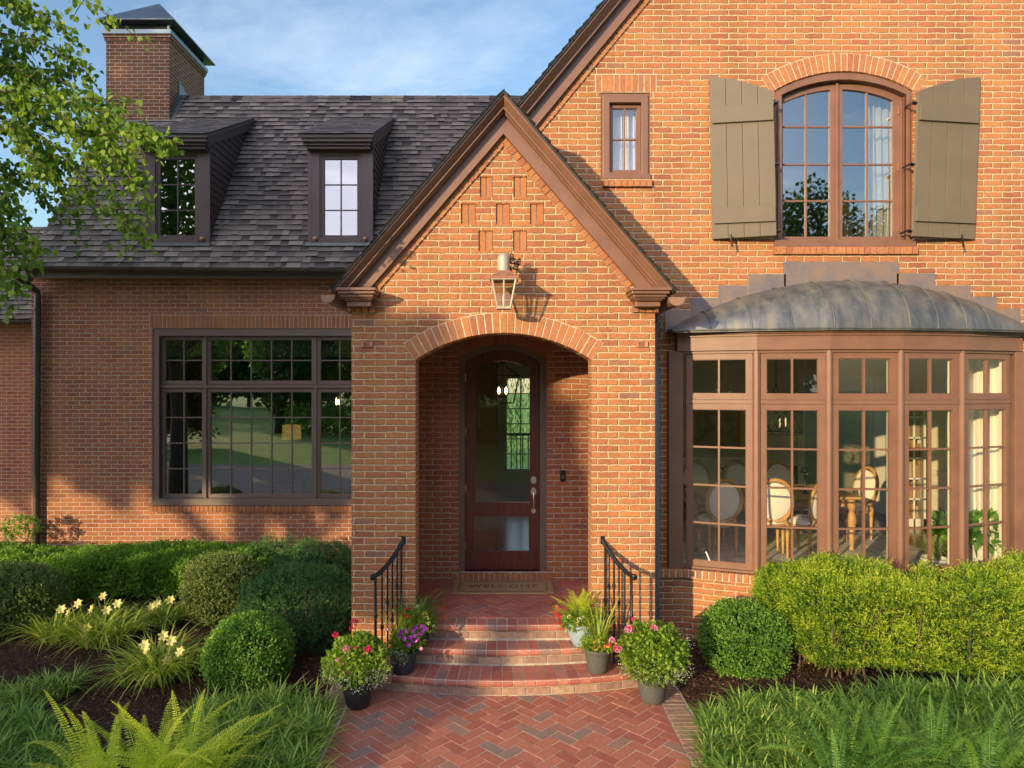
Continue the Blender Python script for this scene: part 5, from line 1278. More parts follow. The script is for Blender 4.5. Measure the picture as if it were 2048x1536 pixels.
shrub('boxwood_ball', 'round boxwood ball between the bay window wall and the large yew hedge', (X(1495, 6.75), 6.85, .33), (.40, .385, .365), 26000, .022, .014, 'l_box', p=2.5, rough=.06, seed=4, group='boxwood balls')
shrub('yew_shrub', 'dark green rounded yew against the left brick pier of the porch', (X(598, 7.45), 7.45, .46), (.60, .50, .42), 36000, .026, .007, 'l_yewd', p=2.6, rough=.09, seed=6, sprig=10, up=.5)
shrub('yew_shrub', 'low dark yew in the corner behind, between the long hedge and the porch', (X(640, 9.0), 9.0, .42), (.62, .42, .36), 16000, .03, .009, 'l_yewd', p=2.4, rough=.14, seed=8, sprig=8, up=.9)
shrub('yew_shrub', 'small dark yew tips right of the long hedge below the picture window', (X(560, 9.6), 9.5, .34), (.55, .35, .38), 9000, .03, .009, 'l_yewd', p=2.4, rough=.14, seed=18, sprig=8, up=.9)
shrub('holly_shrub', 'olive green rounded shrub in front of the long hedge', (X(450, 8.4), 8.3, .40), (.42, .40, .41), 22000, .024, .014, 'l_olive', p=2.6, rough=.10, seed=10)
shrub('holly_shrub', 'olive green shrub at the left edge of the picture', (X(22, 7.9), 7.9, .38), (.52, .48, .42), 22000, .026, .015, 'l_olive', p=2.6, rough=.10, seed=12)
# long hedge
def hedge(name, lab, x0, x1, y0, y1, z0, z1, n, ln, wd, mat, seed, rough=.06, sprig=7, up=.5, lean=None, shag=.5, group=None, slf=2.6, deep=.06, tip=.2):
    t = thing(name, lab, 'hedge', ((x0 + x1) / 2, (y0 + y1) / 2, 0), group)
    m = n // sprig; A = [(x1 - x0) * (y1 - y0), (x1 - x0) * (z1 - z0), (y1 - y0) * (z1 - z0), (y1 - y0) * (z1 - z0)]; pr = np.array(A) / sum(A)
    f_ = rng.choice(4, m, p=pr); u, v = rng.random(m), rng.random(m)
    x = x0 + (x1 - x0) * u; y = y0 + (y1 - y0) * v; z = np.full(m, z1); nr = np.tile([0., 0, 1], (m, 1))
    k = f_ == 1; y[k] = y0; z[k] = z0 + (z1 - z0) * v[k]; nr[k] = [0, -1, .25]
    k = f_ == 2; x[k] = x0; y[k] = y0 + (y1 - y0) * u[k]; z[k] = z0 + (z1 - z0) * v[k]; nr[k] = [-1, 0, .25]
    k = f_ == 3; x[k] = x1; y[k] = y0 + (y1 - y0) * u[k]; z[k] = z0 + (z1 - z0) * v[k]; nr[k] = [1, 0, .25]
    P = np.stack([x, y, z], 1); cen = np.array([(x0 + x1) / 2, (y0 + y1) / 2, (z0 + z1) / 2]); hf = np.array([x1 - x0, y1 - y0, z1 - z0]) / 2
    # round the edges
    q = (P - cen) / hf; rr_ = (np.abs(q) ** 6).sum(1) ** (1 / 6.); P = cen + (P - cen) / rr_[:, None]
    nz = surf_noise(P, seed, 2.6) + .6 * surf_noise(P, seed + 5, 7.) + .4 * surf_noise(P, seed + 6, 15.)
    P = P + nr * (rough * nz - rng.random(m) ** 2 * deep)[:, None]
    if lean is not None: P[:, :2] += (np.maximum(0, (P[:, 2:3] - z0)) * np.array(lean))
    if x1 - x0 > 3: P[:, 2] += .03 * np.sin(P[:, 0] * 2.3) 
    sd = unit(nr * .7 + np.array([0, 0, up]) + rng.normal(size=(m, 3)) * shag)
    tone = np.clip(.45 + .25 * surf_noise(P, seed + 3, 5) + .16 * rng.normal(size=m), 0, 1); lv = LV(); sl = ln * slf
    for kk_ in range(sprig):
        s_ = (kk_ + .5) / sprig; Q = P + sd * (s_ * sl * (.7 + .6 * rng.random(m)))[:, None] - sd * sl * .3
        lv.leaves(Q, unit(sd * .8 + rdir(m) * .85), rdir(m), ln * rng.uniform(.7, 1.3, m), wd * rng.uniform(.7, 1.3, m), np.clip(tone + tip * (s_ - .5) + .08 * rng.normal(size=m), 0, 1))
    lv.build('foliage', mat, t)
    if tip > .5:
        kx = rng.choice(len(P), 1700, replace=False); shoots(t, P[kx], nr[kx], .10, .020, mat)
        kx = np.where((P[:, 2] < z0 + (z1 - z0) * .55) & (nr[:, 1] < -.5))[0]; kx = kx[surf_noise(P[kx], 91, 3.2) > .55]; kx = rng.choice(kx, min(700, len(kx)), replace=False)
        shoots(t, P[kx] + np.array([0, -.03, 0]), nr[kx], .06, .016, 'l_dead', 9, 'dry_twigs', (.0, 1.))
    m2 = int(2600 * max(1, (x1 - x0) / 2)); Q = cen + (rng.random((m2, 3)) - .5) * 2 * hf * .84
    if lean is not None: Q[:, :2] += (np.maximum(0, (Q[:, 2:3] - z0)) * np.array(lean))
    lv = LV(); lv.leaves(Q, rdir(m2), rdir(m2), ln * 3, wd * 4, rng.random(m2) * .3); lv.build('inner_foliage', mat, t)  # inner leaves darkened as painted shade inside the hedge
    mb = MB()
    for k in range(int((x1 - x0) * 14)):
        xx = rng.uniform(x0 + .15, x1 - .15); yy = rng.uniform(y0 + .15, y1 - .15); e = (xx + rng.normal() * .2, yy + rng.normal() * .2 - .1, z0 + (z1 - z0) * rng.uniform(.5, .9))
        mb.tube([(xx, yy, 0), ((xx + e[0]) / 2 + rng.normal() * .03, (yy + e[1]) / 2, e[2] * .5), e], [.012, .009, .004], 5)
    mb.build('stem', 'bark2', t); return t
hedge('clipped_hedge', 'long low bright green clipped hedge along the foot of the left brick wall', -8.2, X(545, 9.3), 8.85, 9.95, .08, .56, 90000, .03, .017, 'l_hedge', 21, .05)
shrub('hedge_sprout', 'small leafy shoots standing above the hedge beside the downspout', (X(42, 10.2), 10.2, .72), (.2, .15, .2), 900, .04, .022, 'l_hedge', rough=.2, seed=3, stems=False)
# big yew by the bay window : several blended masses leaning left
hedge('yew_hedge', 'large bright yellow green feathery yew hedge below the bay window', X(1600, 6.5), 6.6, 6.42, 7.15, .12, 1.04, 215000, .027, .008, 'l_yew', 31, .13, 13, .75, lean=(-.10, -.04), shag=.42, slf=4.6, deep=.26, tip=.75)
shrub('yew_shrub', 'upper left lobe of yew leaning over the bay sill in front of the brick apron', (X(1600, 6.95), 6.98, .72), (.42, .30, .30), 22000, .030, .0075, 'l_yew', rough=.12, seed=33, sprig=10, up=.8, zlow=-.6)

# ---- blades
def blades(lv, bases, n_each, length, width, spread, droop, seg=5, lift=1., tone=(.0, 1.)):
    bases = np.asarray(bases, float); B = np.repeat(bases, n_each, axis=0); m = len(B)
    a = rng.uniform(0, 2 * np.pi, m); B = B + np.stack([np.cos(a), np.sin(a), np.zeros(m)], 1) * (rng.random(m) * .05)[:, None]
    L_ = length * rng.uniform(.6, 1.15, m); sp = spread * rng.uniform(.2, 1., m); dr = droop * rng.uniform(.5, 1.3, m)
    out = np.stack([np.cos(a), np.sin(a), np.zeros(m)], 1); side = np.stack([-np.sin(a), np.cos(a), np.zeros(m)], 1)
    V = np.zeros((m, (seg + 1) * 2, 3))
    for i in range(seg + 1):
        t = i / seg
        p = B + out * (L_ * (sp * t + .25 * dr * t * t))[:, None] + np.array([0, 0, 1]) * (L_ * lift * (t - dr * .55 * t ** 2.2))[:, None]
        p[:, 2] = np.maximum(p[:, 2], .015)
        w = width * (.55 + .9 * t * (1 - t) * 2) * (1 - t ** 3) + .0006
        V[:, 2 * i] = p - side * w / 2; V[:, 2 * i + 1] = p + side * w / 2
    q = np.array([[2 * i, 2 * i + 1, 2 * i + 3, 2 * i + 2] for i in range(seg)]); Q = (q[None] + (np.arange(m) * (seg + 1) * 2)[:, None, None]).reshape(-1, 4)
    r = np.repeat(rng.uniform(tone[0], tone[1], m), (seg + 1) * 2); lv.add(V.reshape(-1, 3), Q, r)
def scatter(x0, x1, y0, y1, n, keep=None):
    pts = []
    while len(pts) < n:
        p = (rng.uniform(x0, x1), rng.uniform(y0, y1), .02)
        if keep is None or keep(p[0], p[1]): pts.append(p)
    return pts
def in_poly(poly):
    def f(x, y):
        c = False; j = len(poly) - 1
        for i in range(len(poly)):
            xi, yi = poly[i]; xj, yj = poly[j]
            if (yi > y) != (yj > y) and x < (xj - xi) * (y - yi) / (yj - yi) + xi: c = not c
            j = i
        return c
    return f
def GP(px, py): D = H * F / (py - CY); return (X(px, D), D)
# liriope: masses along the path
def liriope(lab, pix, nb, ne=16, ln=.36, seed=0, mat='l_grass'):
    poly = [GP(*p) for p in pix]; xs = [p[0] for p in poly]; ys = [p[1] for p in poly]
    lv = LV()
    for k in range(8):
        blades(lv, scatter(min(xs), max(xs), min(ys), max(ys), nb // 8, in_poly(poly)), int(ne * 1.1), ln * rng.uniform(.8, 1.2), .0135, .75, rng.uniform(.85, 1.3), tone=(rng.uniform(0, .35), rng.uniform(.6, 1.)))
    o = lv.build('ornamental_grass', mat); o['label'] = lab; o['category'] = 'grass'; o['kind'] = 'stuff'; return o
liriope('bed of arching liriope grass between the boxwood ball and the left path border', [(400, 1430), (560, 1410), (668, 1425), (640, 1500), (600, 1620), (330, 1700), (360, 1500)], 300, 18, .27)
liriope('liriope grass filling the lower left corner of the bed', [(-90, 1470), (60, 1440), (130, 1500), (230, 1600), (150, 1780), (-220, 1780)], 230, 18, .28)
liriope('liriope grass mass right of the path, in front of the round boxwood', [(1395, 1450), (1480, 1408), (1700, 1412), (1770, 1500), (1760, 1690), (1490, 1720), (1440, 1600), (1405, 1510)], 420, 18, .25)
liriope('liriope grass at the right edge below the yew hedge', [(1720, 1410), (1900, 1395), (2120, 1400), (2200, 1560), (1800, 1620)], 340, 18, .29)
for i, (px_, py_, n_, lab) in enumerate(((95, 1400, 14, 'liriope clump left of the bare mulch, standing alone above the lower grass'), (10, 1425, 16, 'liriope clump cut by the left edge of the picture'))):
    g_ = GP(px_, py_); t = thing('liriope_clump', lab, 'grass clump', (g_[0], g_[1], 0), 'liriope clumps'); lv = LV(); blades(lv, [(g_[0] + rng.normal() * .12, g_[1] + rng.normal() * .1, .02) for _ in range(n_)], 24, .34, .012, .7, 1.1); lv.build('blades', 'l_grass', t)
# daylilies
def petal(lv, P, D, W, ln, wd, r): lv.leaves(P, D, W, ln, wd, r, .25)
def lily_flower(t, p, r=.055, seed=0):
    ax = unit(np.array([[rng.normal() * .4, -.7, .55]]))[0]; a0 = rng.uniform(0, 6); e1 = np.cross(ax, [0, 0, 1.]); e1 /= np.linalg.norm(e1); e2 = np.cross(ax, e1)
    P, D, W = [], [], []
    for k in range(6):
        a = a0 + k * math.pi / 3; o_ = e1 * math.cos(a) + e2 * math.sin(a); P.append(p); D.append(o_ * .85 + ax * .55); W.append(np.cross(ax, o_))
    lv = LV(); lv.leaves(np.array(P), unit(np.array(D)), np.array(W), r * 1.25, r * .85, rng.random(6), .12)
    P2 = np.array(P) + unit(np.array(D)) * r * .55; lv.leaves(P2, unit(np.array(D) - ax * .6), np.array(W), r * .7, r * .6, rng.random(6), .05)
    lv.build('flower', 'f_yellow', t)
def daylily(lab, px_, py_, n_, flowers, ln=.5, group='daylily clumps'):
    g_ = GP(px_, py_); t = thing('daylily', lab, 'daylily', (g_[0], g_[1], 0), group); lv = LV()
    blades(lv, [(g_[0] + rng.normal() * .13, g_[1] + rng.normal() * .10, .02) for _ in range(n_)], 30, ln * 1.15, .017, .8, 1.25, 7, tone=(0, 1)); lv.build('leaves', 'l_lily', t)
    mb = MB(); 
    for (fx, fy) in flowers:
        D = g_[1] - .05 + rng.normal() * .05; p = (X(fx, D), D, Z(fy, D)); b = (g_[0] + (p[0] - g_[0]) * .3, g_[1], .02); mb.tube([b, ((b[0] + p[0]) / 2, D, p[2] * .6), p], [.004, .0035, .003], 5)
        lily_flower(t, np.array(p), .048)
    if flowers: mb.build('stalk', 'l_lily', t)
daylily('daylily clump with two pale yellow flowers, leftmost of the flowering clumps', 110, 1290, 9, [(124, 1219), (140, 1224)])
daylily('daylily clump with several yellow blooms in the middle of the left bed', 205, 1295, 13, [(158, 1208), (186, 1218), (214, 1221), (174, 1257), (236, 1208)])
daylily('daylily clump with a single yellow bloom beside the hedge foot', 225, 1255, 6, [(208, 1193)], .42)
daylily('daylily clump with three flowers beside the olive shrub', 318, 1255, 8, [(303, 1214), (315, 1207), (341, 1200)], .45)
daylily('large sunlit daylily clump with cream flowers left of the boxwood ball', 325, 1365, 15, [(327, 1272), (297, 1299), (290, 1290), (343, 1282), (362, 1304), (335, 1322)], .55)
# ferns
def frond(lv, base, az, ln, rise, arch, wmax=.075, np_=34, curl=.0, tone=.5, stem=None):
    t = np.linspace(0, 1, np_); out = np.array([math.cos(az), math.sin(az), 0]); sd = np.array([-math.sin(az), math.cos(az), 0]) + np.array([0, 0, rng.normal() * .25])
    hx = ln * (math.cos(rise) * t + arch * .35 * t ** 2); hz = ln * (math.sin(rise) * t - arch * .55 * t ** 2.4)
    sway = rng.normal() * .08 * ln * t ** 2
    P = base + out * hx[:, None] + np.array([0, 0, 1]) * hz[:, None] + sd * sway[:, None]
    T = np.gradient(P, axis=0); T = unit(T); w = wmax * (np.sin(np.pi * np.clip(t * .92 + .08, 0, 1)) ** .6) * (1 - .35 * t) + .004
    k = t > .06
    nrm = np.cross(T, sd)
    for s in (1, -1):
        D = unit(sd * s + T * .28 - np.array([0, 0, .12]) + rng.normal(size=T.shape) * .10); lv.leaves(P[k], D[k], T[k], w[k], np.full(k.sum(), ln / np_ * .66), np.clip(tone + rng.normal(size=k.sum()) * .12, 0, 1), .1)
    # midrib
    V = np.zeros((np_, 2, 3)); V[:, 0] = P - sd * .0022; V[:, 1] = P + sd * .0022; Q = np.array([[2 * i, 2 * i + 1, 2 * i + 3, 2 * i + 2] for i in range(np_ - 1)]); lv.add(V.reshape(-1, 3), Q, np.full(np_ * 2, .9))
def fern(lv, base, n, ln, rise=(45, 80), arch=(.3, .9), wmax=.07, np_=34, tone=.5, azr=(0, 6.283)):
    for _ in range(n): frond(lv, np.array(base) + rng.normal(size=3) * np.array([.03, .03, .0]), rng.uniform(*azr), ln * rng.uniform(.65, 1.1), R(rng.uniform(*rise)), rng.uniform(*arch), wmax * rng.uniform(.8, 1.15), np_, tone=np.clip(tone + rng.normal() * .18, 0, 1))
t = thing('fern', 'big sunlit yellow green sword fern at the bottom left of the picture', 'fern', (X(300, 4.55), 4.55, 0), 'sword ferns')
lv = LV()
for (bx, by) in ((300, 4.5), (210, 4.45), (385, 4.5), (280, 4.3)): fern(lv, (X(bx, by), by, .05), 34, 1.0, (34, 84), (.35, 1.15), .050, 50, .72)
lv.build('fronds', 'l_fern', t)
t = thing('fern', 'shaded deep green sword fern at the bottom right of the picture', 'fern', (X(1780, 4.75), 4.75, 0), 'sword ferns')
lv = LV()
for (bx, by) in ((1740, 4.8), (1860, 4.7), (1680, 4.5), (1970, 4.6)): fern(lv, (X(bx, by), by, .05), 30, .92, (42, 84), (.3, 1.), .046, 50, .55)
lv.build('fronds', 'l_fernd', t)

# ---- pots
def pot(name, lab, x, y, z, r0, r1, h, mat, band=True, belly=0., group='flower pots by the steps'):
    t = thing(name, lab, 'flower pot', (x, y, z), group); mb = MB()
    prof = [(r0 * .9, z + .001), (r0, z + .012)]
    for i in range(1, 9): s_ = i / 9; prof.append((r0 + (r1 - r0) * s_ ** .8 + belly * math.sin(s_ * math.pi), z + .012 + (h - .03) * s_))
    prof += [(r1 + .004, z + h - .035), (r1 + .010, z + h - .03), (r1 + .012, z + h), (r1 - .006, z + h), (r1 - .012, z + h - .05)]
    mb.lathe(prof, x, y, 36); mb.build('pot_body', mat, t, smooth=True)
    mb = MB(); mb.lathe([(1e-5, z + h - .045), (r1 - .01, z + h - .05)], x, y, 24); mb.build('soil', 'soil', t); return t
def mound(lv, c, rad, n, ln, wd, tone=.5, zlow=-.6, shell=.5, droop=0.):
    d = rdir(n * 2); d = d[d[:, 2] > zlow][:n]; n = len(d); P = np.array(c) + d * np.array(rad) * (1 - shell * rng.random(n) ** 1.5)[:, None] * (1 + .26 * surf_noise(d, int(c[0] * 100) % 97 + 3, 4))[:, None]
    D = unit(d * .7 + rng.normal(size=(n, 3)) * .6 + np.array([0, 0, .25 - droop])); lv.leaves(P, D, rdir(n), ln * rng.uniform(.6, 1.3, n), wd * rng.uniform(.6, 1.3, n), np.clip(tone + .22 * rng.normal(size=n), 0, 1), .2); return P
def ball_flower(t, p, r, mat, name='flower_head', n=70):
    d = rdir(n); d = d[d[:, 2] > -.5]; lv = LV(); m = len(d); P = np.array(p) + d * r * rng.uniform(.75, 1, m)[:, None]
    for k in range(2): lv.leaves(P, unit(np.cross(d, rdir(m)) + d * .35), rdir(m), r * .5, r * .42, rng.random(m), .1)
    lv.build(name, mat, t)
def disc_flower(lv, p, r, face=(0, -1, .35), r_=.5):
    ax = unit(np.array([face]) + rng.normal(size=(1, 3)) * .4)[0]; e1 = np.cross(ax, [0.1, 0, 1.]); e1 /= np.linalg.norm(e1); e2 = np.cross(ax, e1); P, D, W = [], [], []
    for k in range(5):
        a = k * 2 * math.pi / 5; o_ = e1 * math.cos(a) + e2 * math.sin(a); P.append(np.array(p) - ax * .008); D.append(o_ + ax * .25); W.append(np.cross(ax, o_))
    lv.leaves(np.array(P), unit(np.array(D)), np.array(W), r, r * 1.15, np.full(5, r_), .08)
def stem_to(mb, b, p): mb.tube([tuple(b), tuple((np.array(b) + np.array(p)) / 2 + rng.normal(size=3) * .01), tuple(p)], [.004, .003, .0025], 5)
def at(px_, py_, D): return np.array((X(px_, D), D, Z(py_, D)))
def plant(name, lab, loc, cat='potted plant', group='plants in the pots by the steps'): return thing(name, lab, cat, tuple(loc), group)

# front left: black pot with geraniums
x, y = X(716, 6.12), 6.12
pot('flower_pot', 'black round pot on the path at the foot of the steps, left side', x, y, .012, .095, .148, .245, 'potk')
t = plant('geranium', 'geranium with pink and crimson flower heads over white alyssum, in the black pot front left', (x, y, .24)); lv = LV()
mound(lv, (x, y, .44), (.27, .22, .20), 2100, .04, .034, .5); mound(lv, (x, y, .30), (.20, .19, .12), 500, .045, .04, .35); lv.build('foliage', 'l_pot', t)
lv = LV(); mound(lv, (x + .02, y - .06, .33), (.30, .20, .14), 1500, .010, .009, .6); lv.build('white_blossom', 'f_white', t)
lv = LV()
mound(lv, (x - .20, y - .05, .33), (.12, .12, .14), 900, .022, .007, .5); mound(lv, (x + .14, y - .08, .33), (.16, .12, .14), 900, .022, .007, .5); lv.build('trailing_leaves', 'l_olive', t)
mb = MB()
for (fx, fy, r_, m_) in ((709, 1245, .030, 'f_magenta'), (703, 1258, .020, 'f_magenta'), (671, 1271, .026, 'f_magenta'), (735, 1299, .030, 'f_magenta'), (711, 1296, .014, 'f_magenta'), (693, 1300, .032, 'f_pink'), (682, 1322, .040, 'f_pink'), (693, 1341, .030, 'f_pink')):
    p = at(fx, fy, y - .14); ball_flower(t, p, r_, m_); stem_to(mb, (x, y, .3), p)
mb.build('stalk', 'l_pot', t)
# left second: teal pot with petunias and spikes
x, y = X(806, 6.50), 6.50
pot('flower_pot', 'dark teal pot standing on the lowest step, left side', x, y, .163, .10, .135, .21, 'pott')
t = plant('petunia', 'purple petunias with tall grassy spikes in the teal pot on the lowest step', (x, y, .36)); lv = LV()
mound(lv, (x + .03, y, .44), (.17, .15, .12), 1300, .032, .014, .5); lv.build('foliage', 'l_pot', t)
lv = LV(); blades(lv, [(x - .02, y + .03, .38)], 44, .62, .011, .45, .9, 6); lv.build('grass_spikes', 'l_lily', t)
lv = LV()
for (fx, fy) in ((800, 1270), (808, 1277), (826, 1262), (832, 1255), (840, 1268), (820, 1275), (836, 1281), (845, 1262), (815, 1290), (803, 1263), (850, 1257), (829, 1272), (812, 1262), (842, 1252), (824, 1284)): disc_flower(lv, at(fx, fy, y - .13 + rng.normal() * .02), .024, r_=rng.random())
lv.build('petal', 'f_purple', t); lv = LV()
for (fx, fy) in ((779, 1251), (819, 1290), (842, 1297), (832, 1282), (773, 1259)): disc_flower(lv, at(fx, fy, y - .15), .020, r_=rng.random())
lv.build('petal', 'f_pink', t)
lv = LV(); mound(lv, (x - .05, y - .12, .33), (.12, .06, .09), 500, .02, .008, .6); lv.build('trailing_leaves', 'l_olive', t); lv = LV(); mound(lv, (x - .05, y - .14, .34), (.12, .05, .09), 260, .009, .008, .6); lv.build('white_blossom', 'f_white', t)
# left third: blue pot with fern, on the middle step
x, y = X(838, 6.74), 6.72
pot('flower_pot', 'dark blue pot half hidden on the middle step, left side', x, y, .326, .085, .13, .21, 'pott')
t = plant('fern', 'green fern with red and yellow snapdragons in the dark blue pot on the middle step', (x, y, .52)); lv = LV(); fern(lv, (x, y, .52), 30, .46, (35, 84), (.3, 1.), .032, 30, .25); lv.build('fronds', 'l_fernd', t)
lv = LV(); mound(lv, (x, y - .04, .56), (.17, .13, .10), 900, .045, .018, .45, droop=.3); lv.build('foliage', 'l_pot', t)
lv = LV(); blades(lv, [(x - .1, y, .52)], 18, .5, .010, .6, 1.0, 6); lv.build('grass_spikes', 'l_lily', t)
for (fx, fy, r_, m_) in ((813, 1220, .022, 'f_red'), (809, 1231, .02, 'f_red'), (817, 1236, .022, 'f_red'), (886, 1217, .018, 'f_red'), (891, 1236, .018, 'f_red'), (850, 1227, .022, 'f_yel2'), (853, 1236, .025, 'f_yel2'), (858, 1247, .018, 'f_cream'), (834, 1213, .016, 'f_cream'), (786, 1222, .014, 'f_yel2'), (867, 1252, .012, 'f_cream')): ball_flower(t, at(fx, fy, y - .16), r_, m_, 'flower_head', 26)
# right rear: pale blue pot with bright fern on the middle step
x, y = X(1162, 6.72), 6.74
pot('flower_pot', 'pale blue glazed pot on the middle step, right side', x, y, .326, .08, .135, .23, 'potb', belly=.01)
t = plant('fern', 'bright yellow green fern with red and cream flowers in the pale blue pot', (x, y, .54)); lv = LV(); fern(lv, (x, y, .54), 46, .46, (35, 84), (.25, .9), .034, 30, .6); lv.build('fronds', 'l_fern', t)
lv = LV(); mound(lv, (x, y - .03, .57), (.17, .14, .10), 900, .05, .02, .45, droop=.3); lv.build('foliage', 'l_pot', t)
for (fx, fy, r_, m_) in ((1116, 1218, .02, 'f_red'), (1112, 1229, .026, 'f_red'), (1119, 1234, .02, 'f_red'), (1114, 1246, .016, 'f_red'), (1124, 1250, .016, 'f_red'), (1138, 1234, .018, 'f_cream'), (1158, 1240, .026, 'f_cream'), (1153, 1249, .02, 'f_yel2'), (1174, 1257, .022, 'f_cream'), (1166, 1235, .016, 'f_cream'), (1113, 1212, .012, 'f_yel2')): ball_flower(t, at(fx, fy, y - .15), r_, m_, 'flower_head', 26)
# right middle: grey pot with spikes and calibrachoa on the lowest step
x, y = X(1195, 6.50), 6.50
pot('flower_pot', 'plain mid grey pot on the lowest step, right side', x, y, .163, .088, .128, .235, 'potg')
t = plant('calibrachoa', 'orange calibrachoa with tall grass spikes in the plain grey pot', (x, y, .38)); lv = LV(); mound(lv, (x, y, .42), (.16, .15, .09), 1200, .03, .013, .6, droop=.2); lv.build('foliage', 'l_pot', t)
lv = LV(); blades(lv, [(x + .02, y + .02, .38)], 30, .58, .016, .38, .55, 6, tone=(.3, 1)); lv.build('grass_spikes', 'l_lily', t)
lv = LV()
for k in range(34): disc_flower(lv, (x + rng.normal() * .08, y - .12 + rng.random() * .05, .43 + rng.normal() * .035), .014, r_=rng.random())
lv.build('petal', 'f_orange', t)
# front right: large geranium
x, y = X(1304, 6.22), 6.22
pot('flower_pot', 'dark grey pot on the path border at the foot of the steps, right side', x, y, .012, .098, .145, .245, 'potg')
t = plant('geranium', 'large leafy geranium with three pink flower heads in the pot front right', (x, y, .24)); lv = LV(); mound(lv, (x + .01, y, .47), (.31, .27, .25), 4600, .036, .028, .55); mound(lv, (x, y, .30), (.22, .2, .12), 700, .05, .04, .4); lv.build('foliage', 'l_pot', t)
lv = LV(); mound(lv, (x, y - .06, .33), (.32, .18, .15), 900, .010, .009, .6); mound(lv, (x + .22, y - .02, .55), (.16, .12, .14), 150, .009, .008, .6); lv.build('white_blossom', 'f_white', t)
lv = LV(); mound(lv, (x, y - .08, .32), (.33, .16, .16), 1500, .02, .007, .6); lv.build('trailing_leaves', 'l_olive', t)
mb = MB()
for (fx, fy, r_, m_) in ((1258, 1260, .036, 'f_pink'), (1309, 1257, .03, 'f_pink'), (1224, 1280, .026, 'f_pink'), (1237, 1300, .032, 'f_pink'), (1218, 1290, .018, 'f_magenta'), (1266, 1238, .016, 'f_magenta'), (1232, 1296, .02, 'f_magenta'), (1262, 1256, .022, 'f_magenta'), (1305, 1254, .016, 'f_magenta')):
    p = at(fx, fy, y - .15); ball_flower(t, p, r_, m_); stem_to(mb, (x, y, .4), p)
mb.build('stalk', 'l_pot', t)

# ================================================================== THE OVERHANGING TREE (upper left)
tree = thing('linden_tree', 'tree reaching in at the upper left with heart shaped leaves on drooping branches', 'tree', (-8.2, 4.2, 0))
mb = MB(); mb.tube([(-8.2, 4.2, 0), (-8.15, 4.25, 2.2), (-8.3, 4.3, 4.5), (-8.1, 4.4, 7), (-8.2, 4.6, 9.5)], [.24, .19, .16, .11, .05], 12)
limbs = [((-8.25, 4.3, 4.2), (-6.2, 4.9, 5.2)), ((-8.2, 4.3, 5.4), (-6.2, 5., 6.2)), ((-8.15, 4.35, 6.2), (-6.1, 5.1, 7.1)), ((-8.2, 4.3, 3.6), (-6.0, 5.0, 4.6))]
for a, b in limbs: mb.tube([a, ((a[0] + b[0]) / 2, (a[1] + b[1]) / 2, (a[2] + b[2]) / 2 + .25), b], [.09, .06, .035], 8)
mb.build('trunk', 'bark', tree, smooth=True)
lv = LV(); mbt = MB()
def heart_leaves(P, D, W, ln, r):
    """two quads folded at the midrib, wider near the base"""
    W = unit(W - D * np.sum(W * D, axis=1, keepdims=True)); U = np.cross(D, W); ln = ln[:, None]
    for s in (1, -1):
        V = np.stack([P, P + D * ln * .22 + W * s * ln * .42 + U * ln * .06, P + D * ln * .62 + W * s * ln * .28 + U * ln * .05, P + D * ln], 1).reshape(-1, 3)
        lv.add(V, np.arange(len(V)).reshape(-1, 4), np.repeat(np.clip(r, 0, 1), 4))
def twig(p0, p1, n, droop=.12, dens=1., size=.053, tone=.5, r0=.010):
    p0, p1 = np.array(p0), np.array(p1); mid = (p0 + p1) / 2 + np.array([0, 0, droop]); t = np.linspace(0, 1, 12)[:, None]
    c = (1 - t) ** 2 * p0 + 2 * t * (1 - t) * mid + t ** 2 * p1; mbt.tube([tuple(q) for q in c], list(np.linspace(r0, .0025, 12)), 5)
    s = rng.random(n) ** .8; i = np.clip((s * 11).astype(int), 0, 10); f = s * 11 - i; P = c[i] * (1 - f)[:, None] + c[i + 1] * f[:, None]
    T = unit(c[i + 1] - c[i]); P = P + rng.normal(size=P.shape) * .04; D = unit(T * .35 + rdir(n) * .65 + np.array([0, 0, -.55])); heart_leaves(P, D, rdir(n) * np.array([1, .8, .3]), size * rng.uniform(.65, 1.2, n), np.clip(tone + rng.normal(size=n) * .26, 0, 1)); return c
BRN = [ # px path start, end, depth, leaves, droop, tone
 ((-140, -90), (240, 52), 5.2, 150, .35, .6), ((-140, -20), (150, 80), 5.3, 190, .3, .45), ((-140, 60), (178, 130), 5.4, 200, .2, .4),
 ((-140, 120), (225, 215), 5.5, 210, .25, .35), ((-140, 190), (350, 296), 5.1, 330, .35, .65), ((60, 215), (255, 205), 5.3, 90, .1, .5), ((-120, 160), (160, 150), 5.6, 160, .15, .3),
 ((120, 225), (262, 470), 5.1, 170, .22, .6), ((170, 240), (300, 455), 5.15, 130, .3, .6), ((20, 240), (150, 440), 5.4, 190, .2, .35), ((60, 260), (200, 420), 5.3, 130, .2, .4),
 ((-120, 250), (70, 520), 5.2, 240, .3, .6), ((-140, 330), (20, 630), 5.0, 170, .3, .65), ((-140, 400), (60, 530), 5.3, 170, .25, .5), ((-140, 230), (130, 330), 5.5, 240, .2, .3), ((-140, 280), (100, 400), 5.6, 200, .2, .3),
 ((-140, -60), (90, 60), 5.7, 190, .2, .35), ((-140, 10), (60, 140), 5.8, 190, .2, .3), ((-140, 150), (120, 260), 5.7, 240, .2, .3), ((-140, 80), (110, 190), 5.8, 190, .2, .3), ((-100, 200), (230, 300), 5.5, 200, .25, .4),
 ((100, 240), (250, 330), 5.4, 110, .1, .5), ((0, 230), (80, 350), 5.2, 110, .1, .55), ((-140, 460), (50, 580), 5.1, 140, .2, .6), ((200, 270), (335, 292), 5.05, 120, .12, .7), ((-60, 330), (40, 480), 5.4, 120, .15, .4)]
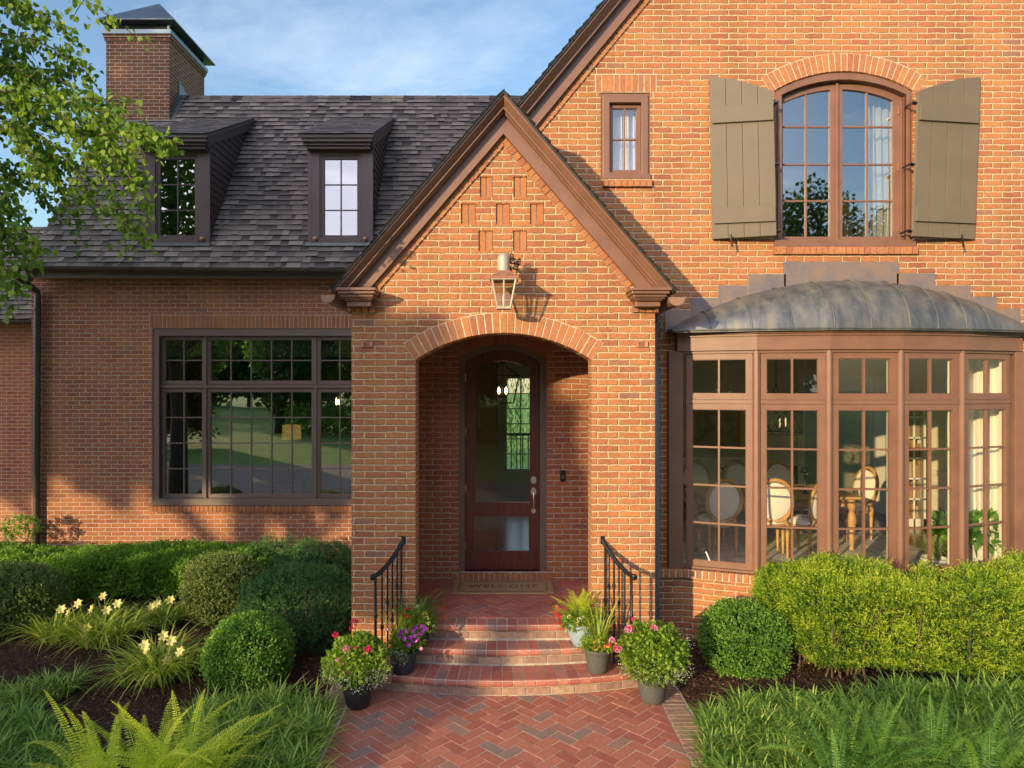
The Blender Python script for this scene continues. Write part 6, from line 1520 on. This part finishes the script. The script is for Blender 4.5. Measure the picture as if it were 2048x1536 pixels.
for (a, b, D, n_, dr, tn) in BRN: 
    c_ = twig(at(*a, D), at(*b, D - .1), int(n_ * 1.1), dr, tone=tn)
    for k in range(5):
        q = c_[rng.integers(4, 11)]; e = q + np.array([rng.normal() * .12 + .05, rng.normal() * .12, -rng.uniform(.08, .26)]); twig(q, e, int(n_ * .10), .02, tone=tn, r0=.004)
# rest of the crown, out of the frame to the left and above
def off_frame(P):
    D = P[:, 1]; pxs = CX + P[:, 0] * F / np.maximum(D, .3); pys = CY - (P[:, 2] - H) * F / np.maximum(D, .3)
    return (pxs < -60) | (pys < -130) | (D < .5)
def SM(P):  # sun-plane coordinates
    return P[:, 0] - .78 * P[:, 1], P[:, 2] + KZ * P[:, 1]
m = 26000; d = rdir(m); P = np.array([-9.0, 4.3, 7.0]) + d * np.array([4.0, 3.4, 3.6]) * (rng.random(m) ** .4)[:, None]
u, z0 = SM(P); k = off_frame(P) & (u < -7.6 - .1 * np.sin(z0 * 3)) & (P[:, 2] > 3.0) & (surf_noise(P, 77, 1.3) > -.55) & (surf_noise(np.stack([u, z0, u * 0], 1), 26, 3.1) < .46); P = P[k]; m = len(P)
heart_leaves(P, unit(rdir(m) * .7 + np.array([0, 0, -.5])), rdir(m), .13 * rng.uniform(.7, 1.2, m), np.clip(.45 + rng.normal(size=m) * .2, 0, 1))
lv.build('crown', 'l_tree', tree); mbt.build('twigs', 'bark2', tree)

# ================================================================== TREES BEHIND THE CAMERA (they shade the house and show in its windows)
def canopy(name, lab, cx_, cy_, rad, zc_, n, size, mat, keep, trunk=None, group=None):
    t = thing(name, lab, 'tree', (cx_, cy_, 0), group); d = rdir(n); P = np.array([cx_, cy_, zc_]) + d * np.array(rad) * (rng.random(n) ** .38 * (1 + .22 * surf_noise(d, int(abs(cx_) * 7) + 1, 2.6)))[:, None]
    k = (P[:, 2] > .05) & (keep(P) if keep is not None else True); P = P[k]; m = len(P); lv = LV(); tone = np.clip(.5 + .3 * surf_noise(P, 5, 1.1) + .15 * rng.normal(size=m), 0, 1)
    lv.leaves(P, rdir(m), rdir(m), size * rng.uniform(.7, 1.3, m), size * .75 * rng.uniform(.7, 1.3, m), tone); lv.build('crown', mat, t)
    if trunk:
        mb = MB(); r_ = trunk; mb.tube([(cx_, cy_, 0), (cx_ + .1, cy_, zc_ * .5), (cx_, cy_, zc_ + rad[2] * .5)], [r_ * 1.5, r_, r_ * .3], 10)
        for q in range(7):
            a = q * 2.4; mb.tube([(cx_, cy_, zc_ * (.55 + .06 * q)), (cx_ + math.cos(a) * rad[0] * .6, cy_ + math.sin(a) * rad[1] * .6, zc_ * (.55 + .06 * q) + rad[2] * .5)], [r_ * .5, r_ * .15], 6)
        mb.build('trunk', 'bark', t)
    return t
def canopy_uz(name, lab, cx_, cy_, ur, zr, dep, n, size, mat, keep, trunk=None):
    t = thing(name, lab, 'tree', (cx_, cy_, 0)); u = rng.uniform(ur[0], ur[1], n); z0 = rng.uniform(zr[0], zr[1], n); y = cy_ + rng.normal(size=n) * dep
    P = np.stack([u + .78 * y, y, z0 - KZ * y], 1); k = (P[:, 2] > .03) & keep(P); P = P[k]; m = len(P); lv = LV(); tone = np.clip(.5 + .3 * surf_noise(P, 5, 1.1) + .15 * rng.normal(size=m), 0, 1)
    lv.leaves(P, rdir(m), rdir(m), size * rng.uniform(.7, 1.3, m), size * .8 * rng.uniform(.7, 1.3, m), tone); lv.build('crown', mat, t)
    mb = MB(); mb.tube([(cx_, cy_, 0), (cx_ + .1, cy_, 3), (cx_, cy_, 6)], [.2, .14, .05], 10); mb.build('trunk', 'bark', t); return t
def keep_T3(P):
    """tall bushy tree whose shade lies on the left pier, the door recess and the left half of the path"""
    u, z0 = SM(P); z0 = z0 - (KZ - .178) * 7.; nz = surf_noise(np.stack([u, z0, u * 0], 1), 15, 1.6)
    edge = -5.25 - .10 * nz - np.where(z0 > 1.9, .22 + .10 * (z0 - 1.9), 0)
    top = 4.35 + .33 * (-5.3 - u) + .18 * nz
    gaps = (nz > .62)
    lowlit = (z0 > 1.18) & (z0 < 1.85) & (u < -5.5) & (u > -7.6) & (nz > -.45) | (z0 > 1.15) & (z0 < 2.1) & (u < -7.1) & (nz > -.75)
    return (u < edge) & (z0 < top) & ~gaps & ~lowlit & (u > -9.4)
def keep_T2(P):
    u, z0 = SM(P); z0 = z0 - (KZ - .178) * 10.; nz = surf_noise(np.stack([u, z0, u * 0], 1), 25, 1.2); n2 = surf_noise(np.stack([u, z0, u * 0], 1), 26, 3.1)
    lit = (z0 < 3.35 + .75 * nz + .45 * n2) & (z0 > 1.2) & ((n2 > -.9) | (z0 > 1.9))
    return (u < -8.6 - .3 * nz) & ~lit & (n2 < .46)
YT = -12.
canopy_uz('magnolia_tree', 'bushy tree down the lawn, reflected in the left sash of the picture window', -16.8, YT, (-9.3, -5.0), (-2.2, 6.2), .8, 30000, .2, 'l_orange', keep_T3)
canopy('maple_tree', 'large spreading tree across the lawn that shades the left wing', -22.5, YT - 1, (5.4, 3.2, 7.5), 9.2, 34000, .30, 'l_dark', keep_T2, .3)
canopy('maple_tree', 'second spreading tree beside the large one, shading the chimney end', -27.5, YT - 1, (4.5, 3.2, 7.5), 9.2, 24000, .30, 'l_dark', keep_T2, .3)
sunsafe = lambda P: (P[:, 0] - .78 * P[:, 1]) > .9
BT = [(-13.2, -19, 4.6, 5.6), (-8.2, -21, 5.0, 7.2), (-3.2, -22, 4.6, 6.4), (2.0, -24, 5.0, 7.2), (7.4, -24, 5.2, 7.6), (13, -25, 5.0, 6.6), (18.5, -26, 5.8, 9.0), (24.5, -25, 5.2, 9.4), (30.5, -24, 5.2, 8.4), (-6, -27, 5, 8.5), (10, -30, 6, 9.5)]
for i, (x_, y_, r_, zc_) in enumerate(BT):
    canopy('background_tree', 'leafy tree across the driveway seen only reflected in the glass', x_, y_, (r_ * .72, r_ * .6, r_), zc_, 11000, .30, 'l_dark', lambda P: ((P[:, 0] - .78 * P[:, 1]) > .9), .22, 'trees across the driveway')
for x_, y_ in ((-27.5, -40), (-21.5, -44), (-15.5, -41)):
    canopy('lawn_tree', 'shade tree on the far lawn seen only reflected in the picture window', x_, y_, (2.8, 2.8, 3.0), 6.2, 5200, .42, 'l_hedge', None, .45, 'trees across the driveway')
for i in range(10):
    canopy('background_tree', 'tall tree far beyond the lawn seen only reflected in the glass', -60 + i * 7, -67 + 2 * math.sin(i * 2), (5.2, 3, 5.4 + math.sin(i * 3) * .8), 5.6, 4200, .75, 'l_dark', None, .2, 'trees across the driveway')
hedge_far = canopy('far_shrub', 'low shrubs at the far side of the lawn seen only reflected in the glass', -5, -17, (9, 1., 1.3), .9, 9000, .2, 'l_hedge', lambda P: ((P[:, 0] - .78 * P[:, 1]) > .9))
# lawn blades near the drive
lv = LV(); 
# willow behind the house, seen through the hall window
t = thing('willow_tree', 'weeping willow outside the far window, seen through the glass of the front door', 'tree', (1.5, 19.5, 0)); lv = LV()
for k in range(420):
    x_, y_ = rng.uniform(-3, 6), rng.uniform(17.5, 20); zt2 = rng.uniform(3.5, 7); zb2 = rng.uniform(0, 2.2); nn = int((zt2 - zb2) * 10); zz = np.linspace(zt2, zb2, nn)
    P = np.stack([x_ + .12 * np.sin(zz * 1.3 + x_ * 3), y_ + zz * 0, zz], 1) + rng.normal(size=(nn, 3)) * .03; lv.leaves(P, unit(rdir(nn) * .4 + np.array([0, 0, -1])), rdir(nn), .16, .03, rng.random(nn))
lv.build('fronds', 'l_willow', t); mb = MB(); mb.tube([(3, 20, 0), (3.1, 20, 3), (2.5, 20, 6)], [.35, .25, .12], 10); mb.build('trunk', 'bark', t)
t = thing('deck_railing', 'black deck railing outside the far window, seen through the front door glass', 'railing', (1, 15.6, 0)); mb = MB()
for zz in (1.75, .75): mb.box(-2, 4, 15.58, 15.62, zz - .03, zz + .03)
x_ = -2
while x_ < 4: mb.box(x_ - .012, x_ + .012, 15.59, 15.61, .75, 1.75); x_ += .13
mb.build('balusters', 'iron', t); mb = MB(); mb.box(-2.5, 4.5, 14.15, 16, .45, .55); mb.build('deck', 'darkwood', t)

# ================================================================== FURNITURE seen through the glass
def chair(loc, rot, lab):
    t = thing('dining_chair', lab, 'chair', (0, 0, 0), 'oval back chairs round the dining table')
    mb = MB(); zc_, rx_, rzz = .76, .235, .285
    ring_ = [(rx_ * math.cos(a), -.02 - .05 * math.sin(a), zc_ + rzz * math.sin(a)) for a in [2 * math.pi * i / 28 for i in range(29)]]
    mb.tube(ring_, .026, 8); 
    for s in (-1, 1): mb.tube([(s * .13, -.0, zc_ - rzz * .86), (s * .19, .02, .42)], [.022, .024], 8)
    mb.build('back_frame', 'oak', t, smooth=True)
    mb = MB(); mb.lathe([(1e-5, .035), (.15, .032), (.205, .012), (.21, -.01), (.205, -.03), (.1, -.045), (1e-5, -.048)], 0, 0, 28, sx=1., sy=1.2)
    mb.build('back_pad', 'cloth', t, smooth=True, xf=Matrix.Translation((0, -.02, zc_)) @ Matrix.Rotation(R(98), 4, 'X'))
    mb = MB(); mb.lathe([(.24, .40), (.255, .43), (.25, .455)], 0, .24, 28, sy=.95); mb.build('seat_rail', 'oak', t, smooth=True)
    mb = MB(); mb.lathe([(.245, .45), (.25, .48), (.22, .515), (.12, .53), (1e-5, .535)], 0, .24, 28, sy=.95); mb.build('seat', 'cloth', t, smooth=True)
    for sx, sy in ((-.18, .03), (.18, .03), (-.17, .43), (.17, .43)):
        mb = MB(); mb.lathe([(.028, .42), (.03, .38), (.02, .36), (.026, .34), (.014, .02), (.018, .0)], sx, sy, 10); mb.build('leg', 'oak', t, smooth=True)
    return t
def copy_tree(o, parent=None):
    c = o.copy(); C.objects.link(c); c.parent = parent
    for ch in o.children: copy_tree(ch, c)
    return c
c0 = chair(None, 0, 'x')
CH = [(X(1447, 9.0), 9.0, 4, 'oval back dining chair in front of the table, seen in the leftmost window facet'), (X(1548, 8.98), 8.98, -6, 'sunlit oval back dining chair seen in the second window facet from the left'), (X(1640, 8.95), 8.95, 32, 'oval back dining chair turned at an angle, nearest the turned table leg'),
      (X(1393, 10.9), 10.95, 180, 'oval back dining chair beyond the table, leftmost of the far row'), (X(1477, 10.9), 10.95, 180, 'oval back dining chair beyond the table, second of the far row'), (X(1560, 10.9), 10.95, 180, 'oval back dining chair beyond the table, behind the white pitcher'), (X(1722, 10.3), 10.2, 100, 'oval back dining chair at the right head of the table')]
for i, (x_, y_, a, lab) in enumerate(CH):
    o = c0 if i == 0 else copy_tree(c0)
    o.location = (x_, y_, FZ + .001); o.rotation_euler = (0, 0, R(a)); o['label'] = lab
t = thing('dining_table', 'oak dining table with turned legs in the bay window room', 'table', (X(1590, 9.9), 9.9, FZ)); tx0, tx1 = X(1400, 9.6), X(1730, 9.3)
mb = MB(); mb.box(tx0, tx1, 9.3, 10.5, FZ + .72, FZ + .76); mb.build('table_top', 'oak', t, bevel=.01)
mb = MB(); mb.box(tx0 + .1, tx1 - .1, 9.4, 10.4, FZ + .61, FZ + .72); mb.build('apron', 'oak', t)
for xx in (tx0 + .14, tx1 - .12):
    for yy in (9.42, 10.36):
        mb = MB(); mb.lathe([(.05, FZ + .72), (.055, FZ + .60), (.04, FZ + .57), (.03, FZ + .54), (.05, FZ + .50), (.062, FZ + .42), (.055, FZ + .35), (.03, FZ + .30), (.04, FZ + .27), (.035, FZ + .12), (.022, FZ + .07), (.035, FZ + .04), (.025, FZ)], xx, yy, 16); mb.build('leg', 'oak', t, smooth=True)
mb = MB(); mb.box(2.3, 5.8, 8.6, 11.4, FZ + .001, FZ + .012); o = mb.build('rug', 'rug', None); tag(o, 'grey patterned rug under the dining table', 'rug')
zt2 = FZ + .761
t = thing('pitcher', 'small white pitcher on the dining table', 'pitcher', (X(1572, 9.7), 9.7, zt2)); mb = MB(); mb.lathe([(.05, zt2), (.07, zt2 + .04), (.05, zt2 + .1), (.035, zt2 + .12), (.045, zt2 + .14)], X(1572, 9.7), 9.7, 18); mb.build('body', 'white', t, smooth=True)
mb = MB(); xx = X(1572, 9.7); mb.tube([(xx - .045, 9.7, zt2 + .12), (xx - .09, 9.7, zt2 + .15), (xx - .11, 9.7, zt2 + .13)], .01, 6); mb.build('spout', 'white', t)
t = thing('candlestick', 'black candle stand with dark blossoms on the dining table', 'candlestick', (X(1610, 9.6), 9.6, zt2)); xx = X(1610, 9.6); mb = MB(); mb.lathe([(.05, zt2), (.03, zt2 + .02), (.014, zt2 + .05), (.02, zt2 + .12), (.012, zt2 + .15), (.02, zt2 + .25), (.03, zt2 + .26)], xx, 9.6, 12); mb.build('stand', 'iron', t, smooth=True); ball_flower(t, (xx, 9.6, zt2 + .31), .055, 'iron', 'blossom', 40)
t = thing('chandelier', 'wire cage chandelier hanging over the dining table', 'chandelier', (X(1555, 9.9), 9.9, 2.4)); xx, zz = X(1552, 9.9), 2.36; mb = MB()
for z_ in (zz - .17, zz + .15): mb.tube([(xx + .36 * math.cos(a), 9.9 + .36 * math.sin(a), z_) for a in [2 * math.pi * i / 28 for i in range(29)]], .008, 5, cap=False)
for i in range(18):
    for s in (1, -1):
        a0, a1 = 2 * math.pi * i / 18, 2 * math.pi * (i + s * 1.5) / 18; mb.tube([(xx + .36 * math.cos(a0), 9.9 + .36 * math.sin(a0), zz - .17), (xx + .36 * math.cos(a1), 9.9 + .36 * math.sin(a1), zz + .15)], .004, 4)
for i in range(4): a = i * math.pi / 2 + .4; mb.tube([(xx + .36 * math.cos(a), 9.9 + .36 * math.sin(a), zz + .15), (xx + .1 * math.cos(a), 9.9 + .1 * math.sin(a), zz + .3), (xx, 9.9, zz + .55)], .005, 5)
mb.tube([(xx, 9.9, zz + .5), (xx, 9.9, 3.46)], .005, 6); mb.build('cage', 'iron', t)
for i in range(4): a = i * math.pi / 2; mb = MB(); mb.lathe([(.012, zz - .08), (.012, zz + .03), (1e-5, zz + .06)], xx + .14 * math.cos(a), 9.9 + .14 * math.sin(a), 8); mb.build('candle', 'white', t)
t = thing('sideboard', 'white panelled sideboard against the far wall of the dining room', 'sideboard', (X(1430, 12), 12, FZ)); a, b = X(1300, 12), X(1530, 11.9); mb = MB(); mb.box(a, b, 11.9, 12.36, FZ + .08, FZ + .98); mb.box(a - .03, b + .03, 11.86, 12.36, FZ + .98, FZ + 1.03); mb.build('body', 'white', t, bevel=.01); mb = MB()
for i in range(4):
    p, q_ = a + (b - a) * i / 4 + .04, a + (b - a) * (i + 1) / 4 - .04; wall(mb, rect(p, q_, FZ + .72, FZ + .94), [rect(p + .03, q_ - .03, FZ + .75, FZ + .91)], 11.885, .02); wall(mb, rect(p, q_, FZ + .12, FZ + .68), [rect(p + .05, q_ - .05, FZ + .17, FZ + .63)], 11.885, .02)
mb.build('drawer_front', 'white', t); mb = MB(); [mb.lathe([(.02, 0), (.022, .015), (1e-5, .02)], 0, 0, 10) for _ in range(1)]; mb.build('knob', 'iron', t, xf=Matrix.Translation((a + (b - a) * .62, 11.885, FZ + .83)) @ Matrix.Rotation(R(90), 4, 'X'))
# framed picture
t = thing('framed_picture', 'grey framed print on the far dining room wall above the sideboard', 'picture', (X(1400, 12.38), 12.38, 2.)); mb = MB(); a, b = X(1385, 12.38), X(1480, 12.38); wall(mb, rect(a, b, FZ + 1.15, FZ + 1.8), [rect(a + .05, b - .05, FZ + 1.2, FZ + 1.75)], 12.35, .04); mb.build('frame', 'oak', t); mb = MB(); mb.box(a + .05, b - .05, 12.365, 12.375, FZ + 1.2, FZ + 1.75); mb.build('print', simple('print', (.4, .38, .32), .7, 0, .5, 5), t)
# bookcase
t = thing('bookcase', 'tall bookcase with glazed white doors and amber spines by the right wall', 'bookcase', (6.7, 10.7, FZ)); mb = MB(); bx0, bx1, by = X(1806, 11), X(1852, 11), 11.
mb.box(bx0, bx1, by, by + .35, FZ, FZ + .1); mb.box(bx0, bx0 + .04, by, by + .35, FZ, FZ + 2.1); mb.box(bx1 - .04, bx1, by, by + .35, FZ, FZ + 2.1); mb.box(bx0, bx1, by + .33, by + .36, FZ, FZ + 2.1); mb.box((bx0 + bx1) / 2 - .012, (bx0 + bx1) / 2 + .012, by, by + .02, FZ, FZ + 2.1)
for i in range(7): mb.box(bx0, bx1, by, by + .34, FZ + .1 + i * .33, FZ + .125 + i * .33)
mb.build('case', 'white', t)
bm_ = attr_mat('book_spine', [(0, (.25, .1, .03)), (.4, (.4, .22, .08)), (.7, (.12, .08, .05)), (1, (.5, .42, .3))], .7, .1)
mb = MB()
for i in range(6):
    x_ = bx0 + .05
    while x_ < bx1 - .07: w_ = random.uniform(.02, .045); mb.box(x_, x_ + w_ - .002, by + .05, by + .28, FZ + .126 + i * .33, FZ + .126 + i * .33 + random.uniform(.18, .28)); x_ += w_
o = mb.build('book_row', bm_, t); o['kind'] = 'stuff'
# plants in the bay
x_, y_ = X(1868, 7.95), 7.95
t = pot('plant_pot', 'white planter on the floor inside the bay window, holding the spider plant', x_, y_, FZ, .10, .14, .28, 'potw', group='planters in the bay'); t['category'] = 'planter'
t = thing('spider_plant', 'pale striped spider plant arching in the fourth window facet', 'house plant', (x_, y_, FZ + .25)); lv = LV(); blades(lv, [(x_, y_, FZ + .27)], 130, .44, .016, .6, 1.25, 7, tone=(.4, 1)); lv.build('leaves', leaf_mat('spider_leaf', G((.12, .22, .05), (.3, .38, .15), (.6, .62, .4)), .4), t)
x_, y_ = X(1960, 7.9), 7.9
t = thing('plant_stand', 'white pedestal in the rightmost window facet under the leafy plant', 'plant stand', (x_, y_, FZ)); mb = MB(); mb.lathe([(.15, FZ), (.13, FZ + .04), (.11, FZ + .1), (.12, FZ + .4), (.16, FZ + .46)], x_, y_, 24); mb.build('pedestal', 'potw', t, smooth=True)
t = thing('pothos', 'bright green broad leaved plant on the pedestal at the right of the bay', 'house plant', (x_, y_, FZ + .46)); lv = LV(); mound(lv, (x_, y_, FZ + .58), (.26, .22, .22), 210, .13, .075, .6, droop=.4); mound(lv, (x_ - .3, y_, FZ + .62), (.2, .16, .2), 90, .13, .07, .5, droop=.4); lv.build('leaves', 'l_room', t)
# window crank
mb = MB(); p = at(1412, 1105, 7.5); mb.tube([(p[0], 7.5, p[2] + .01), (p[0] + .02, 7.5, p[2] - .04), (p[0] + .04, 7.5, p[2] - .09)], .009, 8); mb.build('window_crank', 'white', bay)
# pendant in the hall
t = thing('pendant_lantern', 'open iron lantern with two glowing bulbs hanging in the entry hall', 'pendant', (X(1006, 10.6), 10.6, 3.)); xx, yy = X(1005, 10.6), 10.6; zc_ = Z(780, yy); mb = MB(); w_ = .17
for sx, sy in ((-1, -1), (1, -1), (1, 1), (-1, 1)): mb.tube([(xx + sx * w_, yy + sy * w_, zc_ - .2), (xx + sx * w_ * 1.5, yy + sy * w_ * 1.5, zc_ + .22), (xx + sx * w_ * .35, yy + sy * w_ * .35, zc_ + .36), (xx, yy, zc_ + .5)], .006, 5)
for k_, z_ in ((1, zc_ - .2), (1.5, zc_ + .22)): mb.tube([(xx + sx * w_ * k_, yy + sy * w_ * k_, z_) for sx, sy in ((-1, -1), (1, -1), (1, 1), (-1, 1), (-1, -1))], .006, 5)
mb.tube([(xx, yy, zc_ - .12), (xx, yy, 3.8)], .006, 5); mb.tube([(xx - .06, yy, zc_ - .1), (xx + .06, yy, zc_ - .1)], .006, 5); mb.build('frame', 'iron', t)
for s in (-1, 1): mb = MB(); mb.lathe([(.010, zc_ - .06), (.02, zc_ - .02), (.018, zc_ + .01), (1e-5, zc_ + .05)], xx + s * .055, yy, 10); mb.build('bulb', 'bulb', t, smooth=True)
# lamp and sconce in the living room
x_, y_ = X(583, 12.2), 12.2; t = thing('table_lamp', 'lamp with a glowing amber drum shade inside the picture window', 'lamp', (x_, y_, FZ)); za, zb2 = Z(878, y_), Z(850, y_); mb = MB(); n_ = 28
mb.lathe([(.17, za), (.155, zb2)], x_, y_, n_); o = mb.build('lamp_shade', 'shadelit', t); mb = MB(); mb.lathe([(.11, FZ + .6), (.03, FZ + .63), (.03, FZ + .7), (.05, FZ + .8), (.02, za)], x_, y_, 16); mb.box(x_ - .3, x_ + .3, y_ - .2, y_ + .2, FZ + .55, FZ + .6); mb.box(x_ - .28, x_ - .24, y_ - .18, y_ - .14, FZ, FZ + .55); mb.box(x_ + .24, x_ + .28, y_ - .18, y_ - .14, FZ, FZ + .55); mb.build('stand', 'darkwood', t)
x_, y_ = X(677, 13.6), 13.6; zz = Z(802, y_); t = thing('wall_sconce', 'lit black sconce seen through the right sash of the picture window', 'sconce', (x_, y_, zz)); mb = MB()
for s in (-1, 1): mb.box(x_ + s * .08 - .006, x_ + s * .08 + .006, y_ - .1, y_ - .09, zz - .13, zz + .13)
mb.box(x_ - .09, x_ + .09, y_ - .11, y_, zz + .12, zz + .14); mb.box(x_ - .09, x_ + .09, y_ - .11, y_, zz - .14, zz - .12); mb.box(x_ - .09, x_ + .09, y_ - .01, y_ + .0, zz - .13, zz + .13); mb.build('frame', 'iron', t)
for s in (-1, 1): mb = MB(); mb.lathe([(.012, zz - .08), (.02, zz + .0), (1e-5, zz + .08)], x_ + s * .03, y_ - .05, 8); mb.build('bulb', 'bulb', t)

# ================================================================== LIGHT, SKY, CAMERA
SKY_FILL = 14.
sd = Vector((math.sin(R(AZ)) * math.cos(R(EL)), math.cos(R(AZ)) * math.cos(R(EL)), -math.sin(R(EL))))
sun = bpy.data.lights.new('sun', 'SUN'); sun.energy = 3.15; sun.angle = R(.5); sun.color = (1., .765, .43)
so_ = bpy.data.objects.new('sun', sun); C.objects.link(so_); so_.rotation_euler = sd.to_track_quat('-Z', 'Y').to_euler(); so_.location = (-20, -25, 12)
w = bpy.data.worlds.new('World'); S.world = w; w.use_nodes = True; nt = w.node_tree; nt.nodes.clear()
out = nt.nodes.new('ShaderNodeOutputWorld'); bg = nt.nodes.new('ShaderNodeBackground'); L(nt, bg.outputs[0], out.inputs[0])
sky = nt.nodes.new('ShaderNodeTexSky'); sky.sky_type = 'NISHITA'; sky.sun_disc = False; sky.sun_elevation = R(EL); sky.sun_rotation = R(180 + AZ); sky.air_density = 1.; sky.dust_density = .6; sky.ozone_density = 2.
tc = nt.nodes.new('ShaderNodeTexCoord'); sp = nt.nodes.new('ShaderNodeSeparateXYZ'); L(nt, tc.outputs['Generated'], sp.inputs[0])
zz = mathn(nt, 'ADD', mathn(nt, 'MAXIMUM', sp.outputs[2], 0.), .12); cb = nt.nodes.new('ShaderNodeCombineXYZ'); L(nt, mathn(nt, 'DIVIDE', sp.outputs[0], zz), cb.inputs[0]); L(nt, mathn(nt, 'DIVIDE', sp.outputs[1], zz), cb.inputs[1])
mp = nt.nodes.new('ShaderNodeMapping'); mp.inputs['Scale'].default_value = (.9, 1.7, 1); mp.inputs['Rotation'].default_value = (0, 0, R(25)); mp.inputs['Location'].default_value = (3.1, 1.7, 0); L(nt, cb.outputs[0], mp.inputs[0])
n1 = noise(nt, mp.outputs[0], .8, 9, .62); n1.inputs['Distortion'].default_value = .6
cr = ramp(nt, [(.54, (0, 0, 0)), (.82, (.6, .6, .6))], n1.outputs[0])
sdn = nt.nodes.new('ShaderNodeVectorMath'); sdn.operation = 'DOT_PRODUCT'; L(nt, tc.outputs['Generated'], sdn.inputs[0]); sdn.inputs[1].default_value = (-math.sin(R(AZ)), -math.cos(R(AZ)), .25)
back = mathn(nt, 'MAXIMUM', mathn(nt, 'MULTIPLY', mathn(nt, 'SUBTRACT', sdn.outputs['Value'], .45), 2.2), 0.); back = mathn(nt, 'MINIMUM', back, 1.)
# bright cloud lobe added on the unseen sunward sky to fill shade; wisps elsewhere
ccol = mixc(nt, back, (4.0, 4.3, 4.8), (SKY_FILL * .99, SKY_FILL * .92, SKY_FILL * 1.12))
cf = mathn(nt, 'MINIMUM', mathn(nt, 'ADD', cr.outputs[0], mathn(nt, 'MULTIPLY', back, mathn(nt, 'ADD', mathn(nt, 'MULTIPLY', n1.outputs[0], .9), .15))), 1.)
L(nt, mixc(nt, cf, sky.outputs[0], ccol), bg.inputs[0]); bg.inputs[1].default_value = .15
cam = bpy.data.cameras.new('camera'); co = bpy.data.objects.new('camera', cam); C.objects.link(co); S.camera = co
cam.sensor_width = 36; cam.lens = 36 * F / 2048; cam.shift_x = (1024 - CX) / 2048; cam.clip_end = 600; cam.clip_start = .05
co.location = (0, 0, H); co.rotation_euler = (R(90), 0, 0)
S.render.engine = 'CYCLES'; S.view_settings.view_transform = 'Standard'; S.view_settings.look = 'None'; S.view_settings.exposure = 1.0; S.view_settings.gamma = 1
S.cycles.max_bounces = 8; S.cycles.transparent_max_bounces = 16; S.cycles.diffuse_bounces = 4; S.cycles.glossy_bounces = 4
